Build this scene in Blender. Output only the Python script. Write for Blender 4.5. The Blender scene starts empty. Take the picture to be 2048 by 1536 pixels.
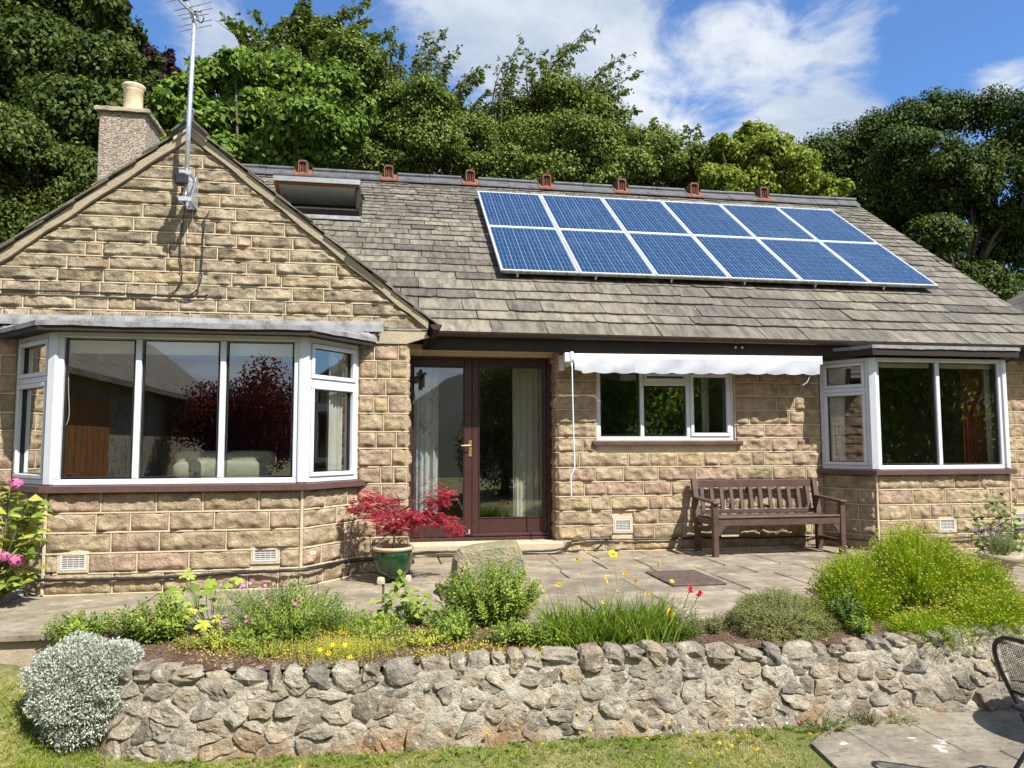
import bpy, math, random
import numpy as np
from mathutils import Vector, Matrix, noise

random.seed(11)
rng = np.random.default_rng(11)
scene = bpy.context.scene
col = scene.collection
RAD = math.radians

# ---------------------------------------------------------------- camera
YAW, PITCH, ROLL = RAD(9.607), RAD(4.536), RAD(-0.138)
FPX = 1522.0
CAM = np.array([-1.425, -8.341, 1.196])
_f = np.array([math.sin(YAW)*math.cos(PITCH), math.cos(YAW)*math.cos(PITCH), math.sin(PITCH)])
_r = np.array([math.cos(YAW), -math.sin(YAW), 0.0])
_u = np.cross(_r, _f)
_r, _u = (math.cos(ROLL)*_r + math.sin(ROLL)*_u), (-math.sin(ROLL)*_r + math.cos(ROLL)*_u)
cam_data = bpy.data.cameras.new('camera')
cam_data.sensor_width = 36.0
cam_data.lens = FPX/2048*36
cam_data.clip_start = 0.05
cam_data.clip_end = 3000
cam = bpy.data.objects.new('camera', cam_data)
col.objects.link(cam)
cam.matrix_world = Matrix(((_r[0], _u[0], -_f[0], CAM[0]), (_r[1], _u[1], -_f[1], CAM[1]), (_r[2], _u[2], -_f[2], CAM[2]), (0, 0, 0, 1)))
scene.camera = cam

# ---------------------------------------------------------------- sun and sky
SUN = Vector((0.70, -1.0, 1.5)).normalized()          # towards the sun
sun_el = math.asin(SUN.z)
sun_data = bpy.data.lights.new('sun', 'SUN')
sun_data.energy = 5.0
sun_data.angle = RAD(0.55)
sun_data.color = (1.0, 0.965, 0.90)
sun = bpy.data.objects.new('sun', sun_data)
col.objects.link(sun)
sun.rotation_euler = SUN.to_track_quat('Z', 'Y').to_euler()
sun.location = (6, -9, 14)

world = bpy.data.worlds.new('World')
scene.world = world
world.use_nodes = True
wn, wl = world.node_tree.nodes, world.node_tree.links
wn.clear()
w_out = wn.new('ShaderNodeOutputWorld')
w_bg = wn.new('ShaderNodeBackground')
w_bg.inputs['Strength'].default_value = 0.098
w_sky = wn.new('ShaderNodeTexSky')
w_sky.sky_type = 'NISHITA'
w_sky.sun_disc = False
w_sky.sun_elevation = sun_el
w_sky.sun_rotation = math.atan2(SUN.x, SUN.y)
w_sky.air_density = 1.0
w_sky.dust_density = 0.25
w_sky.ozone_density = 2.6
def wmath(op, a, b=None, c=None, clamp=False):
    n = wn.new('ShaderNodeMath'); n.operation = op; n.use_clamp = clamp
    for i, v in enumerate((a, b, c)):
        if v is None: continue
        if isinstance(v, (int, float)): n.inputs[i].default_value = v
        else: wl.new(v, n.inputs[i])
    return n.outputs[0]
# clouds: a flat layer seen in perspective, broken up by noise
w_tc = wn.new('ShaderNodeTexCoord')
w_sep = wn.new('ShaderNodeSeparateXYZ'); wl.new(w_tc.outputs['Generated'], w_sep.inputs[0])
w_den = wmath('ADD', wmath('MAXIMUM', w_sep.outputs['Z'], 0.0), 0.22)
w_cx = wmath('DIVIDE', w_sep.outputs['X'], w_den)
w_cy = wmath('DIVIDE', w_sep.outputs['Y'], w_den)
w_cmb = wn.new('ShaderNodeCombineXYZ'); wl.new(w_cx, w_cmb.inputs[0]); wl.new(w_cy, w_cmb.inputs[1])
def wnoise(scale, detail, rough, dist, off):
    m = wn.new('ShaderNodeMapping'); wl.new(w_cmb.outputs[0], m.inputs[0]); m.inputs['Location'].default_value = off
    n = wn.new('ShaderNodeTexNoise'); n.inputs['Scale'].default_value = scale; n.inputs['Detail'].default_value = detail
    n.inputs['Roughness'].default_value = rough; n.inputs['Distortion'].default_value = dist
    wl.new(m.outputs[0], n.inputs['Vector']); return n.outputs['Fac']
w_n1 = wnoise(1.55, 9, 0.58, 0.35, (2.1, 5.3, 0.0))
w_n2 = wnoise(5.5, 8, 0.62, 0.6, (7.7, 1.3, 2.0))
w_n3 = wnoise(2.6, 6, 0.6, 0.2, (1.7, 8.3, 4.0))
w_mix = wmath('ADD', wmath('MULTIPLY', w_n1, 0.62), wmath('MULTIPLY', w_n2, 0.38))
# where the two cloud banks of the photograph stand
def bank(px, py, radius, amount):
    d = Vector((_r*(px-1024)/FPX + _u*(768-py)/FPX + _f).tolist()).normalized()
    vm = wn.new('ShaderNodeVectorMath'); vm.operation = 'DISTANCE'
    nv = wn.new('ShaderNodeVectorMath'); nv.operation = 'NORMALIZE'; wl.new(w_tc.outputs['Generated'], nv.inputs[0])
    wl.new(nv.outputs[0], vm.inputs[0]); vm.inputs[1].default_value = d
    mr = wn.new('ShaderNodeMapRange'); mr.interpolation_type = 'SMOOTHSTEP'
    wl.new(vm.outputs['Value'], mr.inputs[0]); mr.inputs[1].default_value = 0; mr.inputs[2].default_value = radius
    mr.inputs[3].default_value = amount; mr.inputs[4].default_value = 0
    return mr.outputs[0]
for args in ((1000, 40, 0.25, 0.24), (1180, 130, 0.16, 0.16), (450, 130, 0.10, 0.22), (1290, 290, 0.10, 0.16), (1600, 270, 0.14, 0.18), (1960, 175, 0.09, 0.17), (1720, 50, 0.14, 0.13), (1480, 60, 0.08, 0.10), (1390, 300, 0.08, 0.12), (1860, 120, 0.12, -0.08)):
    w_mix = wmath('ADD', w_mix, bank(*args))
# the windows mirror a cloudy sky over the far side of the garden
w_vm = wn.new('ShaderNodeVectorMath'); w_vm.operation = 'DOT_PRODUCT'; wl.new(w_tc.outputs['Generated'], w_vm.inputs[0]); w_vm.inputs[1].default_value = (0, -1, 0)
w_mix = wmath('ADD', w_mix, wmath('MULTIPLY', wmath('MAXIMUM', w_vm.outputs['Value'], 0.0), 0.24))
w_ramp = wn.new('ShaderNodeMapRange'); w_ramp.interpolation_type = 'SMOOTHSTEP'
wl.new(w_mix, w_ramp.inputs[0])
w_ramp.inputs[1].default_value = 0.535; w_ramp.inputs[2].default_value = 0.67
w_cov = wmath('MULTIPLY', w_ramp.outputs[0], 0.93)
w_cc = wn.new('ShaderNodeMix'); w_cc.data_type = 'RGBA'
w_shade = wn.new('ShaderNodeMapRange'); wl.new(w_n3, w_shade.inputs[0])
w_shade.inputs[1].default_value = 0.35; w_shade.inputs[2].default_value = 0.62
wl.new(w_shade.outputs[0], w_cc.inputs['Factor'])
w_cc.inputs['A'].default_value = (3.0, 3.5, 4.3, 1); w_cc.inputs['B'].default_value = (5.2, 5.4, 5.7, 1)
w_tint = wn.new('ShaderNodeMix'); w_tint.data_type = 'RGBA'; w_tint.blend_type = 'MULTIPLY'
w_tint.inputs['Factor'].default_value = 1.0
wl.new(w_sky.outputs[0], w_tint.inputs['A']); w_tint.inputs['B'].default_value = (0.66, 0.90, 1.16, 1)
w_fin = wn.new('ShaderNodeMix'); w_fin.data_type = 'RGBA'
wl.new(w_cov, w_fin.inputs['Factor']); wl.new(w_tint.outputs['Result'], w_fin.inputs['A']); wl.new(w_cc.outputs['Result'], w_fin.inputs['B'])
wl.new(w_fin.outputs['Result'], w_bg.inputs['Color'])
wl.new(w_bg.outputs[0], w_out.inputs['Surface'])

vs = scene.view_settings
vs.view_transform = 'Standard'; vs.look = 'None'; vs.exposure = 0.88; vs.gamma = 1.0
vs.use_curve_mapping = False
scene.cycles.max_bounces = 6
scene.cycles.diffuse_bounces = 3
scene.cycles.transparent_max_bounces = 12
scene.cycles.use_denoising = True
scene.cycles.sample_clamp_indirect = 6.0

# ---------------------------------------------------------------- pixel helpers (where a point seen in the photo stands)
def _ray(x, y): return _r*(x-1024)/FPX + _u*(768-y)/FPX + _f
def atY(x, y, Y):
    d = _ray(x, y); return CAM + d*((Y-CAM[1])/d[1])
def atZ(x, y, Z):
    d = _ray(x, y); return CAM + d*((Z-CAM[2])/d[2])

# ---------------------------------------------------------------- mesh helpers
ORG = {}
def mk(name, V, F, mat=None, parent=None, smooth=False, rnd=None, attrs=None, origin=None):
    """one mesh object; V in world coordinates, F list of index lists or (n,k) array"""
    V = np.asarray(V, dtype=np.float64).reshape(-1, 3)
    if parent is not None: o0 = ORG.get(parent.name, np.zeros(3))
    elif origin is not None: o0 = np.asarray(origin, float)
    else: o0 = np.array([(V[:, 0].min()+V[:, 0].max())/2, (V[:, 1].min()+V[:, 1].max())/2, V[:, 2].min()])
    me = bpy.data.meshes.new(name)
    Vl = V - o0
    if isinstance(F, np.ndarray):
        n, k = F.shape
        me.vertices.add(len(V)); me.vertices.foreach_set('co', Vl.astype(np.float32).ravel())
        me.loops.add(n*k); me.loops.foreach_set('vertex_index', F.astype(np.int32).ravel())
        me.polygons.add(n); me.polygons.foreach_set('loop_start', np.arange(0, n*k, k, dtype=np.int32))
        me.update(calc_edges=True)
    else:
        me.from_pydata(Vl.tolist(), [], [list(f) for f in F]); me.update()
    if smooth: me.polygons.foreach_set('use_smooth', np.ones(len(me.polygons), dtype=bool))
    if rnd is not None:
        at = me.attributes.new('rnd', 'FLOAT', 'FACE')
        n = len(me.polygons)
        at.data.foreach_set('value', np.full(n, rnd, dtype=np.float32) if np.isscalar(rnd) else np.asarray(rnd, dtype=np.float32))
    if attrs:
        for k, v in attrs.items():
            at = me.attributes.new(k, 'FLOAT', 'FACE'); n = len(me.polygons)
            at.data.foreach_set('value', np.full(n, v, dtype=np.float32) if np.isscalar(v) else np.asarray(v, dtype=np.float32))
    if mat is not None: me.materials.append(mat)
    ob = bpy.data.objects.new(name, me); col.objects.link(ob)
    ob.location = (0, 0, 0) if parent is not None else o0
    if parent is not None:
        ob.parent = parent; ORG[ob.name] = o0
    else: ORG[ob.name] = o0
    return ob
def tag(o, label=None, cat=None, group=None, kind=None):
    if label: o['label'] = label
    if cat: o['category'] = cat
    if group: o['group'] = group
    if kind: o['kind'] = kind
    return o
def thing(name, label, cat, loc=(0, 0, 0), group=None):
    o = bpy.data.objects.new(name, None); col.objects.link(o)
    o.location = loc; o.empty_display_size = 0.1; ORG[o.name] = np.asarray(loc, float)
    return tag(o, label, cat, group)

class MB:
    """collects boxes, tubes, lathes ... into one mesh"""
    def __init__(s): s.V = []; s.F = []
    def add(s, V, F):
        b = len(s.V); s.V += [tuple(v) for v in V]; s.F += [[i+b for i in f] for f in F]; return s
    def box(s, x0, x1, y0, y1, z0, z1):
        return s.add([(x0,y0,z0),(x1,y0,z0),(x1,y1,z0),(x0,y1,z0),(x0,y0,z1),(x1,y0,z1),(x1,y1,z1),(x0,y1,z1)],
                     [(0,3,2,1),(4,5,6,7),(0,1,5,4),(1,2,6,5),(2,3,7,6),(3,0,4,7)])
    def bbox(s, x0, x1, y0, y1, z0, z1, b=0.004):
        """box with chamfered edges"""
        V = []; c = [(x0+x1)/2, (y0+y1)/2, (z0+z1)/2]; h = [(x1-x0)/2, (y1-y0)/2, (z1-z0)/2]
        return s.obb(c, h, np.eye(3), b)
    def obb(s, c, h, M, b=0.004):
        """oriented chamfered box: centre, half sizes, 3x3 matrix with axes as columns"""
        b = min(b, min(h)*0.6)
        V = []; idx = {}
        for sx in (-1, 1):
            for sy in (-1, 1):
                for sz in (-1, 1):
                    for ax in range(3):
                        p = [sx*h[0], sy*h[1], sz*h[2]]
                        for k in range(3):
                            if k != ax: p[k] -= b*(sx, sy, sz)[k]
                        idx[(sx, sy, sz, ax)] = len(V); V.append(np.asarray(c) + np.asarray(M) @ np.array(p))
        F = []
        for ax in range(3):
            a1, a2 = [k for k in range(3) if k != ax]
            for sg in (-1, 1):
                f = []
                for (p, q) in ((-1, -1), (1, -1), (1, 1), (-1, 1)):
                    t = [0, 0, 0]; t[ax] = sg; t[a1] = p; t[a2] = q; f.append(idx[(*t, ax)])
                if (sg > 0) != (ax == 1): F.append(f)
                else: F.append(f[::-1])
        for ax in range(3):       # edges along axis ax
            a1, a2 = [k for k in range(3) if k != ax]
            for p in (-1, 1):
                for q in (-1, 1):
                    t0 = [0, 0, 0]; t1 = [0, 0, 0]; t0[ax] = -1; t1[ax] = 1
                    t0[a1] = t1[a1] = p; t0[a2] = t1[a2] = q
                    f = [idx[(*t0, a1)], idx[(*t1, a1)], idx[(*t1, a2)], idx[(*t0, a2)]]
                    F.append(f)
        for sx in (-1, 1):
            for sy in (-1, 1):
                for sz in (-1, 1): F.append([idx[(sx, sy, sz, 0)], idx[(sx, sy, sz, 1)], idx[(sx, sy, sz, 2)]])
        return s.add(V, F)
    def bar(s, a, b, w, h, up=(0, 0, 1), bev=0.003):
        a, b = np.asarray(a, float), np.asarray(b, float); d = b-a; L = np.linalg.norm(d); d = d/L
        up = np.asarray(up, float); x = np.cross(d, up); x /= np.linalg.norm(x); z = np.cross(x, d)
        return s.obb((a+b)/2, (w/2, L/2, h/2), np.stack([x, d, z], 1), bev)
    def tube(s, pts, r, n=8, caps=True, closed=False):
        P = [np.asarray(p, float) for p in pts]; m = len(P); V = []
        rr = r if hasattr(r, '__len__') else [r]*m
        prev = None
        for i in range(m):
            if closed: d = P[(i+1) % m] - P[i-1]
            else: d = P[min(i+1, m-1)] - P[max(i-1, 0)]
            d = d/(np.linalg.norm(d)+1e-12)
            if prev is None:
                a = np.array([0, 0, 1.]) if abs(d[2]) < 0.9 else np.array([1., 0, 0])
                x = np.cross(d, a)
            else: x = prev - d*np.dot(prev, d)
            x /= np.linalg.norm(x)+1e-12; y = np.cross(d, x); prev = x
            for k in range(n):
                t = 2*math.pi*k/n; V.append(P[i] + rr[i]*(math.cos(t)*x + math.sin(t)*y))
        F = []
        for i in range(m if closed else m-1):
            j = (i+1) % m
            for k in range(n):
                l = (k+1) % n; F.append((i*n+k, i*n+l, j*n+l, j*n+k))
        if caps and not closed:
            F.append(tuple(range(n-1, -1, -1))); F.append(tuple((m-1)*n+k for k in range(n)))
        return s.add(V, F)
    def lathe(s, c, prof, n=24, jit=0.0):
        V = []
        for (r, z) in prof:
            for k in range(n):
                t = 2*math.pi*k/n; V.append((c[0]+r*math.cos(t), c[1]+r*math.sin(t), c[2]+z))
        F = []
        for i in range(len(prof)-1):
            for k in range(n):
                l = (k+1) % n; F.append((i*n+k, i*n+l, (i+1)*n+l, (i+1)*n+k))
        F.append(tuple(range(n-1, -1, -1))); F.append(tuple((len(prof)-1)*n+k for k in range(n)))
        return s.add(V, F)
    def prism(s, poly, d):
        """polygon (3d points) extruded by vector d"""
        n = len(poly); d = np.asarray(d, float); A = [np.asarray(p, float) for p in poly]
        return s.add(A + [p+d for p in A], [tuple(range(n-1, -1, -1)), tuple(range(n, 2*n))] + [(i, (i+1) % n, (i+1) % n+n, i+n) for i in range(n)])
    def build(s, name, mat, parent=None, smooth=False, rnd=None, **kw):
        return mk(name, s.V, s.F, mat, parent, smooth, rnd, **kw)

# vectorised value noise
def _h(ix, iy, iz):
    n = (ix.astype(np.int64)*73856093) ^ (iy.astype(np.int64)*19349663) ^ (iz.astype(np.int64)*83492791)
    n = (n ^ (n >> 13))*1274126177 & 0x7fffffff
    return ((n ^ (n >> 16)) & 0xffff)/65535.0
def vnoise(x, y, z=0.0):
    x, y, z = np.broadcast_arrays(np.asarray(x, float), np.asarray(y, float), np.asarray(z, float))
    ix, iy, iz = np.floor(x), np.floor(y), np.floor(z); fx, fy, fz = x-ix, y-iy, z-iz
    fx, fy, fz = [t*t*(3-2*t) for t in (fx, fy, fz)]
    def c(a, b, d): return _h(ix+a, iy+b, iz+d)
    l = lambda a, b, t: a+(b-a)*t
    return l(l(l(c(0,0,0), c(1,0,0), fx), l(c(0,1,0), c(1,1,0), fx), fy), l(l(c(0,0,1), c(1,0,1), fx), l(c(0,1,1), c(1,1,1), fx), fy), fz)
def fbm(x, y, z=0.0, o=4):
    a = 0; s = 0; k = 1.0
    for i in range(o): a = a + k*vnoise(np.asarray(x)*2**i, np.asarray(y)*2**i, np.asarray(z)*2**i+i*7.3); s += k; k *= 0.5
    return a/s

# ---------------------------------------------------------------- materials
def newmat(name):
    m = bpy.data.materials.new(name); m.use_nodes = True
    nt = m.node_tree; b = nt.nodes['Principled BSDF']; return m, nt, b
class NT:
    def __init__(s, nt): s.nt = nt; s.n = nt.nodes; s.l = nt.links
    def node(s, t, **kw):
        n = s.n.new(t)
        for k, v in kw.items(): setattr(n, k, v)
        return n
    def put(s, sock, v):
        if hasattr(v, 'is_linked') or hasattr(v, 'links'): s.l.new(v, sock)
        elif isinstance(v, (tuple, list)) and len(v) == 3 and sock.type == 'RGBA': sock.default_value = (*v, 1)
        else: sock.default_value = v
    def coord(s, kind='Object', scale=1.0):
        t = s.node('ShaderNodeTexCoord').outputs[kind]
        if scale != 1.0:
            m = s.node('ShaderNodeMapping'); s.l.new(t, m.inputs[0])
            m.inputs['Scale'].default_value = (scale,)*3 if not hasattr(scale, '__len__') else scale
            t = m.outputs[0]
        return t
    def pos(s): return s.node('ShaderNodeNewGeometry').outputs['Position']
    def mapped(s, v, scale=(1, 1, 1), loc=(0, 0, 0), rot=(0, 0, 0)):
        m = s.node('ShaderNodeMapping'); s.l.new(v, m.inputs[0]); m.inputs['Scale'].default_value = scale
        m.inputs['Location'].default_value = loc; m.inputs['Rotation'].default_value = rot; return m.outputs[0]
    def noise(s, vec, scale, detail=4, rough=0.55, dist=0.0):
        n = s.node('ShaderNodeTexNoise'); s.l.new(vec, n.inputs['Vector'])
        n.inputs['Scale'].default_value = scale; n.inputs['Detail'].default_value = detail
        n.inputs['Roughness'].default_value = rough; n.inputs['Distortion'].default_value = dist
        return n.outputs['Fac']
    def voro(s, vec, scale, feature='F1', out='Distance'):
        n = s.node('ShaderNodeTexVoronoi', feature=feature); s.l.new(vec, n.inputs['Vector']); n.inputs['Scale'].default_value = scale
        return n.outputs[out]
    def ramp(s, f, stops, interp='LINEAR'):
        n = s.node('ShaderNodeValToRGB'); s.l.new(f, n.inputs[0]); cr = n.color_ramp; cr.interpolation = interp
        while len(cr.elements) < len(stops): cr.elements.new(0.5)
        for e, (p, c) in zip(cr.elements, stops):
            e.position = p; e.color = (*c, 1) if len(c) == 3 else c
        return n.outputs[0]
    def mix(s, f, a, b, mode='MIX'):
        n = s.node('ShaderNodeMix', data_type='RGBA', blend_type=mode)
        s.put(n.inputs['Factor'], f); s.put(n.inputs['A'], a); s.put(n.inputs['B'], b); return n.outputs['Result']
    def math(s, op, a, b=None, clamp=False):
        n = s.node('ShaderNodeMath', operation=op, use_clamp=clamp); s.put(n.inputs[0], a)
        if b is not None: s.put(n.inputs[1], b)
        return n.outputs[0]
    def mr(s, f, a, b, c=0.0, d=1.0, smooth=True):
        n = s.node('ShaderNodeMapRange'); n.interpolation_type = 'SMOOTHSTEP' if smooth else 'LINEAR'
        s.put(n.inputs[0], f)
        for i, v in enumerate((a, b, c, d)): n.inputs[1+i].default_value = v
        return n.outputs[0]
    def attr(s, name='rnd'): return s.node('ShaderNodeAttribute', attribute_name=name).outputs['Fac']
    def bump(s, h, strength=0.5, dist=0.01, normal=None):
        n = s.node('ShaderNodeBump'); s.put(n.inputs['Height'], h); n.inputs['Strength'].default_value = strength
        n.inputs['Distance'].default_value = dist
        if normal is not None: s.l.new(normal, n.inputs['Normal'])
        return n.outputs[0]

def plain(name, c, rough=0.5, metal=0.0, var=0.12, vscale=6.0, bump=0.0, bscale=60.0, spec=0.5, coat=0.0):
    """painted, plastic or metal surface: base colour with slight soiling and fine relief"""
    m, nt, b = newmat(name); t = NT(nt); p = t.pos()
    n1 = t.noise(p, vscale, 6, 0.6); n2 = t.noise(p, vscale*9, 4, 0.6)
    f = t.math('ADD', t.math('MULTIPLY', n1, 0.65), t.math('MULTIPLY', n2, 0.35))
    dk = tuple(x*(1-2.2*var) for x in c); lt = tuple(min(1, x*(1+1.2*var)) for x in c)
    t.put(b.inputs['Base Color'], t.ramp(f, [(0.3, dk), (0.52, c), (0.75, lt)]))
    t.put(b.inputs['Roughness'], t.mr(n2, 0.3, 0.7, max(0.03, rough-0.1), min(1, rough+0.12)))
    b.inputs['Metallic'].default_value = metal; b.inputs['Specular IOR Level'].default_value = spec
    b.inputs['Coat Weight'].default_value = coat
    if bump > 0: t.put(b.inputs['Normal'], t.bump(t.noise(p, bscale, 5, 0.6), bump, 0.004))
    return m

def leafmat(name, cols, trans=0.35, rough=0.62, tip=None):
    """leaf: colour per leaf from the attribute rnd, lets some light through"""
    m, nt, b = newmat(name); t = NT(nt)
    r = t.attr('rnd')
    st = [(i/max(1, len(cols)-1), c) for i, c in enumerate(cols)]
    c = t.ramp(r, st)
    t.put(b.inputs['Base Color'], c); b.inputs['Roughness'].default_value = rough
    b.inputs['Specular IOR Level'].default_value = 0.18
    tr = t.node('ShaderNodeBsdfTranslucent'); t.put(tr.inputs[0], t.mix(1.0, c, (1.0, 1.0, 0.55), 'MULTIPLY'))
    mx = t.node('ShaderNodeMixShader'); mx.inputs[0].default_value = trans
    t.l.new(b.outputs[0], mx.inputs[1]); t.l.new(tr.outputs[0], mx.inputs[2])
    t.l.new(mx.outputs[0], t.n['Material Output'].inputs['Surface'])
    return m

def stonemat(name, cols, stain, stain_amt, fine=0.5, rust=0.0):
    """rock-faced sandstone: hue per block (rnd), mottling, weather stains, grain"""
    m, nt, b = newmat(name); t = NT(nt); p = t.pos(); r = t.attr('rnd')
    base = t.ramp(r, [(i/(len(cols)-1), c) for i, c in enumerate(cols)])
    off = t.node('ShaderNodeVectorMath', operation='ADD'); t.l.new(p, off.inputs[0])
    cmb = t.node('ShaderNodeCombineXYZ'); t.put(cmb.inputs[2], t.math('MULTIPLY', r, 37.0)); t.l.new(cmb.outputs[0], off.inputs[1]); p2 = off.outputs[0]
    n1 = t.noise(p2, 9, 6, 0.62); n2 = t.noise(p, 70, 5, 0.65); n3 = t.noise(p2, 3.2, 5, 0.6, 0.4)
    c = t.mix(t.mr(n1, 0.3, 0.72, 0, 0.85), t.mix(1.0, base, (0.68, 0.62, 0.56), 'MULTIPLY'), t.mix(1.0, base, (1.22, 1.2, 1.14), 'MULTIPLY'))
    c = t.mix(t.mr(n2, 0.35, 0.7, 0.0, 0.5), c, t.mix(1.0, c, (0.72, 0.7, 0.68), 'MULTIPLY'))
    c = t.mix(t.math('MULTIPLY', t.mr(n3, 0.48, 0.66), stain_amt), c, stain)
    if rust:      # iron staining low on the garden wall
        sp = t.node('ShaderNodeSeparateXYZ'); t.l.new(p, sp.inputs[0])
        f = t.math('MULTIPLY', t.mr(sp.outputs['Z'], -0.28, -0.50), t.mr(t.noise(p, 2.6, 6, 0.65), 0.45, 0.66)); c = t.mix(t.math('MULTIPLY', f, rust), c, (0.36, 0.19, 0.075))
        c = t.mix(t.mr(t.noise(p, 26, 3, 0.5), 0.62, 0.69, 0, 0.55), c, (0.62, 0.60, 0.53))
    t.put(b.inputs['Base Color'], c); b.inputs['Roughness'].default_value = 0.95; b.inputs['Specular IOR Level'].default_value = 0.15
    h = t.math('ADD', t.math('MULTIPLY', t.noise(p, 20, 6, 0.68), 0.8), t.math('MULTIPLY', t.noise(p, 110, 4, 0.7), 0.2))
    t.put(b.inputs['Normal'], t.bump(h, fine, 0.06))
    return m

SAND = [(0.40, 0.325, 0.22), (0.48, 0.40, 0.275), (0.43, 0.32, 0.245), (0.50, 0.415, 0.285), (0.42, 0.345, 0.24), (0.46, 0.34, 0.265), (0.46, 0.385, 0.275), (0.50, 0.40, 0.245)]
MAT = {}
MAT['stone'] = stonemat('buff sandstone', SAND, (0.16, 0.125, 0.09), 0.45, 0.8)
MAT['gstone'] = stonemat('weathered gable sandstone', [(0.40, 0.35, 0.255), (0.46, 0.405, 0.30), (0.37, 0.325, 0.245), (0.47, 0.41, 0.295), (0.42, 0.36, 0.265), (0.44, 0.385, 0.285), (0.41, 0.34, 0.26), (0.48, 0.39, 0.24)], (0.11, 0.088, 0.065), 0.75, 0.85)
MAT['rubble'] = stonemat('grey limestone rubble', [(0.42, 0.395, 0.335), (0.52, 0.485, 0.405), (0.36, 0.34, 0.295), (0.47, 0.42, 0.33), (0.56, 0.53, 0.45), (0.42, 0.355, 0.265), (0.31, 0.30, 0.275), (0.48, 0.42, 0.30)], (0.095, 0.09, 0.078), 0.66, 1.0, 0.7)
def mortar(name, c1, c2, orange=0.0):
    m, nt, b = newmat(name); t = NT(nt); p = t.pos()
    n = t.noise(p, 5, 6, 0.6); n2 = t.noise(p, 60, 5, 0.65)
    c = t.mix(t.mr(n, 0.3, 0.7), c1, c2); c = t.mix(t.mr(n2, 0.4, 0.75, 0, 0.45), c, tuple(x*0.6 for x in c1))
    if orange:
        sp = t.node('ShaderNodeSeparateXYZ'); t.l.new(p, sp.inputs[0])
        f = t.math('MULTIPLY', t.mr(sp.outputs['Z'], -0.28, -0.50), t.mr(t.noise(p, 2.6, 6, 0.65), 0.45, 0.66))
        c = t.mix(t.math('MULTIPLY', f, orange), c, (0.42, 0.19, 0.05))
    t.put(b.inputs['Base Color'], c); b.inputs['Roughness'].default_value = 0.95; b.inputs['Specular IOR Level'].default_value = 0.1
    t.put(b.inputs['Normal'], t.bump(t.math('ADD', t.noise(p, 35, 6, 0.7), t.math('MULTIPLY', n2, 0.5)), 0.5, 0.012))
    return m
MAT['mortar'] = mortar('lime mortar', (0.46, 0.375, 0.255), (0.60, 0.50, 0.35))
MAT['rmortar'] = mortar('wall mortar', (0.33, 0.295, 0.225), (0.46, 0.41, 0.315), 0.6)
def rough_mortar():
    m, nt, b = newmat('old lime and cement mortar'); t = NT(nt); p = t.pos()
    n1 = t.noise(p, 4, 6, 0.65); n2 = t.noise(p, 22, 6, 0.68); n3 = t.noise(p, 90, 4, 0.7); n4 = t.noise(p, 9, 6, 0.7, 0.5)
    c = t.mix(t.mr(n1, 0.35, 0.65), (0.36, 0.32, 0.25), (0.50, 0.455, 0.365)); c = t.mix(t.mr(n2, 0.45, 0.70, 0, 0.6), c, (0.27, 0.24, 0.19))
    c = t.mix(t.mr(n4, 0.55, 0.66, 0, 0.6), c, (0.16, 0.145, 0.12)); c = t.mix(t.mr(t.noise(p, 34, 3, 0.5), 0.62, 0.7, 0, 0.6), c, (0.58, 0.55, 0.47))
    sp = t.node('ShaderNodeSeparateXYZ'); t.l.new(p, sp.inputs[0])
    f = t.math('MULTIPLY', t.mr(sp.outputs['Z'], -0.26, -0.50), t.mr(t.noise(p, 2.6, 6, 0.65), 0.43, 0.64)); c = t.mix(t.math('MULTIPLY', f, 0.8), c, (0.38, 0.20, 0.075))
    t.put(b.inputs['Base Color'], c); b.inputs['Roughness'].default_value = 0.95; b.inputs['Specular IOR Level'].default_value = 0.1
    t.put(b.inputs['Normal'], t.bump(t.math('ADD', t.math('MULTIPLY', n2, 0.8), t.math('MULTIPLY', n3, 0.25)), 1.0, 0.05)); return m
MAT['rmortar'] = rough_mortar()
MAT['cast'] = mortar('cast stone', (0.34, 0.285, 0.20), (0.43, 0.36, 0.26))
MAT['step'] = mortar('concrete step', (0.42, 0.35, 0.235), (0.52, 0.44, 0.31))
MAT['dash'] = None
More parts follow.
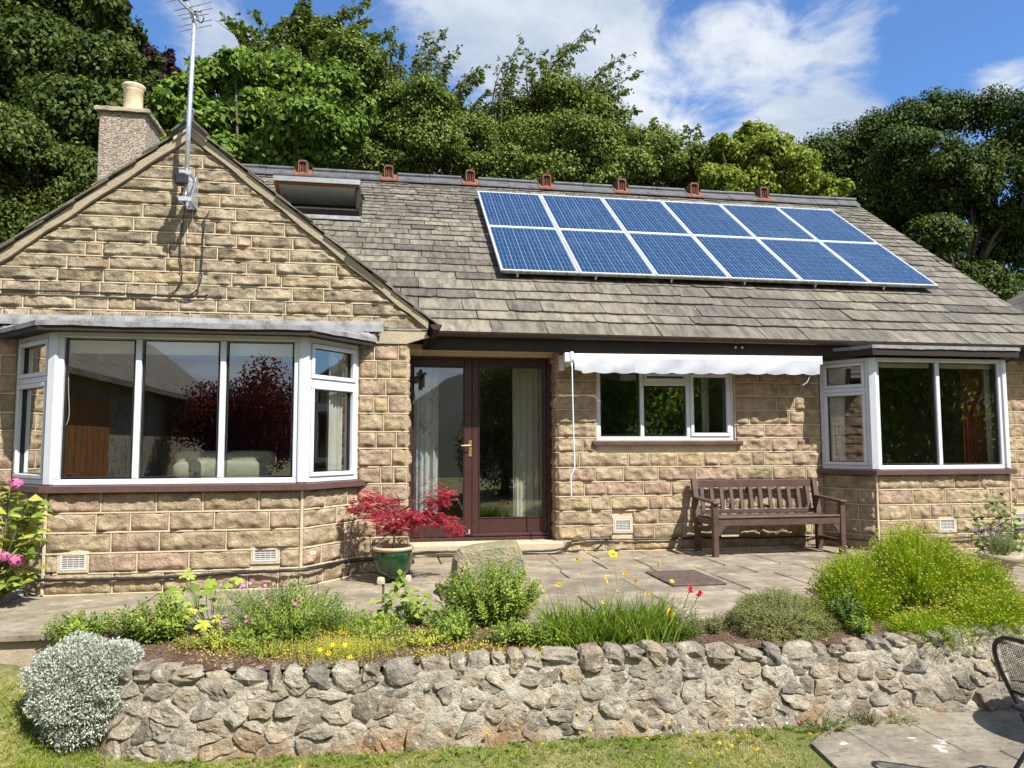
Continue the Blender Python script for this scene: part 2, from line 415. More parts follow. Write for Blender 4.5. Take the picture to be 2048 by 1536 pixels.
def slatemat():
    m, nt, b = newmat('stone slate'); t = NT(nt); p = t.pos(); r = t.attr('rnd')
    base = t.ramp(r, [(0, (0.088, 0.081, 0.070)), (0.22, (0.168, 0.152, 0.122)), (0.42, (0.11, 0.101, 0.087)), (0.6, (0.208, 0.187, 0.146)), (0.8, (0.13, 0.119, 0.10)), (0.95, (0.18, 0.163, 0.13)), (1, (0.13, 0.135, 0.117))])
    cmb = t.node('ShaderNodeCombineXYZ'); t.put(cmb.inputs[0], t.math('MULTIPLY', r, 57.0))
    off = t.node('ShaderNodeVectorMath', operation='ADD'); t.l.new(p, off.inputs[0]); t.l.new(cmb.outputs[0], off.inputs[1]); p2 = off.outputs[0]
    st = t.noise(t.mapped(p2, (5, 1.1, 1.1)), 2.5, 6, 0.65, 0.3)      # streaks down the slope
    c = t.mix(t.mr(st, 0.3, 0.68), t.mix(1.0, base, (0.55, 0.54, 0.53), 'MULTIPLY'), t.mix(1.0, base, (1.3, 1.28, 1.22), 'MULTIPLY'))
    n2 = t.noise(p, 55, 5, 0.65); c = t.mix(t.mr(n2, 0.35, 0.7, 0, 0.5), c, t.mix(1.0, c, (0.7, 0.7, 0.7), 'MULTIPLY'))
    li = t.math('MULTIPLY', t.mr(t.noise(p2, 22, 3, 0.5), 0.63, 0.68), t.mr(t.noise(p, 1.7, 3, 0.5), 0.5, 0.62))
    c = t.mix(t.math('MULTIPLY', li, 0.55), c, (0.40, 0.385, 0.32))
    dk = t.mr(t.noise(p, 1.1, 5, 0.6), 0.54, 0.72); c = t.mix(t.math('MULTIPLY', dk, 0.45), c, (0.07, 0.06, 0.05))
    t.put(b.inputs['Base Color'], c); b.inputs['Roughness'].default_value = 0.8; b.inputs['Specular IOR Level'].default_value = 0.25
    h = t.math('ADD', t.math('MULTIPLY', t.noise(t.mapped(p2, (1, 1, 1)), 14, 6, 0.6), 0.6), t.math('MULTIPLY', t.noise(p, 75, 4, 0.65), 0.4))
    t.put(b.inputs['Normal'], t.bump(h, 0.45, 0.012))
    return m
MAT['slate'] = slatemat()
MAT['upvc'] = plain('white window plastic', (0.58, 0.60, 0.63), 0.35, var=0.05)
MAT['brown'] = plain('dark brown paint', (0.030, 0.021, 0.017), 0.65, var=0.2, bump=0.05, spec=0.25)
MAT['maroon'] = plain('maroon gloss paint', (0.052, 0.022, 0.020), 0.3, var=0.12, bump=0.04)
MAT['sill'] = plain('maroon brown sill paint', (0.095, 0.050, 0.042), 0.45, var=0.2, bump=0.06)
MAT['bench'] = plain('brown woodstain', (0.085, 0.048, 0.036), 0.5, var=0.25, vscale=9, bump=0.12, bscale=90)
MAT['lead'] = plain('weathered lead', (0.21, 0.212, 0.215), 0.75, metal=0.0, var=0.36, vscale=7, bump=0.3, bscale=30)
MAT['galv'] = plain('galvanised steel', (0.60, 0.62, 0.65), 0.35, metal=0.7, var=0.1)
MAT['black'] = plain('black plastic', (0.018, 0.018, 0.019), 0.45, var=0.2)
MAT['gutter'] = plain('brown gutter plastic', (0.040, 0.022, 0.018), 0.35, var=0.15)
MAT['cream'] = plain('cream soffit', (0.52, 0.44, 0.30), 0.6, var=0.08)
MAT['terracotta'] = plain('terracotta', (0.175, 0.072, 0.048), 0.9, var=0.4, vscale=18, bump=0.2, bscale=80)
MAT['ridge'] = plain('blue grey ridge tile', (0.085, 0.085, 0.09), 0.65, var=0.35, vscale=8, bump=0.2, bscale=50)
MAT['pot'] = plain('cream clay pot', (0.62, 0.50, 0.33), 0.7, var=0.14, vscale=5, bump=0.1)
MAT['awning'] = plain('white awning cloth', (0.40, 0.42, 0.46), 0.8, var=0.12, vscale=3, bump=0.05, bscale=200)
MAT['awnmetal'] = plain('white powder coated metal', (0.66, 0.70, 0.76), 0.4, var=0.05)
MAT['brass'] = plain('brass', (0.62, 0.44, 0.20), 0.35, metal=1.0, var=0.1)
MAT['glaze'] = plain('green glaze', (0.007, 0.040, 0.010), 0.14, var=0.35, vscale=9, coat=0.6)
MAT['rim'] = plain('unglazed rim', (0.45, 0.34, 0.22), 0.7, var=0.15)
MAT['lampfit'] = plain('dark bronze fitting', (0.045, 0.035, 0.03), 0.4, var=0.1)
MAT['frameal'] = plain('silver aluminium frame', (0.62, 0.64, 0.66), 0.4, metal=0.3, var=0.08)
MAT['dirtyal'] = plain('dirty aluminium edge', (0.30, 0.29, 0.25), 0.7, var=0.5, vscale=25)
MAT['wood'] = plain('varnished pine', (0.30, 0.13, 0.045), 0.4, var=0.2)
MAT['wallin'] = plain('room wall plaster', (0.34, 0.30, 0.25), 0.8, var=0.05)
MAT['floorin'] = plain('room carpet', (0.16, 0.12, 0.09), 0.9, var=0.1)
MAT['curtain'] = plain('white curtain', (0.66, 0.63, 0.55), 0.85, var=0.06)
MAT['redcurtain'] = plain('dark red curtain', (0.20, 0.03, 0.025), 0.85, var=0.1)
MAT['blind'] = plain('cream roller blind', (0.80, 0.78, 0.66), 0.85, var=0.03)
MAT['sofa'] = plain('pale green striped sofa cloth', (0.50, 0.49, 0.36), 0.9, var=0.1, vscale=20, bump=0.2, bscale=70)
MAT['iron'] = plain('rusty cast iron', (0.105, 0.072, 0.055), 0.7, var=0.3, vscale=14, bump=0.2, bscale=60)
MAT['chair'] = plain('black coated wire', (0.014, 0.015, 0.018), 0.35, var=0.1)
MAT['vent'] = plain('white vent plastic', (0.52, 0.51, 0.48), 0.5, var=0.08)
MAT['dark'] = plain('dark void', (0.012, 0.011, 0.010), 0.9, var=0.1)  # near-black, painted in for shade inside openings; also the sheet under the slates
MAT['bark'] = plain('grey brown bark', (0.085, 0.07, 0.052), 0.9, var=0.4, vscale=7, bump=0.5, bscale=20)
MAT['twig'] = plain('thin stem', (0.12, 0.10, 0.055), 0.8, var=0.2)
MAT['greenstem'] = plain('green stem', (0.10, 0.15, 0.045), 0.7, var=0.2)
def dashmat():
    m, nt, b = newmat('pebble dash'); t = NT(nt); p = t.pos()
    v = t.voro(p, 75); vc = t.node('ShaderNodeTexVoronoi'); t.l.new(p, vc.inputs['Vector']); vc.inputs['Scale'].default_value = 75
    sp = t.node('ShaderNodeSeparateColor'); t.l.new(vc.outputs['Color'], sp.inputs[0])
    c = t.ramp(sp.outputs[0], [(0, (0.13, 0.10, 0.075)), (0.4, (0.29, 0.225, 0.165)), (0.7, (0.40, 0.335, 0.255)), (1, (0.52, 0.46, 0.38))])
    c = t.mix(t.mr(t.noise(p, 3, 5, 0.6), 0.5, 0.75, 0, 0.5), c, (0.15, 0.12, 0.08))
    t.put(b.inputs['Base Color'], c); b.inputs['Roughness'].default_value = 0.95
    t.put(b.inputs['Normal'], t.bump(t.math('SUBTRACT', 1.0, v), 0.9, 0.012)); return m
MAT['dash'] = dashmat()
def glassmat(name, tint=(1, 1, 1), k=1.75):
    m, nt, b = newmat(name); t = NT(nt); t.n.remove(b)
    tr = t.node('ShaderNodeBsdfTransparent'); tr.inputs[0].default_value = (*tint, 1)
    gl = t.node('ShaderNodeBsdfGlossy'); gl.inputs['Roughness'].default_value = 0.0
    # slightly uneven float glass
    p = t.pos(); t.put(gl.inputs['Normal'], t.bump(t.noise(p, 1.6, 2, 0.4), 0.02, 0.02))
    lw = t.node('ShaderNodeLayerWeight'); lw.inputs['Blend'].default_value = 0.5
    fr_ = t.math('ADD', t.math('MULTIPLY', t.math('POWER', lw.outputs['Facing'], 5.0), 0.95), 0.043)
    mx = t.node('ShaderNodeMixShader'); t.put(mx.inputs[0], t.math('MULTIPLY', fr_, k, True))
    t.l.new(tr.outputs[0], mx.inputs[1]); t.l.new(gl.outputs[0], mx.inputs[2])
    t.l.new(mx.outputs[0], t.n['Material Output'].inputs['Surface']); return m
MAT['glass'] = glassmat('double glazing', (0.82, 0.85, 0.83), 6.0)
MAT['glassd'] = glassmat('door glazing', (0.78, 0.81, 0.78), 6.0)
# ================================================================ HOUSE
house = thing('stone_bungalow', 'single-storey buff stone bungalow with slate roof, stone gable and two bay windows', 'house', (0, 0, 0))
SL = math.tan(RAD(36.652)); ca, sa = math.cos(RAD(36.652)), math.sin(RAD(36.652))
EY, EZ, RIDGE_S = -0.27, 2.39, 5.27                     # slate edge at the eaves, length of slope
def roofpt(x, s, off=0.0):                              # point on the main roof: s up the slope, off above it
    return np.array([x, EY + s*ca - off*sa, EZ + s*sa + off*ca])
GY, BF = -1.05, -1.62                                   # gable wall plane, left bay front
APX, APZ, GM = -3.21, 4.15, 0.796                       # gable apex and slope

# ---------------------------------------------------------------- stones
STONES = []
def px(P):
    q = np.asarray(P, float) - CAM; d = q @ _f
    return 1024 + FPX*(q @ _r)/d, 768 - FPX*(q @ _u)/d
def lay(part, mat, o, ud, nd, courses, spanL, spanR, holes=(), lens=(0.2, 0.5), joint=0.009, relief=0.78):
    """lays courses of rock-faced stones on a wall plane; also returns mortar joints as thin ribbons"""
    o, ud, nd = (np.asarray(a, float) for a in (o, ud, nd)); kz = np.array([0, 0, 1.0]); J = MB()
    fL = spanL if callable(spanL) else (lambda z: spanL); fR = spanR if callable(spanR) else (lambda z: spanR)
    prev = []
    for (z0, z1) in courses:
        l0, l1, r0, r1 = fL(z0), fL(z1), fR(z0), fR(z1)
        iv = [(max(l0, l1) if False else None, None)]
        segs = [[(l0, l1), (r0, r1)]]
        for (h0, h1, hz0, hz1) in holes:
            if min(z1, hz1)-max(z0, hz0) < 0.3*(z1-z0): continue
            new = []
            for (a, b) in segs:
                am, bm = (a[0]+a[1])/2, (b[0]+b[1])/2
                if h1 <= am or h0 >= bm: new.append([a, b]); continue
                if h0 > am+0.03: new.append([a, (h0, h0)])
                if h1 < bm-0.03: new.append([(h1, h1), b])
            segs = new
        for (a, b) in segs:
            am, bm = min(a), max(b); L = bm-am
            cuts = []; x = max(a)
            while True:
                x += random.uniform(*lens)*(0.62 if random.random() < 0.18 else 1)
                if x > min(b)-lens[0]*0.55: break
                if any(abs(x-q) < 0.04 for q in prev): x += 0.055
                cuts.append(x)
            edges = [a] + [(c, c) for c in cuts] + [b]
            prev = cuts if L > 1 else prev
            for e, f in zip(edges[:-1], edges[1:]):
                if max(f)-min(e) < 0.05: continue
                j = joint/2
                STONES.append(dict(part=part, mat=mat, o=o, ud=ud, nd=nd, c=((e[0]+j, z0+j), (f[0]-j, z0+j), (max(f[1]-j, e[1]+j+.004), z1-j), (e[1]+j, z1-j)), relief=relief))
            for c in cuts:                                # upright ribbon joints
                P = o+ud*c+nd*0.006; J.obb(P+kz*(z0+z1)/2, (0.006, 0.011, (z1-z0)/2-0.006), np.stack([ud, nd, kz], 1), 0.003)
            xm = (min(a)+max(b))/2
            J.obb(o+ud*xm+nd*0.007+kz*z0, ((max(b)-min(a))/2-0.003, 0.012, 0.007), np.stack([ud, nd, kz], 1), 0.003)
    return J
def stone_mesh(S):
    (a0, a1, b1, b0) = S['c']                            # bl, br, tr, tl in (u, z)
    w = (a1[0]-a0[0]+b1[0]-b0[0])/2; h = b0[1]-a0[1]
    nu = int(max(6, min(26, round(w/0.017)))); nv = 10
    e = min(0.3, 0.007/max(w, 0.03)); ev = 0.006/h
    su = np.concatenate([[0, e], np.linspace(e, 1-e, nu)[1:-1], [1-e, 1]]); sv = np.concatenate([[0, ev], np.linspace(ev, 1-ev, nv)[1:-1], [1-ev, 1]])
    U, Vv = np.meshgrid(su, sv)
    x = (a0[0]*(1-U)+a1[0]*U)*(1-Vv) + (b0[0]*(1-U)+b1[0]*U)*Vv; z = a0[1] + h*Vv
    sd = random.uniform(0, 99); k = S['relief']
    # pitched face: overlapping scooped flakes leave sharp ridges between them
    rs = np.random.default_rng(int(sd*1e6) % 2**31); nf = max(3, int(w*h/0.0042)); cu = a0[0]+w*rs.random(nf); cz = a0[1]+h*(0.1+0.9*rs.random(nf)**0.8)
    kq = rs.uniform(3.5, 8.0, nf); zq = rs.uniform(0.004, 0.020, nf); wx = x+0.016*(vnoise(x*24+sd, z*24, sd)-0.5); wz = z+0.016*(vnoise(x*24, z*24+sd, sd+5)-0.5)
    H = np.min(zq+kq*((wx[..., None]-cu)**2+1.6*(wz[..., None]-cz)**2), -1); H = np.minimum(H, random.uniform(0.026, 0.048))
    led = (0.14+0.14*random.random()) + 0.30*(fbm(x*8+sd*3, sd, 0.3, 3)-0.5); lo = np.clip((led-Vv)/0.10, 0, 1)     # broken underside
    if random.random() < 0.7: H = H + (0.012*np.clip((1-Vv)/0.8, 0, 1)); H = H*(1-0.72*lo)
    H = 0.006 + H + 0.016*(fbm(x*18+sd, z*20, sd, 3)-0.5) + 0.010*(vnoise(x*55, z*55, sd)-0.5)
    edge = (U <= 0)|(U >= 1)|(Vv <= 0)|(Vv >= 1)
    ring = ((U <= e+1e-6)|(U >= 1-e-1e-6)|(Vv <= ev+1e-6)|(Vv >= 1-ev-1e-6)) & ~edge
    H = np.where(ring, np.minimum(H*0.8, 0.020), H); H = np.where(edge, 0.001, H)*1.0
    H = np.where(edge, H, np.maximum(H*k, 0.003))
    P = S['o'] + x[..., None]*S['ud'] + z[..., None]*np.array([0, 0, 1.0]) + H[..., None]*S['nd']
    ny, nx = x.shape
    F = np.array([(j*nx+i, j*nx+i+1, (j+1)*nx+i+1, (j+1)*nx+i) for j in range(ny-1) for i in range(nx-1)])
    return P.reshape(-1, 3), F
def finish_stones():
    def area(S):
        c = [px(S['o']+S['ud']*u+np.array([0, 0, z])) for (u, z) in S['c']]
        if all(p[0] < 0 or p[0] > 2048 for p in c): return 0
        return 0.5*abs(sum(c[i][0]*c[i-1][1]-c[i-1][0]*c[i][1] for i in range(4)))
    A = sorted(STONES, key=area, reverse=True)
    for S in A[:300]:
        V, F = stone_mesh(S); mk('stone', V, F, S['mat'], S['part'], False, random.random())
    rest = {}
    for S in A[300:]:
        V, F = stone_mesh(S); r = rest.setdefault('all', ([], [], [], S)); b = sum(len(v) for v in r[0])
        r[0].append(V); r[1].append(F+b); r[2].append(np.full(len(F), random.random()))
    for k, (vs_, fs_, rs_, S) in rest.items():
        tag(mk('stone_facing', np.concatenate(vs_), np.concatenate(fs_), MAT['stone'], house, False, np.concatenate(rs_)), kind='stuff')
def courses(z0, z1, h):
    n = max(1, round((z1-z0)/h)); zs = [z0+(z1-z0)*i/n for i in range(n+1)]
    for i in range(1, n): zs[i] += random.uniform(-0.006, 0.006)
    return list(zip(zs[:-1], zs[1:]))
X3, Y3, Z3 = np.eye(3)

# gable wall: backing with an opening for the bay
gw = MB()
poly = lambda pts: [(x, GY, z) for x, z in pts]
gw.prism(poly([(-5.2, 0), (-4.6, 0), (-4.6, 2.2), (-5.2, 2.2)]), (0, 0.3, 0))
gw.prism(poly([(-1.66, 0), (-1.2, 0), (-1.2, 2.2), (-1.66, 2.2)]), (0, 0.3, 0))
zr = lambda x: 4.04-GM*abs(x-APX)
gw.prism(poly([(-5.2, 2.2), (-1.2, 2.2), (-1.2, 2.285), (-1.03, 2.285), (-1.03, zr(-1.03)), (APX, zr(APX)), (-5.2, zr(-5.2))]), (0, 0.3, 0))
gw.box(-1.5, -1.2, GY+0.3, 0.28, 0, 2.3)                # return towards the door
gcourses = courses(2.285, 4.005, 0.127)
gL = lambda z: max(-5.2, APX-(4.035-z)/GM); gR = lambda z: min(-1.035, APX+(4.035-z)/GM)
gable_wall = gw.build('gable_wall', MAT['mortar'], house)
J = lay(gable_wall, MAT['gstone'], (0, GY, 0), X3, -Y3, gcourses, gL, gR, lens=(0.2, 0.52))
J1 = lay(gable_wall, MAT['stone'], (0, GY, 0), X3, -Y3, courses(0.0, 2.15, 0.163), -1.655, -1.2, lens=(0.13, 0.34))
J2 = lay(gable_wall, MAT['stone'], (0, GY, 0), X3, -Y3, courses(0.0, 2.15, 0.163), -5.2, -4.6, lens=(0.2, 0.5))
J.add(J1.V, J1.F); J.add(J2.V, J2.F); tag(J.build('mortar_joint', MAT['mortar'], gable_wall), kind='stuff')
MB().prism([(-1.51, GY-0.03, 2.153), (-1.22, GY-0.03, 2.153), (-1.00, GY-0.03, 2.225), (-1.00, GY-0.03, 2.285), (-1.44, GY-0.03, 2.285)], (0, 0.06, 0)).build('kneeler', MAT['cast'], house)
# end stones of the return seen in profile beside the door
Jr = lay(gable_wall, MAT['stone'], (-1.2, GY, 0), Y3, X3, courses(0.0, 2.15, 0.163), 0.0, 1.28, lens=(0.25, 0.5))
tag(Jr.build('mortar_joint', MAT['mortar'], gable_wall), kind='stuff')

# ---------------------------------------------------------------- bays below the sills
def bay_base(name, pts, ztop, h, vents):
    part = None; m = MB(); fac = []
    for (a, b) in zip(pts[:-1], pts[1:]):
        a, b = np.array([*a, 0.0]), np.array([*b, 0.0]); d = b-a; L = np.linalg.norm(d); d /= L; n = np.array([d[1], -d[0], 0])
        m.prism([a, b, b+Z3*ztop, a+Z3*ztop], -n*0.12); fac.append((a, d, n, L))
    part = m.build(name, MAT['mortar'], house)
    JJ = MB()
    cs = courses(0.0, ztop, h)
    for k, (a, d, n, L) in enumerate(fac):
        hs = [v for (f, v) in vents if f == k]
        j = lay(part, MAT['stone'], a, d, n, cs, 0.008, L-0.008, holes=hs, lens=(0.24, 0.56), relief=0.74); JJ.add(j.V, j.F)
    for (a, d, n, L) in fac: JJ.obb(a+Z3*ztop/2+n*0.004, (0.012, 0.012, ztop/2-0.004), np.eye(3), 0.004)
    tag(JJ.build('mortar_joint', MAT['mortar'], part), kind='stuff')
    return part, fac
LBAY = [(-4.60, GY), (-4.09, BF), (-2.10, BF), (-1.655, GY)]
RBAY = [(3.71, 0.0), (4.04, -0.54), (5.74, -0.54), (6.07, 0.0)]
lbay, lfac = bay_base('bay_wall', LBAY, 0.815, 0.17, [(1, (0.11, 0.33, 0.175, 0.335)), (1, (1.59, 1.82, 0.205, 0.365))])
rbay, rfac = bay_base('bay_wall', RBAY, 0.845, 0.17, [(1, (0.75, 0.97, 0.19, 0.35))])

# main wall
mw = MB()
KW = (0.965, 2.625, 1.235, 2.06)
mw.box(0.50, KW[0], 0, 0.3, 0, 2.3); mw.box(KW[0], KW[1], 0, 0.3, 0, KW[2]); mw.box(KW[0], KW[1], 0, 0.3, KW[3], 2.3)
mw.box(KW[1], 3.71, 0, 0.3, 0, 2.3); mw.box(6.07, 7.0, 0, 0.3, 0, 2.3); mw.box(3.71, 6.07, 0, 0.3, 2.24, 2.3)
main_wall = mw.build('main_wall', MAT['mortar'], house)
mc = [(0.0, 0.125)] + courses(0.125, 2.24, 0.1627)
J = lay(main_wall, MAT['stone'], (0, 0, 0), X3, -Y3, mc, 0.50, 3.71, holes=[(KW[0]-.01, KW[1]+.01, KW[2]-.02, 2.25), (1.13, 1.36, 0.20, 0.365), (2.43, 2.64, 0.19, 0.34)], lens=(0.2, 0.52))
J1 = lay(main_wall, MAT['stone'], (0, 0, 0), X3, -Y3, mc, 6.07, 7.0, holes=[(6.27, 6.48, 0.19, 0.35)], lens=(0.2, 0.5)); J.add(J1.V, J1.F)
J1 = lay(main_wall, MAT['stone'], (0.50, 0.0, 0), -Y3, -X3, mc, -0.30, 0.0, lens=(0.3, 0.4), relief=0.7); J.add(J1.V, J1.F)
tag(J.build('mortar_joint', MAT['mortar'], main_wall), kind='stuff')
MB().box(-4.2, 7.0, 7.9, 8.2, 0, 2.4).build('back_wall', MAT['mortar'], house)
MB().prism([(6.7, 0.3, 0), (6.7, 7.9, 0), (6.7, 7.9, 2.5), (6.7, 3.95, 5.3), (6.7, 0.3, 2.62)], (0.3, 0, 0)).build('end_wall', MAT['mortar'], house)
MB().prism([(-5.2, -0.75, 0), (-5.2, 2.6, 0), (-5.2, 2.6, 2.4), (-5.2, -0.75, 2.4)], (0.3, 0, 0)).build('side_wall', MAT['mortar'], house)

# air bricks
def air_brick(c, d, n, w=0.20, h=0.135):
    c, d, n = (np.asarray(v, float) for v in (c, d, n)); M = np.stack([d, n, Z3], 1); m = MB()
    for s in (-1, 1):
        m.obb(c+Z3*s*(h/2-0.008)+n*0.008, (w/2, 0.010, 0.008), M, 0.002); m.obb(c+d*s*(w/2-0.009)+n*0.008, (0.009, 0.010, h/2-0.016), M, 0.002)
    for k in range(6): m.obb(c+Z3*(-h/2+0.016+(h-0.032)*(k+0.5)/6)+n*0.006, (w/2-0.018, 0.006, 0.0034), M, 0.001)
    for k in (-1, 0, 1): m.obb(c+d*k*w*0.22+n*0.004, (0.003, 0.005, h/2-0.016), M, 0.001)
    p = m.build('air_brick', MAT['vent'], house)
    b = MB().obb(c-n*0.004, (w/2-0.016, 0.002, h/2-0.014), M, 0.0005).build('slot_shade_plate', MAT['dark'], p)  # flat dark plate, the shade behind the slots put into its colour
    mo = MB()
    for s in (-1, 1): mo.obb(c+Z3*s*(h/2+0.010)+n*0.003, (w/2+0.02, 0.012, 0.0095), M, 0.003); mo.obb(c+d*s*(w/2+0.010)+n*0.003, (0.0095, 0.012, h/2), M, 0.003)
    mo.build('surround', MAT['mortar'], p)
a, d, n, L = lfac[1]; air_brick(a+d*0.22+Z3*0.262, d, n); air_brick(a+d*1.705+Z3*0.292, d, n)
a, d, n, L = rfac[1]; air_brick(a+d*0.86+Z3*0.275, d, n)
air_brick((1.245, 0, 0.285), X3, -Y3); air_brick((2.535, 0, 0.262), X3, -Y3); air_brick((6.375, 0, 0.27), X3, -Y3)

# ---------------------------------------------------------------- windows
def quad(P, u, v, w, h): return [P, P+u*w, P+u*w+v*h, P+v*h]
def casement(part, glass, o, d, n, u0, u1, z0, z1, sash, fr=0.05):
    """one light: optional opening sash, gasket, pane and spacer; all sub-parts of the window"""
    M = np.stack([d, n, Z3], 1); w = fr if sash else 0.012
    if sash:
        m = MB()
        for (ua, ub, za, zb) in ((u0, u1, z0, z0+w), (u0, u1, z1-w, z1), (u0, u0+w, z0+w, z1-w), (u1-w, u1, z0+w, z1-w)):
            m.obb(o+d*(ua+ub)/2+Z3*(za+zb)/2+n*0.022, ((ub-ua)/2, 0.026, (zb-za)/2), M, 0.006)
        m.build('opening_sash', MAT['upvc'], part)
    g = MB(); i0, i1, j0, j1 = u0+w, u1-w, z0+w, z1-w; q = 0.006
    for (ua, ub, za, zb) in ((i0, i1, j0, j0+q), (i0, i1, j1-q, j1), (i0, i0+q, j0+q, j1-q), (i1-q, i1, j0+q, j1-q)):
        g.obb(o+d*(ua+ub)/2+Z3*(za+zb)/2-n*0.002, ((ub-ua)/2, 0.016, (zb-za)/2), M, 0.001)
    g.build('gasket', MAT['black'], part)
    P = o+d*i0+Z3*j0-n*0.004
    mk('pane', quad(P, d, Z3, i1-i0, j1-j0), [(0, 1, 2, 3)], glass, part)
def frame(m, o, d, n, u0, u1, z0, z1, mull=(), fr=0.048, depth=0.035):
    M = np.stack([d, n, Z3], 1)
    bars = [(u0, u1, z0, z0+fr), (u0, u1, z1-fr, z1), (u0, u0+fr, z0+fr, z1-fr), (u1-fr, u1, z0+fr, z1-fr)]
    bars += [(q-fr/2, q+fr/2, z0+fr, z1-fr) for q in mull]
    for (ua, ub, za, zb) in bars: m.obb(o+d*(ua+ub)/2+Z3*(za+zb)/2, ((ub-ua)/2, depth, (zb-za)/2), M, 0.006)
def bay_window(pts, z0, z1, front_mull, transom, name='bay_window'):
    fac = []
    for (a, b) in zip(pts[:-1], pts[1:]):
        a, b = np.array([*a, 0.0]), np.array([*b, 0.0]); d = b-a; L = np.linalg.norm(d); d /= L; n = np.array([d[1], -d[0], 0]); fac.append((a-n*0.03, d, n, L))
    m = MB()
    for k, (a, d, n, L) in enumerate(fac):
        i0 = 0.035 if k else 0.01; i1 = L-0.035 if k < 2 else L-0.01
        if k == 1: frame(m, a, d, n, i0, i1, z0, z1, front_mull)
        else:
            frame(m, a, d, n, i0, i1, z0, z1)
            m.obb(a+d*(i0+i1)/2+Z3*transom, ((i1-i0)/2-0.048, 0.035, 0.026), np.stack([d, n, Z3], 1), 0.006)
    for k in (1, 2):          # corner posts
        a = np.array([*pts[k], 0.0]); dd = fac[k-1][1]+fac[k][1]; dd /= np.linalg.norm(dd); nn = np.array([dd[1], -dd[0], 0])
        m.obb(a+Z3*(z0+z1)/2-nn*0.025, (0.045, 0.04, (z1-z0)/2), np.stack([dd, nn, Z3], 1), 0.012)
    part = m.build(name, MAT['upvc'], house)
    for k, (a, d, n, L) in enumerate(fac):
        i0 = (0.035 if k else 0.01)+0.048; i1 = (L-0.035 if k < 2 else L-0.01)-0.048
        if k == 1:
            e = [i0] + [x for q in front_mull for x in (q-0.024, q+0.024)] + [i1]
            for q in range(0, len(e), 2): casement(part, MAT['glass'], a, d, n, e[q], e[q+1], z0+0.048, z1-0.048, False)
        else:
            casement(part, MAT['glass'], a, d, n, i0, i1, transom+0.026, z1-0.048, True, 0.038)
            casement(part, MAT['glass'], a, d, n, i0, i1, z0+0.048, transom-0.026, True, 0.038)
    # sill follows the bay
    def off(t):
        out = []
        for k, p in enumerate(pts):
            nn = np.zeros(3); p = np.array([*p, 0.0])
            ns = [f[2] for f in fac]
            if k == 0: v = ns[0]; q = p + v*t - fac[0][1]*0.06
            elif k == len(pts)-1: v = ns[-1]; q = p + v*t + fac[-1][1]*0.06
            else:
                b = ns[k-1]+ns[k]; b /= np.linalg.norm(b); q = p + b*t/np.dot(b, ns[k])
            out.append(q)
        return out
    so, si = off(0.075), off(-0.13)
    V = [q+Z3*(z0-0.055) for q in so] + [q+Z3*(z0-0.004) for q in so] + [q+Z3*(z0-0.055) for q in si] + [q+Z3*(z0+0.004) for q in si]
    F = []; K = len(pts)
    for k in range(K-1): F += [(k, k+1, K+k+1, K+k), (K+k, K+k+1, 3*K+k+1, 3*K+k), (2*K+k+1, 2*K+k, k, k+1)]
    F += [(0, K, 3*K, 2*K), (K-1, 3*K-1, 4*K-1, 2*K-1)]
    mk('sill', V, F, MAT['sill'], part)
    return part, off
lwin, loff = bay_window(LBAY, 0.872, 2.13, (0.655, 1.325), 1.745)
rwin, roff = bay_window(RBAY, 0.90, 2.175, (0.83,), 1.815)
def bay_roof(off, ztop, zbot, zwall, wallY, over, ext):
    e = off(over); e[0] = e[0]; K = len(e)
    m = MB()
    for k in range(K-1):
        a, b = e[k], e[k+1]; d = (b-a)/np.linalg.norm(b-a); n = np.array([d[1], -d[0], 0])
        m.prism([a+Z3*zbot, b+Z3*zbot, b+Z3*ztop, a+Z3*ztop], -n*0.022)
    s = off(over-0.023); w = off(-0.05)
    m.add([q+Z3*(zbot+0.012) for q in s]+[q+Z3*(zbot+0.012) for q in w], [(k, K+k, K+k+1, k+1) for k in range(K-1)])
    part = m.build('bay_roof', MAT['brown'], house)
    # lead covering, with a drip folded over the edge and small dents
    ed = off(over+0.012); V = []; F = []; N = 40
    tot = [np.linalg.norm(ed[k+1]-ed[k]) for k in range(K-1)]; T = sum(tot)
    for i in range(N+1):
        t = T*i/N; k = 0
        while k < K-2 and t > tot[k]+1e-9: t -= tot[k]; k += 1
        p = ed[k]+(ed[k+1]-ed[k])*min(1, t/tot[k])
        jz = 0.003*math.sin(i*0.7)+random.uniform(-0.0025, 0.0025)
        # inner edge meets the wall
        q = np.array([min(max(p[0], ed[0][0]), ed[-1][0]), wallY-0.012, zwall+random.uniform(-0.003, 0.003)])
        n = np.array([0, -1.0, 0]) if 0 < k < K-2 else np.array([p[0]-(ed[0][0]+ed[-1][0])/2, -0.8, 0]); n = n/np.linalg.norm(n)
        V += [p+Z3*(ztop-0.028+jz)+n*0.002, p+Z3*(ztop+0.012), q]
    for i in range(N): F += [(3*i, 3*i+3, 3*i+4, 3*i+1), (3*i+1, 3*i+4, 3*i+5, 3*i+2)]
    mk('lead_covering', V, F, MAT['lead'], part)
    return part, ed
lbr, led_ = bay_roof(loff, 2.185, 2.118, 2.275, GY, 0.15, 0.0)
rbr, red_ = bay_roof(roff, 2.285, 2.185, 2.305, -0.02, 0.15, 0.0)
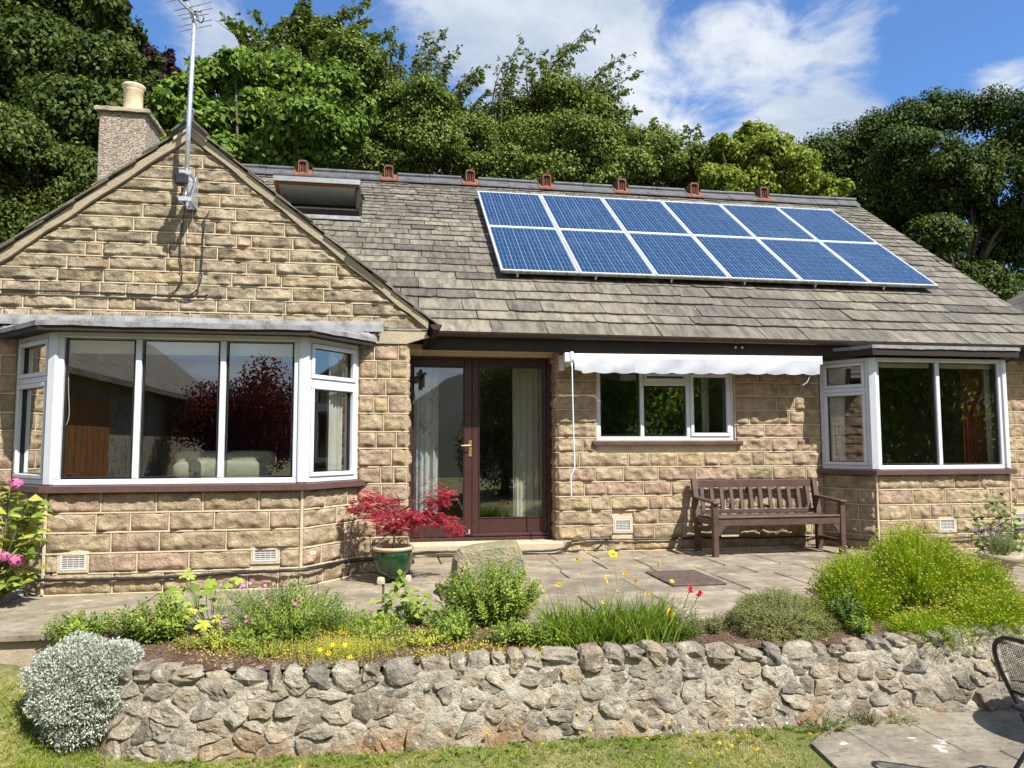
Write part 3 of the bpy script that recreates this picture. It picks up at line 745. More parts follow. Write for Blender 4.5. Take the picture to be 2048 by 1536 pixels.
# lead upstand dressed into the gable wall
V = []; F = []; N = 60
for i in range(N+1):
    x = -5.0+3.57*i/N; zt = 2.350+0.006*math.sin(x*3.1)+random.uniform(-0.0015, 0.0015)
    bul = 0.03+0.002*math.sin(x*9)+random.uniform(-0.001, 0.001)
    V += [(x, GY-0.085, 2.255), (x, GY-bul-0.045, (2.255+zt)/2), (x, GY-0.058, zt), (x, GY, zt+0.006)]
for i in range(N): F += [(4*i+j, 4*i+4+j, 4*i+5+j, 4*i+1+j) for j in range(3)]
mk('lead_flashing', V, F, MAT['lead'], lbr, True)

# kitchen window
o = np.array([0, 0.055, 0.0]); m = MB()
frame(m, o, X3, -Y3, KW[0], KW[1], KW[2], KW[3], (1.505, 2.065), 0.046, 0.035)
m.obb(o+X3*1.785+Z3*1.895, (0.257, 0.035, 0.026), np.stack([X3, -Y3, Z3], 1), 0.006)
kwin = m.build('kitchen_window', MAT['upvc'], house)
casement(kwin, MAT['glass'], o, X3, -Y3, KW[0]+0.046, 1.482, KW[2]+0.046, KW[3]-0.046, False)
casement(kwin, MAT['glass'], o, X3, -Y3, 1.528, 2.042, KW[2]+0.046, 1.869, False)
casement(kwin, MAT['glass'], o, X3, -Y3, 1.528, 2.042, 1.921, KW[3]-0.046, True, 0.035)
casement(kwin, MAT['glass'], o, X3, -Y3, 2.088, KW[1]-0.046, KW[2]+0.046, KW[3]-0.046, True, 0.042)
MB().bbox(KW[0]-0.07, KW[1]+0.07, -0.065, 0.06, KW[2]-0.052, KW[2]-0.004, 0.006).build('sill', MAT['sill'], kwin)
mb = MB().bbox(1.28, 1.47, 0.10, 0.13, 1.93, 2.02, 0.004); mb.build('vent_cover', MAT['vent'], kwin)

# ---------------------------------------------------------------- french doors
DY = 0.25
dframe = MB(); dframe.bbox(-1.2, -1.15, DY-0.04, DY+0.06, 0.13, 2.235); dframe.bbox(0.43, 0.50, DY-0.04, DY+0.06, 0.13, 2.235)
dframe.bbox(-1.15, 0.43, DY-0.04, DY+0.06, 2.17, 2.235); dframe.bbox(-1.15, 0.43, DY-0.075, DY+0.06, 0.13, 0.165)
doors = dframe.build('french_doors', MAT['maroon'], house)
def leaf(x0, x1, l, r):
    m = MB(); y0, y1 = DY-0.025, DY+0.025
    m.bbox(x0, x0+l, y0, y1, 0.17, 2.167); m.bbox(x1-r, x1, y0, y1, 0.17, 2.167)
    m.bbox(x0+l, x1-r, y0, y1, 2.075, 2.167); m.bbox(x0+l, x1-r, y0, y1, 0.17, 0.37)
    p = m.build('door_leaf', MAT['maroon'], doors)
    mk('pane', [(x0+l, DY, 0.37), (x1-r, DY, 0.37), (x1-r, DY, 2.075), (x0+l, DY, 2.075)], [(0, 1, 2, 3)], MAT['glassd'], doors)
    b = MB(); b.bbox(x0+l, x1-r, y0-0.008, y0+0.004, 0.37, 0.38, 0.002); b.bbox(x0+l, x1-r, y0-0.008, y0+0.004, 2.065, 2.075, 0.002)
    b.bbox(x0+l, x0+l+0.01, y0-0.008, y0+0.004, 0.38, 2.065, 0.002); b.bbox(x1-r-0.01, x1-r, y0-0.008, y0+0.004, 0.38, 2.065, 0.002); b.build('glazing_bead', MAT['maroon'], doors)
leaf(-1.145, -0.437, 0.05, 0.085); leaf(-0.433, 0.425, 0.075, 0.045)
m = MB(); m.bbox(-0.475, -0.435, DY-0.034, DY-0.025, 1.06, 1.24, 0.003); m.tube([(-0.455, DY-0.034, 1.185), (-0.455, DY-0.075, 1.185), (-0.475, DY-0.08, 1.185), (-0.56, DY-0.08, 1.182)], 0.009, 8)
m.tube([(-0.455, DY-0.036, 1.105), (-0.455, DY-0.04, 1.105)], 0.012, 8); m.build('door_handle', MAT['brass'], doors)
m = MB(); m.bbox(-0.475, -0.455, DY-0.04, DY-0.025, 0.20, 0.25, 0.003); m.bbox(-0.50, -0.455, DY-0.055, DY-0.04, 0.20, 0.212, 0.003); m.build('door_bolt', MAT['galv'], doors)
m = MB(); m.bbox(-0.433, 0.46, DY-0.07, DY-0.026, 0.172, 0.205, 0.006); m.build('weather_bar', MAT['maroon'], doors)
MB().bbox(-1.2, 0.545, -0.10, DY+0.06, 0.0, 0.128, 0.012).build('step', MAT['step'], house)
MB().box(0.475, 0.505, DY+0.06, 0.32, 0.13, 2.3).build('door_reveal', MAT['mortar'], house)

# ---------------------------------------------------------------- eaves
m = MB(); m.bbox(-1.02, 7.02, -0.315, -0.285, 2.195, 2.375, 0.004); m.build('fascia', MAT['brown'], house)
MB().box(-1.2, 7.0, -0.284, 0.32, 2.238, 2.258).build('soffit', MAT['cream'], house)
m = MB(); m.box(-1.2, 0.5, 0.18, 0.21, 2.19, 2.237); m.box(-1.2, -1.02, -0.284, 0.18, 2.195, 2.236); m.build('soffit_trim', MAT['cream'], house)
def gutter(a, b, up, r=0.055):
    """half-round gutter from a to b"""
    a, b = np.asarray(a, float), np.asarray(b, float); d = (b-a)/np.linalg.norm(b-a); x = np.cross(d, Z3); m = MB(); n = 10
    prof = [(r*math.cos(math.pi+math.pi*k/n), r*math.sin(math.pi+math.pi*k/n)) for k in range(n+1)]
    prof += [((r-0.005)*math.cos(2*math.pi-math.pi*k/n), (r-0.005)*math.sin(2*math.pi-math.pi*k/n)) for k in range(n+1)]
    m.prism([a+x*p+Z3*q for p, q in prof], b-a)
    L = np.linalg.norm(b-a)
    for s in np.arange(0.6, L-0.1, 0.92):
        c = a+d*s; pr = [((r+0.006)*math.cos(math.pi+math.pi*k/n), (r+0.006)*math.sin(math.pi+math.pi*k/n)) for k in range(n+1)]
        pr += [((r+0.001)*math.cos(2*math.pi-math.pi*k/n), (r+0.001)*math.sin(2*math.pi-math.pi*k/n)) for k in range(n+1)]
        m.prism([c+x*p+Z3*q for p, q in pr], d*0.03)
    m.prism([a+x*p+Z3*q for p, q in prof[:n+1]], d*0.006); m.prism([b-d*0.006+x*p+Z3*q for p, q in prof[:n+1]], d*0.006)
    return m
g = gutter((-0.90, -0.375, 2.385), (7.05, -0.375, 2.37), 1); g.build('gutter', MAT['gutter'], house)
g = gutter((-0.94, GY-0.10, 2.335), (-0.94, -0.38, 2.34), 1, 0.058); g.build('gutter', MAT['gutter'], house)
MB().bbox(-1.02, -0.995, GY-0.03, -0.30, 2.225, 2.42, 0.003).build('fascia', MAT['brown'], house)

# ---------------------------------------------------------------- main roof
UNDER = -0.045
m = MB()
m.add([roofpt(-4.25, 0.02, UNDER), roofpt(7.0, 0.02, UNDER), roofpt(7.0, RIDGE_S, UNDER), roofpt(-4.25, RIDGE_S, UNDER),
       (7.0, 8.4, 2.35), (-4.25, 8.4, 2.35)], [(0, 1, 2, 3), (3, 2, 4, 5)])
roof = m.build('roof', MAT['dark'], house)
def gable_z(x): return APZ+0.02-GM*abs(x-APX)
SLATES = []
def slate_mesh(x0, x1, s0, s1, th, base):
    """a split stone slate: ragged lower edge, worn corners, thickness th, lies sloping on the course below"""
    w = x1-x0; n = 6
    us = np.linspace(0, 1, n); jag = np.array([random.uniform(-0.008, 0.008) for _ in range(n)])
    cl, cr = (random.uniform(0.0, 0.03) if random.random() < 0.4 else random.uniform(0, 0.008) for _ in range(2))
    lowS = s0 + jag; lowS[0] += cl; lowS[-1] += cr
    tilt0 = th*1.15; V = []
    jx0, jx1 = random.uniform(-0.003, 0.003), random.uniform(-0.003, 0.003)
    for top in (1, 0):
        for u, sl in zip(us, lowS): V.append(roofpt(x0+w*u, sl, base+tilt0+(0 if top else -th)))
        V.append(roofpt(x1+jx1, s1, base+(0.004 if top else -0.006))); V.append(roofpt(x0+jx0, s1, base+(0.004 if top else -0.006)))
    k = n+2
    F = [tuple(range(k)), tuple(range(2*k-1, k-1, -1))] + [(i, i+k, (i+1) % k+k, (i+1) % k) for i in range(k)]
    return V, F
PVX0, PVX1, PVS0, PVS1 = -0.01, 6.08, 1.45, 4.57
RLX0, RLX1, RLS0, RLS1 = -2.98, -1.77, 3.36, 4.36
s = 0.0; k = 0; exps = [0.34, 0.22, 0.32, 0.23, 0.30, 0.22, 0.23, 0.19, 0.22, 0.20]
while s < RIDGE_S-0.06:
    e = exps[k] if k < len(exps) else max(0.125, 0.20-0.006*(k-9))+random.uniform(-0.008, 0.008)
    wmin, wmax = (0.36, 0.80) if k < 5 else ((0.28, 0.60) if k < 10 else (0.22, 0.46))
    x = -4.25+random.uniform(0, 0.2)
    while x < 7.02:
        w = random.uniform(wmin, wmax); x1 = min(x+w, 7.04)
        if 7.04-x1 < 0.12: x1 = 7.04
        P = roofpt((x+x1)/2, s+e*0.5)
        hid = gable_z(x1) > P[2]+0.12 and x1 < -0.9
        inpv = x > PVX0+0.25 and x1 < PVX1-0.03 and s > PVS0+0.10 and s+e < PVS1-0.1
        inrl = x1 > RLX0-0.02 and x < RLX1+0.02 and s+e > RLS0+0.02 and s < RLS1
        if inrl and not hid:
            if x < RLX0-0.1: x1c = RLX0-0.01; SLATES.append((x, x1c, s, s+e+0.05)); 
            elif x1 > RLX1+0.1: SLATES.append((RLX1+0.01, x1, s, s+e+0.05))
        elif not hid and not inpv:
            SLATES.append((x+0.0045, x1-0.0045, s, min(s+e+0.06, RIDGE_S)))
        x = x1
        if x >= 7.03: break
    s += e; k += 1
def slate_area(t):
    a = px(roofpt(t[0], t[2])); b = px(roofpt(t[1], t[2])); c = px(roofpt(t[1], t[3])); 
    if b[0] < 0 or a[0] > 2048: return 0
    return (b[0]-a[0])*abs(a[1]-c[1])
SLATES.sort(key=slate_area, reverse=True)
rv, rf, rr = [], [], []
for i, t in enumerate(SLATES):
    V, F = slate_mesh(*t, random.uniform(0.018, 0.032) if t[2] < 1.2 else random.uniform(0.013, 0.024), random.uniform(-0.028, -0.022)); r = random.random()
    if i < 300: mk('slate', V, F, MAT['slate'], roof, False, r)
    else:
        b = len(rv); rv += list(V); rf += [[q+b for q in f] for f in F]; rr += [r]*len(F)
if rv: tag(mk('slate_covering', rv, rf, MAT['slate'], roof, False, rr), kind='stuff')

# ridge tiles and terracotta ridge vents
def ridge_section(x0, x1, mat, w=0.165, th=0.016, lift=0.0, roll=True):
    R0 = roofpt(0, RIDGE_S, 0.0); m = MB(); pts = []
    for sgn in (-1, 1): pass
    a = np.array([0, ca, sa])
    lo = roofpt(0, RIDGE_S-w, 0.035+lift); ap = np.array([0, R0[1], R0[2]+0.062+lift]); bk = np.array([0, 2*R0[1]-lo[1], lo[2]])
    prof = [lo, ap, bk, bk-Z3*th*1.4, ap-Z3*th*1.2, lo-Z3*th*1.4]
    m.prism([np.array([x0, p[1], p[2]]) for p in prof], (x1-x0, 0, 0))
    if roll: m.tube([(x0, ap[1], ap[2]+0.012), (x1, ap[1], ap[2]+0.012)], 0.032, 10)
    return m.build('ridge_tile', mat, roof)
x = -3.9; VX = [-2.73, -1.38, -0.05, 1.24, 2.55, 3.86, 5.16]
edges = sorted([v-0.14 for v in VX]+[v+0.14 for v in VX]); xs = [-4.2]+edges+[7.0]
for i in range(0, len(xs), 2):
    a, b = xs[i], xs[i+1]; n = max(1, round((b-a)/0.46))
    for j in range(n): ridge_section(a+(b-a)*j/n+0.003, a+(b-a)*(j+1)/n-0.003, MAT['ridge'], lift=random.uniform(-0.004, 0.004))
R0 = roofpt(0, RIDGE_S, 0)
for v in VX:
    vt = ridge_section(v-0.137, v+0.137, MAT['terracotta'], 0.17, 0.018, 0.006, False); vt.name = 'ridge_vent'; ORG[vt.name] = np.zeros(3)
    m = MB(); zt = R0[2]+0.05; w = 0.074; hh = 0.135; y0, y1 = R0[1]-0.115, R0[1]+0.10
    arc = [(v-w, zt-0.075)] + [(v-w+0.035*(1-math.cos(t)), zt+hh-0.035+0.035*math.sin(t)) for t in np.linspace(0, math.pi/2, 5)] + [(v+w-0.035*(1-math.cos(t)), zt+hh-0.035+0.035*math.sin(t)) for t in np.linspace(math.pi/2, 0, 5)] + [(v+w, zt-0.075)]
    inn = [(v+(qx-v)*0.76, zt-0.06 if qz < zt else zt+(qz-zt)*0.80) for qx, qz in arc]
    n = len(arc); V = []; F = []
    for y in (y0, y1):
        V += [(qx, y, qz) for qx, qz in arc]; V += [(qx, y, qz) for qx, qz in inn]
    for i in range(n-1):
        F += [(i, i+1, n+i+1, n+i), (2*n+i+1, 2*n+i, 3*n+i, 3*n+i+1), (i+1, i, 2*n+i, 2*n+i+1), (n+i, n+i+1, 3*n+i+1, 3*n+i)]
    m.add(V, F); m.build('vent_hood', MAT['terracotta'], vt)
    m = MB(); m.box(v-w*0.75, v+w*0.75, y0+0.05, y0+0.06, zt-0.06, zt+hh*0.8)
    for q in (-0.5, 0, 0.5): m.box(v+q*w-0.006, v+q*w+0.006, y0+0.02, y0+0.05, zt-0.05, zt+0.06)
    m.build('vent_grille', MAT['terracotta'], vt)

# ---------------------------------------------------------------- gable roof: verge slates, cement band, ridge, finial
m = MB(); ez = APZ-GM*2.25
for sgn in (-1, 1):
    pr = [(APX, GY-0.05, APZ-0.015), (APX+sgn*2.22, GY-0.05, APZ-0.015-GM*2.22), (APX+sgn*2.22, GY-0.05, APZ-0.055-GM*2.22), (APX, GY-0.05, APZ-0.055)]
    m.prism(pr, (0, 3.4, 0))
gable_roof = m.build('gable_roof', MAT['dark'], house)
gl = math.hypot(1, GM)
for sgn in (-1, 1):
    t = 0.02; k = 0
    while t < 2.26:
        L = random.uniform(0.17, 0.30); th = random.uniform(0.010, 0.018); lift = 0.02+random.uniform(-0.003, 0.003)
        def P(tt, y, off): return np.array([APX+sgn*(tt/1.0-off*GM/gl*-1*0)+sgn*off*GM/gl, y, APZ-GM*tt+off/gl])
        t1 = min(t+L+0.12, 2.30); yo = GY-0.085+random.uniform(-0.015, 0.012)
        MB().prism([P(t, yo, -0.012), P(t1, yo, 0.010+lift-0.02), P(t1, yo, 0.010+lift-0.02+th), P(t, yo, th-0.012)], (0, 0.34, 0)).build('verge_slate', MAT['slate'], gable_roof, rnd=random.random())
        t += L
    # slate courses behind the verge
    gv = MB(); gr_ = []; t = 0.02
    while t < 2.24:
        L = random.uniform(0.18, 0.24); y = GY+0.2; yend = -0.2+(APZ-GM*t-2.39)/SL+0.1
        while y < yend:
            w_ = random.uniform(0.25, 0.5); th_ = random.uniform(0.012, 0.02); t1 = min(t+L+0.1, 2.30)
            k0 = len(gv.F); gv.prism([P(t, y+0.004, -0.014), P(t1, y+0.004, 0.008), P(t1, y+0.004, 0.008+th_), P(t, y+0.004, th_-0.014)], (0, w_-0.008, 0)); gr_ += [random.random()]*(len(gv.F)-k0); y += w_
        t += L
    tag(mk('slate_covering', gv.V, gv.F, MAT['slate'], gable_roof, False, gr_), kind='stuff')
    # cement band under the slates
    V = []; F = []; N = 24
    for i in range(N+1):
        tt = 0.0+2.20*i/N; wv = 0.105+0.008*math.sin(i*1.3)+random.uniform(-0.004, 0.004)
        x_ = APX+sgn*tt
        for (y, dz) in ((GY, -0.02), (GY-0.055, -0.022), (GY-0.048, -wv), (GY, -wv-0.004)): V.append((x_, y, APZ+dz-GM*tt-(0.0)))
    for i in range(N):
        for j in range(3): F.append((4*i+j, 4*i+4+j, 4*i+5+j, 4*i+1+j))
    mk('verge_band', V, F, MAT['cast'], house)
m = MB()
for sgn in (-1, 1): m.prism([(APX, GY-0.12, APZ+0.06), (APX+sgn*0.155, GY-0.12, APZ+0.075-GM*0.19), (APX+sgn*0.155, GY-0.12, APZ+0.05-GM*0.19), (APX, GY-0.12, APZ+0.035)], (0, 3.2, 0))
m.build('gable_ridge', MAT['ridge'], gable_roof)
m = MB(); c = np.array([APX, GY-0.10, APZ+0.105]); m.tube([c+0.032*np.array([math.cos(t), 0, math.sin(t)]) for t in np.linspace(0, 2*math.pi, 17)[:-1]], 0.016, 8, closed=True)
m.bbox(APX-0.03, APX+0.03, GY-0.115, GY-0.07, APZ+0.04, APZ+0.085); m.build('finial', MAT['ridge'], gable_roof)
m = MB()
for sgn in (-1, 1):
    mm = [(APX, GY-0.075, APZ+0.035), (APX+sgn*0.16, GY-0.075, APZ+0.04-GM*0.18), (APX+sgn*0.14, GY-0.075, APZ-0.02-GM*0.17), (APX, GY-0.075, APZ-0.03)]
    m.prism(mm, (0, 0.05, 0))
m.build('ridge_bedding', MAT['mortar'], gable_roof)

# ---------------------------------------------------------------- chimney
CX0, CX1, CY0, CY1, CZ = -4.93, -4.39, 1.50, 2.12, 5.33
chim = MB().bbox(CX0, CX1, CY0, CY1, 2.6, CZ, 0.012).build('chimney', MAT['dash'], house)
V = []; F = []; n = 36
for ring, (ex, z) in enumerate(((0.0, CZ-0.002), (0.045, CZ-0.005), (0.05, CZ+0.035), (0.03, CZ+0.05), (-0.10, CZ+0.085))):
    for k in range(n):
        t = 4*k/n; sd = int(t); q = t-sd; xa, xb, ya, yb = CX0-ex, CX1+ex, CY0-ex, CY1+ex
        P = [(xa+(xb-xa)*q, ya), (xb, ya+(yb-ya)*q), (xb-(xb-xa)*q, yb), (xa, yb-(yb-ya)*q)][sd]
        V.append((P[0]+random.uniform(-1, 1)*0.006, P[1]+random.uniform(-1, 1)*0.006, z+random.uniform(-1, 1)*0.006*(ring > 0)))
for r_ in range(4):
    for k in range(n): F.append((r_*n+k, r_*n+(k+1) % n, (r_+1)*n+(k+1) % n, (r_+1)*n+k))
F.append(tuple(4*n+k for k in range(n)))
mk('chimney_cap', V, F, MAT['cast'], chim)
pc = ((CX0+CX1)/2+0.02, (CY0+CY1)/2, CZ+0.055)
MB().lathe(pc, [(0.125, 0), (0.125, 0.02), (0.117, 0.05), (0.113, 0.33), (0.117, 0.335), (0.117, 0.35), (0.122, 0.37), (0.138, 0.395), (0.140, 0.415), (0.130, 0.425), (0.102, 0.425), (0.098, 0.30)], 28).build('chimney_pot', MAT['pot'], chim, True)
m = MB(); m.prism([(CX0-0.02, CY0-0.012, 3.62), (CX1+0.1, CY0-0.012, 3.62), (CX1+0.1, CY0-0.012, 3.92), (CX0-0.02, CY0-0.012, 3.72)], (0, 0.01, 0)); m.build('chimney_flashing', MAT['lead'], chim)

# ---------------------------------------------------------------- roof window, tilted open
def rp(x, s, o): return roofpt(x, s, o)
m = MB(); ax = np.stack([X3, np.array([0, ca, sa]), np.array([0, -sa, ca])], 1)
x0, x1, s0, s1 = RLX0+0.02, RLX1-0.02, RLS0+0.04, RLS1-0.02
for (xa, xb, a, b) in ((x0, x1, s0, s0+0.055), (x0, x1, s1-0.055, s1), (x0, x0+0.055, s0+0.055, s1-0.055), (x1-0.055, x1, s0+0.055, s1-0.055)):
    m.obb(rp((xa+xb)/2, (a+b)/2, 0.03), ((xb-xa)/2, (b-a)/2, 0.065), ax, 0.004)
rl = m.build('roof_window', MAT['brown'], house)
m = MB(); m.obb(rp((x0+x1)/2, s0-0.075, 0.004), ((x1-x0)/2+0.03, 0.075, 0.006), ax, 0.002); m.build('lead_apron', MAT['lead'], rl)
m = MB(); m.add([rp(x0+.05, s0+.05, -0.10), rp(x1-.05, s0+.05, -0.10), rp(x1-.05, s1-.05, -0.10), rp(x0+.05, s1-.05, -0.10)], [(0, 1, 2, 3)]); m.build('opening_shade_sheet', MAT['dark'], rl)  # near-black sheet, the unlit room below the opening put into its colour
th = RAD(52); pm = rp(0, (s0+s1)/2, 0.06); dv = np.array([0, ca*math.cos(th)-sa*-math.sin(th)*0, 0])
ang = RAD(36.652)-th       # slope angle of the tilted sash; the lower edge swings out
dd = np.array([0, math.cos(ang), math.sin(ang)]); nn = np.array([0, -math.sin(ang), math.cos(ang)]); ax2 = np.stack([X3, dd, nn], 1)
H = (s1-s0)/2-0.03; cx = (x0+x1)/2; W = (x1-x0)/2-0.005
def sp(x, v, o): return pm+X3*x+dd*v+nn*o
m = MB()
for (xa, xb, a, b) in ((x0, x1, -H, -H+0.06), (x0, x1, H-0.06, H), (x0, x0+0.06, -H+0.06, H-0.06), (x1-0.06, x1, -H+0.06, H-0.06)):
    m.obb(sp((xa+xb)/2, (a+b)/2, 0.0), ((xb-xa)/2, (b-a)/2, 0.028), ax2, 0.004)
m.build('tilted_sash', MAT['wood'], rl)
m = MB()
for (xa, xb, a, b) in ((x0-.01, x1+.01, -H-0.035, -H+0.05), (x0-.01, x0+0.05, -H+0.05, H), (x1-0.05, x1+.01, -H+0.05, H)):
    m.obb(sp((xa+xb)/2, (a+b)/2, 0.04), ((xb-xa)/2, (b-a)/2, 0.018), ax2, 0.004)
m.obb(sp(cx, -H-0.03, 0.01), (W+0.015, 0.008, 0.04), ax2, 0.003)
m.build('sash_cladding', plain('grey anodised cladding', (0.20, 0.205, 0.21), 0.4, metal=0.3), rl)
m = MB(); m.obb(sp(cx, 0, 0.015), (W-0.06, H-0.06, 0.004), ax2, 0.001); m.build('sash_blind', MAT['upvc'], rl)
m = MB(); m.bar(rp(x1-0.02, s0+0.03, 0.10), sp(x1-0.02, -H+0.04, 0), 0.02, 0.05, up=(1, 0, 0)); m.bar(rp(x0+0.02, s0+0.25, 0.10), sp(x0+0.02, -H*0.4, 0), 0.015, 0.03, up=(1, 0, 0)); m.build('stay', MAT['brown'], rl)

# ---------------------------------------------------------------- rooms behind the glass
def room(x0, x1, y0, y1, z0, z1, floor_pts=None):
    m = MB(); m.add([(x0, y0, z1), (x1, y0, z1), (x1, y1, z1), (x0, y1, z1), (x0, y0, z0), (x1, y0, z0), (x1, y1, z0), (x0, y1, z0)], [(0, 1, 2, 3), (0, 3, 7, 4), (1, 5, 6, 2), (3, 2, 6, 7)])
    if floor_pts: m.add([(p[0], p[1], z1) for p in floor_pts], [tuple(range(len(floor_pts)))])
    m.build('room_lining', MAT['wallin'], house)
    f = MB(); f.add([(x0, y0, z0), (x1, y0, z0), (x1, y1, z0), (x0, y1, z0)], [(0, 1, 2, 3)])
    if floor_pts: f.add([(p[0], p[1], z0) for p in floor_pts], [tuple(range(len(floor_pts)))])
    f.build('room_floor', MAT['floorin'], house)
room(-4.88, -1.52, -0.74, 3.6, 0.12, 2.225, [(-4.55, -0.74), (-4.55, -1.06), (-4.1, -1.54), (-2.1, -1.54), (-1.7, -1.06), (-1.7, -0.74)])
room(-1.19, 0.49, 0.32, 5.0, 0.13, 2.235)
room(0.9, 2.75, 0.31, 3.2, 0.12, 2.23)
room(3.3, 6.4, 0.31, 3.4, 0.12, 2.235, [(3.74, 0.31), (3.74, 0.01), (4.07, -0.48), (5.71, -0.48), (6.04, 0.01), (6.04, 0.31)])
finish_stones()
# ================================================================ THINGS ON THE HOUSE
# ---------------------------------------------------------------- solar panels
def cellmat():
    m, nt, b = newmat('polycrystalline cells'); t = NT(nt); p = t.pos(); r = t.attr('rnd')
    v = t.node('ShaderNodeTexVoronoi'); t.l.new(p, v.inputs['Vector']); v.inputs['Scale'].default_value = 45
    sp = t.node('ShaderNodeSeparateColor'); t.l.new(v.outputs['Color'], sp.inputs[0])
    c = t.mix(sp.outputs[0], (0.008, 0.032, 0.086), (0.014, 0.055, 0.13))
    c = t.mix(t.math('MULTIPLY', r, 0.5), c, (0.010, 0.040, 0.10))
    c = t.mix(t.mr(t.noise(p, 1.6, 5, 0.6), 0.5, 0.8, 0, 0.22), c, (0.16, 0.19, 0.22))
    t.put(b.inputs['Base Color'], c); b.inputs['Roughness'].default_value = 0.16; b.inputs['Metallic'].default_value = 0.15
    b.inputs['Coat Weight'].default_value = 0.5; b.inputs['Coat Roughness'].default_value = 0.06
    return m
MAT['cell'] = cellmat()
MAT['backsheet'] = plain('white backsheet', (0.22, 0.26, 0.32), 0.2, var=0.05, coat=0.4)
PW, PH = 1.0148, 1.5318
rows = ['lower row', 'upper row']; ords = ['first', 'second', 'third', 'fourth', 'fifth', 'sixth']
axr = np.stack([X3, np.array([0, ca, sa]), np.array([0, -sa, ca])], 1)
PVO = 0.11
for j in range(2):
    for i in range(6):
        x0 = -0.012+i*PW+0.006; x1 = x0+PW-0.014; s0 = 1.467+j*PH+0.006; s1 = s0+PH-0.014
        base = roofpt(x0, s0, 0.0)
        pv = thing('solar_panel', f'blue solar panel, {ords[i]} from the left in the {rows[j]} on the slate roof', 'solar panel', tuple(base), 'solar panels in two rows on the roof')
        m = MB(); fw = 0.022
        for (xa, xb, a, b) in ((x0, x1, s1-fw, s1), (x0, x0+fw, s0+fw, s1-fw), (x1-fw, x1, s0+fw, s1-fw), (x0, x1, s0, s0+fw)):
            m.obb(roofpt((xa+xb)/2, (a+b)/2, PVO-0.018), ((xb-xa)/2, (b-a)/2, 0.02), axr, 0.002)
        m.build('frame', MAT['frameal'], pv)
        MB().obb(roofpt((x0+x1)/2, (s0+s1)/2, PVO-0.012), ((x1-x0)/2-fw, (s1-s0)/2-fw, 0.006), axr, 0.001).build('backsheet', MAT['backsheet'], pv)
        V = []; F = []; R_ = []; cw = (x1-x0-2*fw-0.02)/6; ch = (s1-s0-2*fw-0.024)/10; g = 0.0035
        for b_ in range(10):
            for a_ in range(6):
                xa = x0+fw+0.01+a_*cw+g*1.3; xb = xa+cw-2.6*g; a = s0+fw+0.012+b_*ch+g; b = a+ch-2*g; k = len(V)
                V += [roofpt(xa, a, PVO-0.0045), roofpt(xb, a, PVO-0.0045), roofpt(xb, b, PVO-0.0045), roofpt(xa, b, PVO-0.0045)]
                F.append((k, k+1, k+2, k+3)); R_.append(random.random())
        tag(mk('cell_grid', V, F, MAT['cell'], pv, False, R_), kind='stuff')
        V = []; F = []
        for a_ in range(6):
            for q in (0.33, 0.67):
                xc = x0+fw+0.01+(a_+q)*cw; k = len(V)
                V += [roofpt(xc-0.0008, s0+fw+.01, PVO-0.003), roofpt(xc+0.0008, s0+fw+.01, PVO-0.003), roofpt(xc+0.0008, s1-fw-.01, PVO-0.003), roofpt(xc-0.0008, s1-fw-.01, PVO-0.003)]; F.append((k, k+1, k+2, k+3))
        mk('busbar', V, F, MAT['frameal'], pv)
        if j == 0:
            MB().obb(roofpt((x0+x1)/2, s0-0.004, PVO-0.026), ((x1-x0)/2, 0.003, 0.017), axr, 0.001).build('dirty_edge', MAT['dirtyal'], pv)
        m = MB()
        for q in (0.22,): m.obb(roofpt(x0+(x1-x0)*q, s0+0.135, 0.045), (0.012, 0.12, 0.040), axr, 0.003)
        m.build('mounting_hook', MAT['galv'], pv)
rail = thing('mounting_rail', 'long aluminium rail under the lower edge of the solar panels', 'rail', tuple(roofpt(0, 1.7, 0)))
MB().obb(roofpt(3.03, 1.78, 0.065), (3.03, 0.02, 0.018), axr, 0.003).build('rail_bar', MAT['galv'], rail)

# ---------------------------------------------------------------- television aerial
ae = thing('television_aerial', 'silver mast with television aerial bracketed to the stone gable', 'aerial', (-3.19, GY, 3.35))
MX, MY = -3.19, -1.30
MB().tube([(MX, MY, 3.37), (MX+0.012, MY, 4.2), (MX+0.03, MY, 5.15)], 0.021, 12).build('mast', MAT['galv'], ae, True)
m = MB(); m.bbox(MX-0.055, MX+0.055, GY-0.045, GY-0.030, 3.36, 3.66, 0.002)
for z in (3.38, 3.62):
    m.bbox(MX-0.05, MX-0.035, MY-0.03, GY-0.045, z-0.02, z+0.02, 0.002); m.bbox(MX+0.035, MX+0.05, MY-0.03, GY-0.045, z-0.02, z+0.02, 0.002); m.bbox(MX-0.05, MX+0.05, MY-0.045, MY-0.03, z-0.02, z+0.02, 0.002)
m.prism([(MX+0.05, MY-0.04, 3.36), (MX+0.05, GY-0.045, 3.36), (MX+0.05, GY-0.045, 3.66), (MX+0.05, GY-0.09, 3.66)], (0.004, 0, 0)); m.build('bracket', MAT['galv'], ae)
m = MB()
for z in (3.39, 3.63):
    for q in (-0.035, 0.035): m.tube([(MX+q*0.6, GY-0.046, z), (MX+q*0.6, GY-0.058, z)], 0.010, 6)
m.build('bolt', MAT['galv'], ae)
MB().bbox(MX-0.075, MX+0.03, MY-0.10, MY-0.022, 3.49, 3.60, 0.018).build('junction_box', MAT['black'], ae)
top = np.array([MX+0.03, MY, 5.10]); bd = np.array([-0.42, -0.80, 0.16]); bd /= np.linalg.norm(bd); side = np.cross(bd, Z3); side /= np.linalg.norm(side)
b0 = top-bd*0.06; b1 = top+bd*0.75
m = MB(); m.bar(b0, b1, 0.02, 0.02); m.build('boom', MAT['galv'], ae)
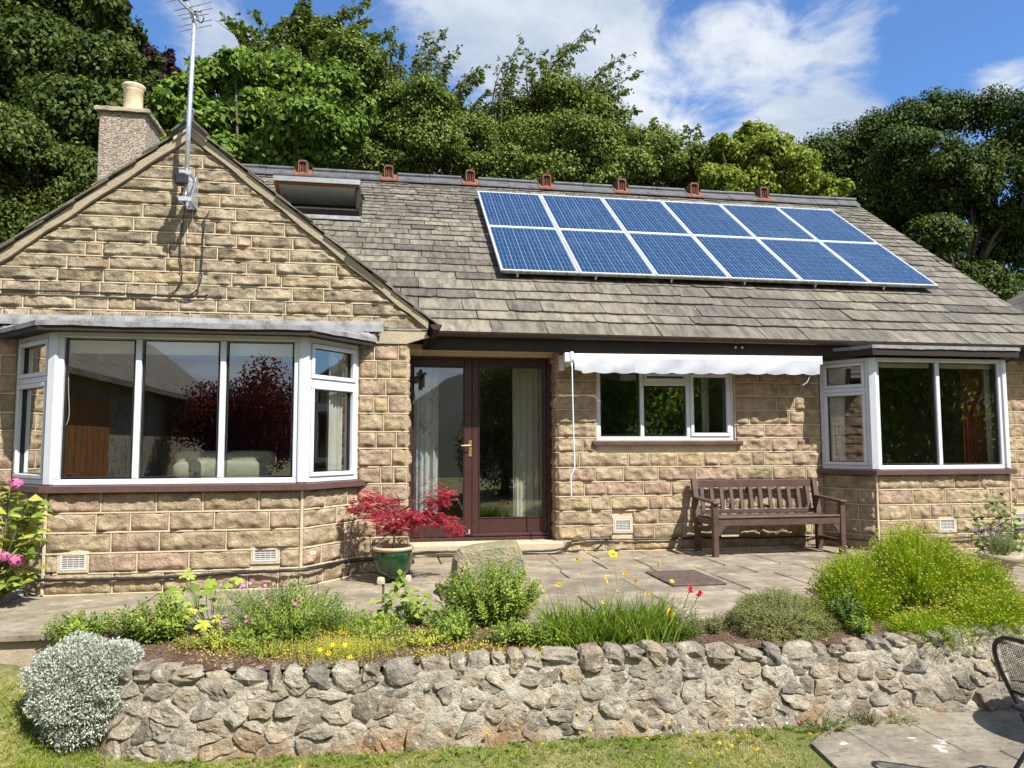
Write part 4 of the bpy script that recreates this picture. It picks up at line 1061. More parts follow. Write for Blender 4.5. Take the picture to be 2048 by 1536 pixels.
m = MB(); m.bar(b0+np.array([-0.02, -0.05, -0.05]), b0+np.array([-0.10, -0.05, 0.13]), 0.018, 0.018); m.build('reflector_post', MAT['galv'], ae)
for k in range(7):
    c = b0+bd*(0.05+0.11*k); L = 0.15-0.008*k
    MB().tube([c-side*L, c+side*L], 0.0045, 6).build('element', MAT['galv'], ae)
for k, dz in enumerate((-0.10, -0.05, 0.06, 0.12)):
    c = b0+np.array([-0.03, -0.03, dz]); MB().tube([c-side*0.19, c+side*0.19], 0.0045, 6).build('element', MAT['galv'], ae)
c = b0+bd*0.22+Z3*0.10; m = MB(); m.obb(c, (0.055, 0.08, 0.028), np.stack([side, bd, np.cross(side, bd)], 1), 0.012); m.build('dipole_box', MAT['black'], ae)
m = MB(); m.tube([top+np.array([0.0, -0.02, 0.03]), top+np.array([0.07, -0.04, 0.02]), top+np.array([0.09, -0.04, -0.04]), top+np.array([0.07, -0.03, -0.08]), top+np.array([0.0, -0.03, -0.05]), top+np.array([-0.03, -0.05, 0.05])], 0.006, 6); m.build('coax_loop', MAT['black'], ae)
m = MB(); m.tube([top+np.array([-0.03, 0, -0.03]), top+np.array([0.03, 0.0, -0.03]), top+np.array([0.03, -0.04, 0.03]), top+np.array([-0.03, -0.04, 0.03])], 0.006, 6, closed=True); m.build('mast_clamp', MAT['galv'], ae)

def wob(pts, n=8, a=0.004, ax=(1, 0, 1)):
    """cable path through pts with small wobbles"""
    P = [np.asarray(p, float) for p in pts]; out = []
    for i in range(len(P)-1):
        p0, p1, p2, p3 = P[max(i-1, 0)], P[i], P[i+1], P[min(i+2, len(P)-1)]
        for k in range(n):
            t = k/n; q = 0.5*((2*p1)+(-p0+p2)*t+(2*p0-5*p1+4*p2-p3)*t*t+(-p0+3*p1-3*p2+p3)*t**3)
            out.append(q+np.array([random.uniform(-a, a)*ax[0], random.uniform(-a, a)*ax[1], random.uniform(-a, a)*ax[2]]))
    out.append(P[-1]); return out
gc = GY-0.045
def cable(name, label, pts, r=0.006, a=0.004, mat='black'):
    o = MB().tube(wob(pts, 8, a), r, 6).build(name, MAT[mat], None, True); return tag(o, label, 'cable')
cable('aerial_cable', 'thin black cable hanging from the aerial bracket down the gable', [(-3.21, MY-0.03, 3.48), (-3.22, gc-0.08, 3.38), (-3.26, gc, 3.2), (-3.27, gc, 2.95), (-3.25, gc, 2.72), (-3.30, gc, 2.60), (-3.36, gc, 2.565)])
cable('aerial_cable', 'black cable on the gable to the right of the hanging aerial lead', [(-3.07, gc, 3.30), (-3.075, gc, 3.1), (-3.08, gc, 2.9), (-3.085, gc, 2.72), (-3.11, gc, 2.62), (-3.17, gc, 2.565)])
cable('wall_cable', 'black cable clipped along a gable course above the left bay', [(-5.15, gc, 2.565), (-4.6, gc, 2.562), (-4.0, gc, 2.560), (-3.5, gc, 2.552), (-3.1, gc, 2.55), (-3.02, gc, 2.57)], 0.0085, 0.003)
cable('loop_cable', 'short looped lead beside the aerial bracket', [(-3.15, GY-0.05, 3.34), (-3.12, gc, 3.28), (-3.05, gc, 3.30), (-3.03, gc, 3.36)], 0.004)
cable('thin_cable', 'thin grey cable clipped over the kneeler stone beside the gutter', [(-1.52, GY-0.05, 2.262), (-1.4, GY-0.04, 2.292), (-1.2, GY-0.04, 2.293), (-1.01, GY-0.04, 2.293)], 0.005, 0.001, 'lead')
hs = BF-0.045
cable('black_hose', 'black hose running along the foot of the left bay to the door step', [(-4.25, -1.50, 0.16), (-4.10, hs, 0.135), (-3.6, hs, 0.125), (-3.1, hs, 0.125), (-2.6, hs, 0.145), (-2.08, hs-0.01, 0.155), (-1.85, -1.36, 0.15), (-1.64, GY-0.05, 0.14), (-1.3, GY-0.06, 0.14), (-1.15, GY-0.05, 0.10), (-1.12, -0.5, 0.05), (-1.10, -0.13, 0.05), (-0.8, -0.13, 0.06), (-0.3, -0.13, 0.05), (0.2, -0.13, 0.04), (0.50, -0.14, 0.06), (0.62, -0.07, 0.12), (0.74, -0.06, 0.145), (1.1, -0.05, 0.145)], 0.014, 0.003)
cable('black_hose', 'black cable along the plinth behind the bench to the right bay', [(0.60, -0.08, 0.07), (0.66, -0.06, 0.13), (0.9, -0.045, 0.142), (1.3, -0.045, 0.132), (2.0, -0.045, 0.128), (2.8, -0.045, 0.118), (3.5, -0.045, 0.115), (3.72, -0.09, 0.115), (4.02, -0.58, 0.115), (4.6, -0.59, 0.125), (5.4, -0.59, 0.135), (5.75, -0.58, 0.14), (6.06, -0.06, 0.14), (6.9, -0.05, 0.15)], 0.011, 0.003)
cable('vent_lead', 'thin black lead from the air brick to the plinth right of the door', [(1.12, -0.05, 0.21), (1.07, -0.05, 0.16), (0.95, -0.05, 0.06), (0.86, -0.06, 0.02)], 0.006, 0.003)

# ---------------------------------------------------------------- wall lamp beside the door
wl_ = thing('wall_lamp', 'dark bronze twin spot lamp on the wall left of the french doors', 'wall lamp', (-1.185, 0.05, 1.9))
MB().bbox(-1.19, -1.165, 0.02, 0.09, 1.85, 1.97, 0.006).build('back_plate', MAT['lampfit'], wl_)
MB().tube([(-1.17, 0.05, 1.915), (-1.03, 0.04, 1.915)], 0.018, 10).build('arm', MAT['lampfit'], wl_, True)
m = MB(); m.tube([(-1.005, 0.04, 1.82), (-1.005, 0.04, 1.96)], 0.026, 14); m.build('spot_head', MAT['lampfit'], wl_, True)
m = MB(); m.tube([(-1.025, 0.04, 1.965), (-1.025, 0.04, 2.02)], 0.02, 10); m.bbox(-1.07, -0.96, 0.02, 0.06, 1.96, 1.985); m.build('sensor', MAT['lampfit'], wl_)
wl2 = thing('wall_sensor', 'small dark sensor on an arm below the wall lamp by the door', 'sensor', (-1.185, 0.05, 1.7))
m = MB(); m.tube([(-1.19, 0.06, 1.70), (-1.09, 0.05, 1.735)], 0.007, 6); m.bbox(-1.115, -1.085, 0.03, 0.07, 1.63, 1.76, 0.006); m.build('sensor_body', MAT['lampfit'], wl2)

# ---------------------------------------------------------------- awning
aw = thing('awning', 'white retracted awning with scalloped valance above the kitchen window', 'awning', (2.0, -0.2, 2.1))
AX0, AX1, AYF = 0.61, 3.515, -0.33
m = MB(); m.tube([(AX0+0.02, AYF+0.09, 2.165), (AX1-0.02, AYF+0.09, 2.185)], 0.045, 14); m.build('fabric_roll', MAT['awning'], aw, True)
m = MB(); m.obb(((AX0+AX1)/2, AYF, 2.155), ((AX1-AX0)/2, 0.022, 0.034), np.array([[1, 0, -0.006], [0, 1, 0], [0.006, 0, 1]]), 0.008); m.build('front_bar', MAT['awnmetal'], aw)
m = MB()
for x in (AX0-0.04, AX1): MB().bbox(x, x+0.04, AYF-0.02, -0.02, 2.06 if x < 1 else 2.10, 2.20, 0.006).build('end_bracket', MAT['awnmetal'], aw)
MB().bbox(AX0-0.10, AX0-0.041, AYF-0.01, AYF+0.08, 2.085, 2.19, 0.008).build('gear_box', MAT['awnmetal'], aw); MB().bbox(AX0-0.10, AX0-0.041, -0.09, -0.02, 2.02, 2.19, 0.006).build('wall_bracket', MAT['awnmetal'], aw)
V = []; F = []; N = 300; rowsn = 7
for i in range(N+1):
    u = i/N; x = AX0-0.02*0+(AX1-AX0)*u; sc = 0.016*abs(math.sin(u*math.pi*13.0)); Lz = 0.150+sc-0.022*(u < 0.03)
    zt = 2.128+0.017*u
    for j in range(rowsn):
        t = j/(rowsn-1); y = AYF-0.024-0.018*math.sin(t*2.2)*(0.6+0.4*math.sin(u*11))-0.010*math.sin(u*40+t*3)*t-0.02*t*math.exp(-((u-0.03)/0.05)**2)
        V.append((x, y, zt-Lz*t))
for i in range(N):
    for j in range(rowsn-1): k = i*rowsn+j; F.append((k, k+1, k+rowsn+1, k+rowsn))
mk('valance', V, np.array(F), MAT['awning'], aw, True)
m = MB(); m.tube(wob([(0.585, AYF-0.03, 2.07), (0.59, AYF-0.035, 1.6), (0.60, AYF-0.03, 1.15), (0.605, AYF-0.03, 1.0), (0.60, AYF-0.032, 0.93), (0.565, AYF-0.035, 0.86), (0.56, AYF-0.035, 0.80), (0.565, AYF-0.035, 0.63)], 6, 0.0), 0.0075, 8); m.build('crank_handle', MAT['awnmetal'], aw, True)
m = MB(); m.tube([(0.585, AYF-0.03, 2.12), (0.57, AYF-0.035, 2.09), (0.585, AYF-0.03, 2.06), (0.60, AYF-0.025, 2.09)], 0.006, 6, closed=True); m.build('crank_eye', MAT['galv'], aw)
m = MB(); m.tube([(3.40, AYF, 1.97), (3.36, AYF-0.01, 1.90), (3.30, AYF-0.01, 1.86)], 0.005, 6); m.tube([(0.75, AYF-.02, 1.99), (0.735, AYF-0.03, 1.95)], 0.004, 6); m.build('loose_cord', MAT['awning'], aw)
cable('awning_lead', 'thin black lead hanging from the right end of the awning', [(3.42, -0.26, 2.0), (3.46, -0.2, 1.9), (3.56, -0.12, 1.80), (3.66, -0.06, 1.75)], 0.004, 0.002)
for i, x in enumerate((2.50, 2.58)):
    o = MB().tube([(x, -0.318, 2.285), (x, -0.33, 2.285)], 0.014, 10).build('fascia_eye', MAT['galv']); tag(o, ['round metal eye on the fascia, left of a pair above the awning', 'round metal eye on the fascia, right of a pair above the awning'][i], 'eye bolt', 'metal eyes on the fascia')

# ---------------------------------------------------------------- garden bench
bn = thing('garden_bench', 'brown wooden slatted garden bench against the stone wall under the awning', 'bench', (2.78, -0.4, 0))
BX0, BX1, BYB, BYF = 2.03, 3.56, -0.19, -0.645
W5 = 0.058
for x in (BX0, BX1-W5):
    m = MB(); pr = [(x, BYB-0.03, 0.0), (x, BYB+0.03, 0.0), (x, BYB+0.04, 0.40), (x, BYB+0.115, 0.80), (x, BYB+0.06, 0.80), (x, BYB-0.025, 0.40)]
    m.prism(pr, (W5, 0, 0)); m.build('back_leg', MAT['bench'], bn)
    MB().bbox(x, x+W5, BYF-0.03, BYF+0.03, 0.0, 0.555, 0.005).build('front_leg', MAT['bench'], bn)
    MB().bar((x+W5/2, BYF-0.055, 0.568), (x+W5/2, BYB+0.055, 0.60), 0.075, 0.026, bev=0.006).build('armrest', MAT['bench'], bn)
    MB().bbox(x+0.012, x+W5-0.012, BYF+0.03, BYB-0.03, 0.11, 0.155, 0.003).build('stretcher', MAT['bench'], bn)
    MB().bbox(x+0.008, x+W5-0.008, BYF+0.03, BYB-0.02, 0.33, 0.385, 0.003).build('side_rail', MAT['bench'], bn)
    s_ = 1 if x < 3 else -1; xx = x+W5 if s_ > 0 else x
    MB().prism([(xx, BYF-0.015, 0.33), (xx+s_*0.10, BYF-0.015, 0.33), (xx+s_*0.06, BYF-0.015, 0.29), (xx+s_*0.025, BYF-0.015, 0.24), (xx, BYF-0.015, 0.21)], (0, 0.03, 0)).build('corner_brace', MAT['bench'], bn)
MB().bbox(BX0+W5, BX1-W5, BYF-0.018, BYF+0.018, 0.325, 0.40, 0.004).build('front_rail', MAT['bench'], bn)
MB().bbox(BX0+W5, BX1-W5, BYB-0.02, BYB+0.02, 0.34, 0.39, 0.004).build('back_rail', MAT['bench'], bn)
for k in range(5):
    y = BYF-0.03+k*0.097; MB().bbox(BX0+0.035 if 0 < k else BX0+W5, BX1-0.035 if 0 < k else BX1-W5, y, y+0.08, 0.402-0.004*k, 0.424-0.004*k, 0.006).build('seat_slat', MAT['bench'], bn)
def by(z): return BYB+0.012+(z-0.40)*0.19
MB().bar((BX0+W5, by(0.745)+0.01, 0.745), (BX1-W5, by(0.745)+0.01, 0.745), 0.03, 0.085, bev=0.005).build('top_rail', MAT['bench'], bn)
MB().bar((BX0+W5, by(0.44)+0.01, 0.435), (BX1-W5, by(0.44)+0.01, 0.435), 0.03, 0.05, bev=0.004).build('lower_back_rail', MAT['bench'], bn)
for k in range(12):
    x = BX0+W5+(BX1-BX0-2*W5)*(k+0.5)/12; MB().bar((x, by(0.44)+0.008, 0.44), (x, by(0.72)+0.012, 0.72), 0.016, 0.046, up=(1, 0, 0)).build('back_slat', MAT['bench'], bn)

# ---------------------------------------------------------------- indoor things seen through the glass
def curtain(name, label, pts, z0, z1, mat, waves=7, amp=0.03, gather=0.0):
    """pleated cloth hanging between two floor points"""
    (xa, ya), (xb, yb) = pts; N = waves*10; V = []; F = []; R_ = 8
    d = np.array([xb-xa, yb-ya]); L = np.linalg.norm(d); d /= L; n = np.array([d[1], -d[0]])
    for i in range(N+1):
        u = i/N
        for j in range(R_+1):
            t = j/R_; uu = u*(1-gather*math.sin(t*math.pi*0.75)); a = amp*(0.5+0.6*t)
            p = np.array([xa, ya])+d*uu*L+n*a*(math.sin(u*waves*2*math.pi+2.2*math.sin(u*5+waves))*(0.65+0.5*math.sin(u*9.3+waves))+0.4*math.sin(u*waves*4.7+t*2)+0.25*math.sin(u*31+t*1.5))
            V.append((p[0], p[1], z1+(z0-z1)*t))
    for i in range(N):
        for j in range(R_): k = i*(R_+1)+j; F.append((k, k+1, k+R_+2, k+R_+1))
    return tag(mk(name, V, np.array(F), MAT[mat], None, True), label, 'curtain')
def patmat():
    m, nt, b = newmat('toile curtain cloth'); t = NT(nt); p = t.pos()
    f = t.math('MULTIPLY', t.mr(t.noise(p, 14, 6, 0.7, 1.2), 0.52, 0.56), t.mr(t.noise(p, 4, 2, 0.5), 0.4, 0.55))
    t.put(b.inputs['Base Color'], t.mix(f, (0.66, 0.67, 0.68), (0.20, 0.25, 0.36))); b.inputs['Roughness'].default_value = 0.85; return m
MAT['toile'] = patmat()
curtain('curtain', 'white curtain with blue pattern behind the left french door pane', ((-1.13, 0.42), (-0.80, 0.42)), 0.15, 2.2, 'toile', 5, 0.03)
curtain('curtain', 'cream curtain hanging behind the right french door pane', ((0.06, 0.42), (0.43, 0.42)), 0.15, 2.2, 'curtain', 7, 0.025)
curtain('curtain', 'white gathered curtain in the right side light of the left bay', ((-1.80, -1.04), (-1.93, -1.28)), 0.80, 2.2, 'curtain', 5, 0.025)
curtain('curtain', 'grey white curtain in the left side light of the left bay', ((-4.50, -1.00), (-4.27, -1.27)), 0.80, 2.2, 'curtain', 6, 0.03)
curtain('curtain', 'cream curtain tied back in the side light of the right bay', ((3.79, -0.02), (3.93, -0.24)), 0.85, 2.2, 'curtain', 4, 0.025, 0.15)
curtain('curtain', 'dark red curtain at the right end of the right bay', ((5.40, -0.25), (5.66, -0.30)), 0.85, 2.2, 'redcurtain', 6, 0.025, -0.12)
curtain('curtain', 'narrow white curtain lining at the right edge of the right bay', ((5.655, -0.33), (5.71, -0.36)), 0.85, 2.2, 'curtain', 2, 0.012)
curtain('curtain', 'pale curtain behind the right pane of the kitchen window', ((2.34, 0.30), (2.44, 0.30)), 1.2, 2.1, 'curtain', 2, 0.02)
curtain('curtain', 'narrow pale curtain at the left edge of the kitchen window', ((1.0, 0.30), (1.06, 0.30)), 1.2, 2.1, 'curtain', 2, 0.015)
BN = ['left', 'middle', 'right']
for k, (a, b) in enumerate(((-4.00, -3.46), (-3.42, -2.79), (-2.75, -2.17))):
    o = MB().box(a, b, BF+0.10, BF+0.104, 1.975 - 0.0*k, 2.10)
    o.tube([(a, BF+0.115, 2.09), (b, BF+0.115, 2.09)], 0.02, 10); o.bbox(a, b, BF+0.096, BF+0.108, 1.962, 1.977, 0.002)
    tag(o.build('roller_blind', MAT['blind']), f'cream roller blind half drawn in the {BN[k]} front pane of the left bay', 'roller blind', 'roller blinds in the left bay')
for k, (a, b) in enumerate(((4.09, 4.84), (4.90, 5.66))):
    o = MB().box(a, b, -0.44, -0.436, 2.07, 2.13); o.tube([(a, -0.425, 2.12), (b, -0.425, 2.12)], 0.02, 10)
    tag(o.build('roller_blind', MAT['blind']), f'cream roller blind rolled up in the {["left", "right"][k]} front pane of the right bay', 'roller blind', 'roller blinds in the right bay')
cable('blind_cord', 'beaded white cord loop hanging from the left roller blind', [(-4.01, BF+0.09, 2.08), (-4.0, BF+0.09, 1.7), (-3.985, BF+0.09, 1.45), (-4.01, BF+0.09, 1.36), (-4.03, BF+0.09, 1.42)], 0.004, 0.0, 'blind')
def SE(c, h, n=20, m=12, sq=0.45):
    V = []; F = []
    for j in range(m+1):
        for k in range(n):
            a, b = math.pi*j/m, 2*math.pi*k/n; d = np.array([math.sin(a)*math.cos(b), math.sin(a)*math.sin(b), math.cos(a)]); V.append(np.asarray(c)+np.sign(d)*np.abs(d)**sq*np.asarray(h))
    for j in range(m):
        for k in range(n): F.append((j*n+k, (j+1)*n+k, (j+1)*n+(k+1) % n, j*n+(k+1) % n))
    return V, F
sf = thing('sofa', 'pale striped sofa seen from behind through the left bay window', 'sofa', (-2.9, -0.9, 0.12))
m = MB(); m.bbox(-3.28, -2.42, -1.10, -0.86, 0.30, 0.90, 0.03); m.build('sofa_back', MAT['sofa'], sf)
V_, F_ = SE((-2.85, -1.0, 0.96), (0.44, 0.15, 0.10)); mk('back_roll', V_, F_, MAT['sofa'], sf, True)
for k in (0, 1): V_, F_ = SE((-3.06+k*0.43, -0.92, 1.06), (0.225, 0.16, 0.085)); mk('back_cushion', V_, F_, MAT['sofa'], sf, True)
for x in (-3.40, -2.42): MB().bbox(x, x+0.12, -1.08, -0.2, 0.14, 0.80, 0.04).build('sofa_arm', MAT['sofa'], sf)
MB().bbox(-3.28, -2.42, -0.86, -0.2, 0.14, 0.55, 0.04).build('sofa_seat', MAT['sofa'], sf)
# lit pendant shade in the right bay
m, nt, b = newmat('lit lamp shade'); b.inputs['Base Color'].default_value = (0.7, 0.5, 0.3, 1); b.inputs['Emission Color'].default_value = (1, 0.72, 0.42, 1); b.inputs['Emission Strength'].default_value = 0.8
pl = thing('pendant_lamp', 'small lit pendant lamp with warm shade behind the side light of the right bay', 'lamp', (4.35, 0.9, 2.2))
MB().lathe((4.35, 0.9, 1.92), [(0.05, 0), (0.055, 0.02), (0.055, 0.17), (0.035, 0.19)], 16).build('lamp_shade', m, pl, True)
MB().tube([(4.35, 0.9, 2.1), (4.35, 0.9, 2.236)], 0.004, 6).build('lamp_flex', MAT['black'], pl)
tb = thing('dining_chair', 'dark red upholstered chair indoors behind the left front pane of the right bay', 'chair', (4.35, 0.4, 0.12))
m = MB(); m.bbox(4.2, 4.55, 0.42, 0.48, 0.5, 1.18, 0.03); m.build('chair_back', MAT['redcurtain'], tb)
m = MB(); m.bbox(4.2, 4.55, 0.44, 0.85, 0.5, 0.56, 0.02); m.build('chair_seat', MAT['redcurtain'], tb)
for x in (4.22, 4.50):
    for y in (0.45, 0.80): MB().bbox(x, x+0.03, y, y+0.03, 0.12, 0.5, 0.003).build('chair_leg', MAT['wood'], tb)
# ================================================================ GROUND
GZ = -0.52
def ss(a, b, x):
    t = np.clip((np.asarray(x, float)-a)/(b-a), 0, 1); return t*t*(3-2*t)
def ground_z(x, y):
    x, y = np.asarray(x, float), np.asarray(y, float)
    z = GZ + 0.40*ss(-2.95, -3.75, x)*ss(-4.45, -3.15, y)
    z = z + 0.012*(vnoise(x*2.2, y*2.2)-0.5)
    far = ss(12, 40, y); z = z + 0*far
    z = np.where((y > -3.0) & (x > -3.8), -0.6, z)
    return z
def grassmat():
    m, nt, b = newmat('dry lawn'); t = NT(nt); p = t.pos()
    n = t.noise(p, 1.6, 6, 0.6); n2 = t.noise(p, 30, 5, 0.7)
    c = t.mix(t.mr(n, 0.42, 0.62), (0.12, 0.135, 0.025), (0.29, 0.24, 0.10)); c = t.mix(t.mr(n2, 0.35, 0.7, 0, 0.7), c, (0.05, 0.06, 0.015))
    t.put(b.inputs['Base Color'], c); b.inputs['Roughness'].default_value = 0.95; t.put(b.inputs['Normal'], t.bump(n2, 0.6, 0.02)); return m
MAT['lawn'] = grassmat()
# one sheet out to the horizon, fine near the garden; it lies below the patio and the house
def axis(lo, hi, near): return sorted(set(list(np.linspace(near[0], near[1], near[2])) + [lo, lo*0.5, lo*0.25, lo*0.12, lo*0.06] + [hi, hi*0.5, hi*0.25, hi*0.12, hi*0.06]))
gx = [v for v in axis(-900, 900, (-7, 8, 90))]; gy = [v for v in axis(-900, 900, (-8, 1, 80))]
GX, GYY = np.meshgrid(gx, gy); GZZ = ground_z(GX, GYY)
F = np.array([(j*len(gx)+i, j*len(gx)+i+1, (j+1)*len(gx)+i+1, (j+1)*len(gx)+i) for j in range(len(gy)-1) for i in range(len(gx)-1)])
lawn = tag(mk('ground', np.stack([GX, GYY, GZZ], -1).reshape(-1, 3), F, MAT['lawn'], None, True, origin=(0, 0, 0)), kind='structure')
# wooded bank rising behind the house
m_, nt, b = newmat('wooded bank'); t = NT(nt); p = t.pos()
t.put(b.inputs['Base Color'], t.mix(t.noise(p, 1.5, 6, 0.6), (0.012, 0.02, 0.006), (0.03, 0.04, 0.012))); b.inputs['Roughness'].default_value = 1.0
MAT['bank'] = m_
hx = np.linspace(-60, 90, 60); hy = np.linspace(9.5, 60, 24); HX, HY = np.meshgrid(hx, hy)
HZ = -0.4+ss(9.5, 34, HY)*(6.0+2.0*vnoise(HX*0.08, HY*0.08))+0.6*(vnoise(HX*0.4, HY*0.4)-0.5)*ss(9.5, 14, HY)
F = np.array([(j*60+i, j*60+i+1, (j+1)*60+i+1, (j+1)*60+i) for j in range(23) for i in range(59)])
bank_ = tag(mk('hillside', np.stack([HX, HY, HZ], -1).reshape(-1, 3), F, MAT['bank'], None, True, origin=(0, 10, -0.4)), kind='structure')
def bank_z(x, y): return -0.4+float(ss(9.5, 34, y))*(6.0+2.0*float(vnoise(x*0.08, y*0.08)))

# ---------------------------------------------------------------- patio of paving slabs
def pavemat(name, cols, lich=0.4):
    m, nt, b = newmat(name); t = NT(nt); p = t.pos(); r = t.attr('rnd')
    base = t.ramp(r, [(i/(len(cols)-1), c) for i, c in enumerate(cols)])
    n = t.noise(p, 3.5, 6, 0.65); n2 = t.noise(p, 45, 5, 0.7); n3 = t.noise(t.mapped(p, (1, 2.6, 1)), 9, 6, 0.7, 0.6)
    c = t.mix(t.mr(n, 0.32, 0.7), t.mix(1.0, base, (0.66, 0.64, 0.62), 'MULTIPLY'), t.mix(1.0, base, (1.2, 1.18, 1.14), 'MULTIPLY'))
    c = t.mix(t.mr(n2, 0.4, 0.7, 0, 0.55), c, t.mix(1.0, c, (0.62, 0.6, 0.58), 'MULTIPLY'))
    c = t.mix(t.mr(n3, 0.50, 0.66, 0, 0.72), c, (0.10, 0.088, 0.07))
    w = t.mr(t.noise(p, 7, 2, 0.4), 0.70, 0.74); c = t.mix(t.math('MULTIPLY', w, lich), c, (0.55, 0.52, 0.45))
    t.put(b.inputs['Base Color'], c); b.inputs['Roughness'].default_value = 0.92; b.inputs['Specular IOR Level'].default_value = 0.2
    t.put(b.inputs['Normal'], t.bump(t.math('ADD', n3, t.math('MULTIPLY', n2, 0.6)), 0.4, 0.012)); return m
MAT['pave'] = pavemat('riven paving', [(0.235, 0.20, 0.15), (0.30, 0.257, 0.19), (0.262, 0.22, 0.168), (0.33, 0.285, 0.215)])
MAT['soil'] = mortar('garden soil', (0.070, 0.045, 0.030), (0.13, 0.085, 0.056))
patio = tag(MB().prism([(-9, -2.90, -0.06), (-1.1, -2.90, -0.06), (-0.6, -3.22, -0.06), (9.5, -3.22, -0.06), (9.5, 0.1, -0.06), (-9, 0.1, -0.06)], (0, 0, 0.042)).build('patio', MAT['soil'], None, origin=(0, 0, 0)), kind='structure')
MB().prism([(-9, -2.92, -0.55), (-3.35, -2.92, -0.55), (-3.35, -2.85, -0.55), (-9, -2.85, -0.55)], (0, 0, 0.53)).build('patio_kerb', MAT['cast'], patio)
y = 0.05; k = 0
while y > -2.9:
    dep = random.choice((0.45, 0.6, 0.6, 0.75)); y0 = y-dep
    front = -2.96 if True else 0
    if y0 < -2.55: y0 = -2.97
    x = -5.6+random.uniform(0, 0.4)
    while x < 9.0:
        w = random.choice((0.45, 0.6, 0.75, 0.9)); xa, xb = x+0.006, x+w-0.006
        ya, yb = y0+0.006, y-0.006
        if y0 <= -2.96 and xa > -0.8: ya = -3.24
        if not (yb > BF+0.1 and xb < -2.0 and xa > -4.4) and not (xa > 0.98 and xb < 1.5 and False):
            h = random.uniform(-0.006, 0.004); j = lambda: random.uniform(-0.004, 0.004); m = MB()
            m.bbox(xa+j(), xb+j(), ya+j(), yb+j(), -0.045, h, 0.007)
            V = [(vx, vy, vz+(0.0 if vz < -0.02 else random.uniform(-0.0015, 0.0015))) for (vx, vy, vz) in m.V]
            mk('paving_slab', V, m.F, MAT['pave'], patio, False, random.random())
        x += w
    y = y0; k += 1
    if y0 <= -2.96: break
mh = thing('manhole_cover', 'rusty brown patterned metal manhole cover set in the patio', 'manhole cover', (1.24, -1.78, 0))
MB().bbox(1.0, 1.485, -2.13, -1.43, 0.0, 0.012, 0.002).build('cover_plate', MAT['iron'], mh)
m = MB()
for i in range(13):
    for j in range(19):
        cx_, cy_ = 1.03+i*0.0355, -2.10+j*0.036
        if abs(cx_-1.24) < 0.02 and abs(cy_+1.78) < 0.5 and (j in (2, 16)): continue
        a = 0.6 if (i+j) % 2 else -0.6; dx, dy = 0.012*math.cos(a), 0.012*math.sin(a)
        m.add([(cx_-dx-dy*.3, cy_-dy+dx*.3, 0.0165), (cx_+dx-dy*.3, cy_+dy+dx*.3, 0.0165), (cx_+dx+dy*.3, cy_+dy-dx*.3, 0.0165), (cx_-dx+dy*.3, cy_-dy-dx*.3, 0.0165),
               (cx_-dx-dy*.5, cy_-dy+dx*.5, 0.012), (cx_+dx-dy*.5, cy_+dy+dx*.5, 0.012), (cx_+dx+dy*.5, cy_+dy-dx*.5, 0.012), (cx_-dx+dy*.5, cy_-dy-dx*.5, 0.012)], [(0, 1, 2, 3), (0, 4, 5, 1), (1, 5, 6, 2), (2, 6, 7, 3), (3, 7, 4, 0)])
tag(m.build('raised_pattern', MAT['iron'], mh), kind='stuff')
MB().bbox(1.19, 1.29, -1.79, -1.77, 0.012, 0.014, 0.0005).build('key_slot', MAT['dark'], mh)

# lower paving by the chair
MAT['pave2'] = pavemat('grey concrete paving', [(0.23, 0.205, 0.16), (0.27, 0.24, 0.185), (0.245, 0.215, 0.17)], 0.9)
lp = tag(MB().prism([(0.80, -5.6, GZ-0.05), (6.5, -5.6, GZ-0.05), (6.5, -3.82, GZ-0.05), (1.42, -3.86, GZ-0.05), (1.0, -4.2, GZ-0.05)], (0, 0, 0.066)).build('lower_path', MAT['pave2'], None, origin=(2, -4, GZ)), kind='structure')
for i in range(7):
    for j in range(3):
        xa = 0.98+i*0.78+(0.2 if j == 1 else 0); ya = -3.86-0.62*(j+1); 
        if j == 0 and i == 0: xa0 = 1.30
        else: xa0 = xa
        m = MB(); m.bbox(xa0, xa+0.772, ya+0.004, ya+0.616, GZ-0.03, GZ+0.022+random.uniform(-0.003, 0.003), 0.006)
        mk('paving_slab', m.V, m.F, MAT['pave2'], lp, False, random.random())

# ---------------------------------------------------------------- retaining wall of rubble
WP = [(-3.42, -2.75), (-3.30, -3.10), (-3.12, -3.40), (-2.88, -3.62), (-2.55, -3.75), (-2.1, -3.79), (-1.2, -3.81), (0.0, -3.83), (1.2, -3.84), (2.4, -3.86), (3.8, -3.88), (5.5, -3.9)]
wp = np.array(WP); seg = np.hypot(*np.diff(wp, axis=0).T); cum = np.concatenate([[0], np.cumsum(seg)]); WT = cum[-1]
def wpt(u):
    u = np.clip(u, 0, WT); i = np.clip(np.searchsorted(cum, u, side='right')-1, 0, len(seg)-1); t = (u-cum[i])/seg[i]
    p = wp[i]+(wp[i+1]-wp[i])*t[..., None] if hasattr(t, '__len__') else wp[i]+(wp[i+1]-wp[i])*t
    return p
def wdir(u):
    a, b = wpt(np.maximum(np.asarray(u)-0.08, 0.0)), wpt(np.minimum(np.asarray(u)+0.08, WT)); d = b-a; d = d/np.linalg.norm(d, axis=-1, keepdims=True); return d
def wsurf(u, z, h):
    u, z, h = (np.asarray(v, float) for v in (u, z, h)); p = wpt(u); d = wdir(u); n = np.stack([d[..., 1], -d[..., 0]], -1)
    bat = (-0.02-z)*0.16                                   # leans back towards the top
    q = p+n*(h+bat-0.03)[..., None]; return np.stack([q[..., 0], q[..., 1], z], -1)
def wtop(u): return -0.075+0.02*math.sin(u*2.1)+0.03*float(ss(5.2, 6.4, u))-0.05*float(ss(1.3, 0.4, u))
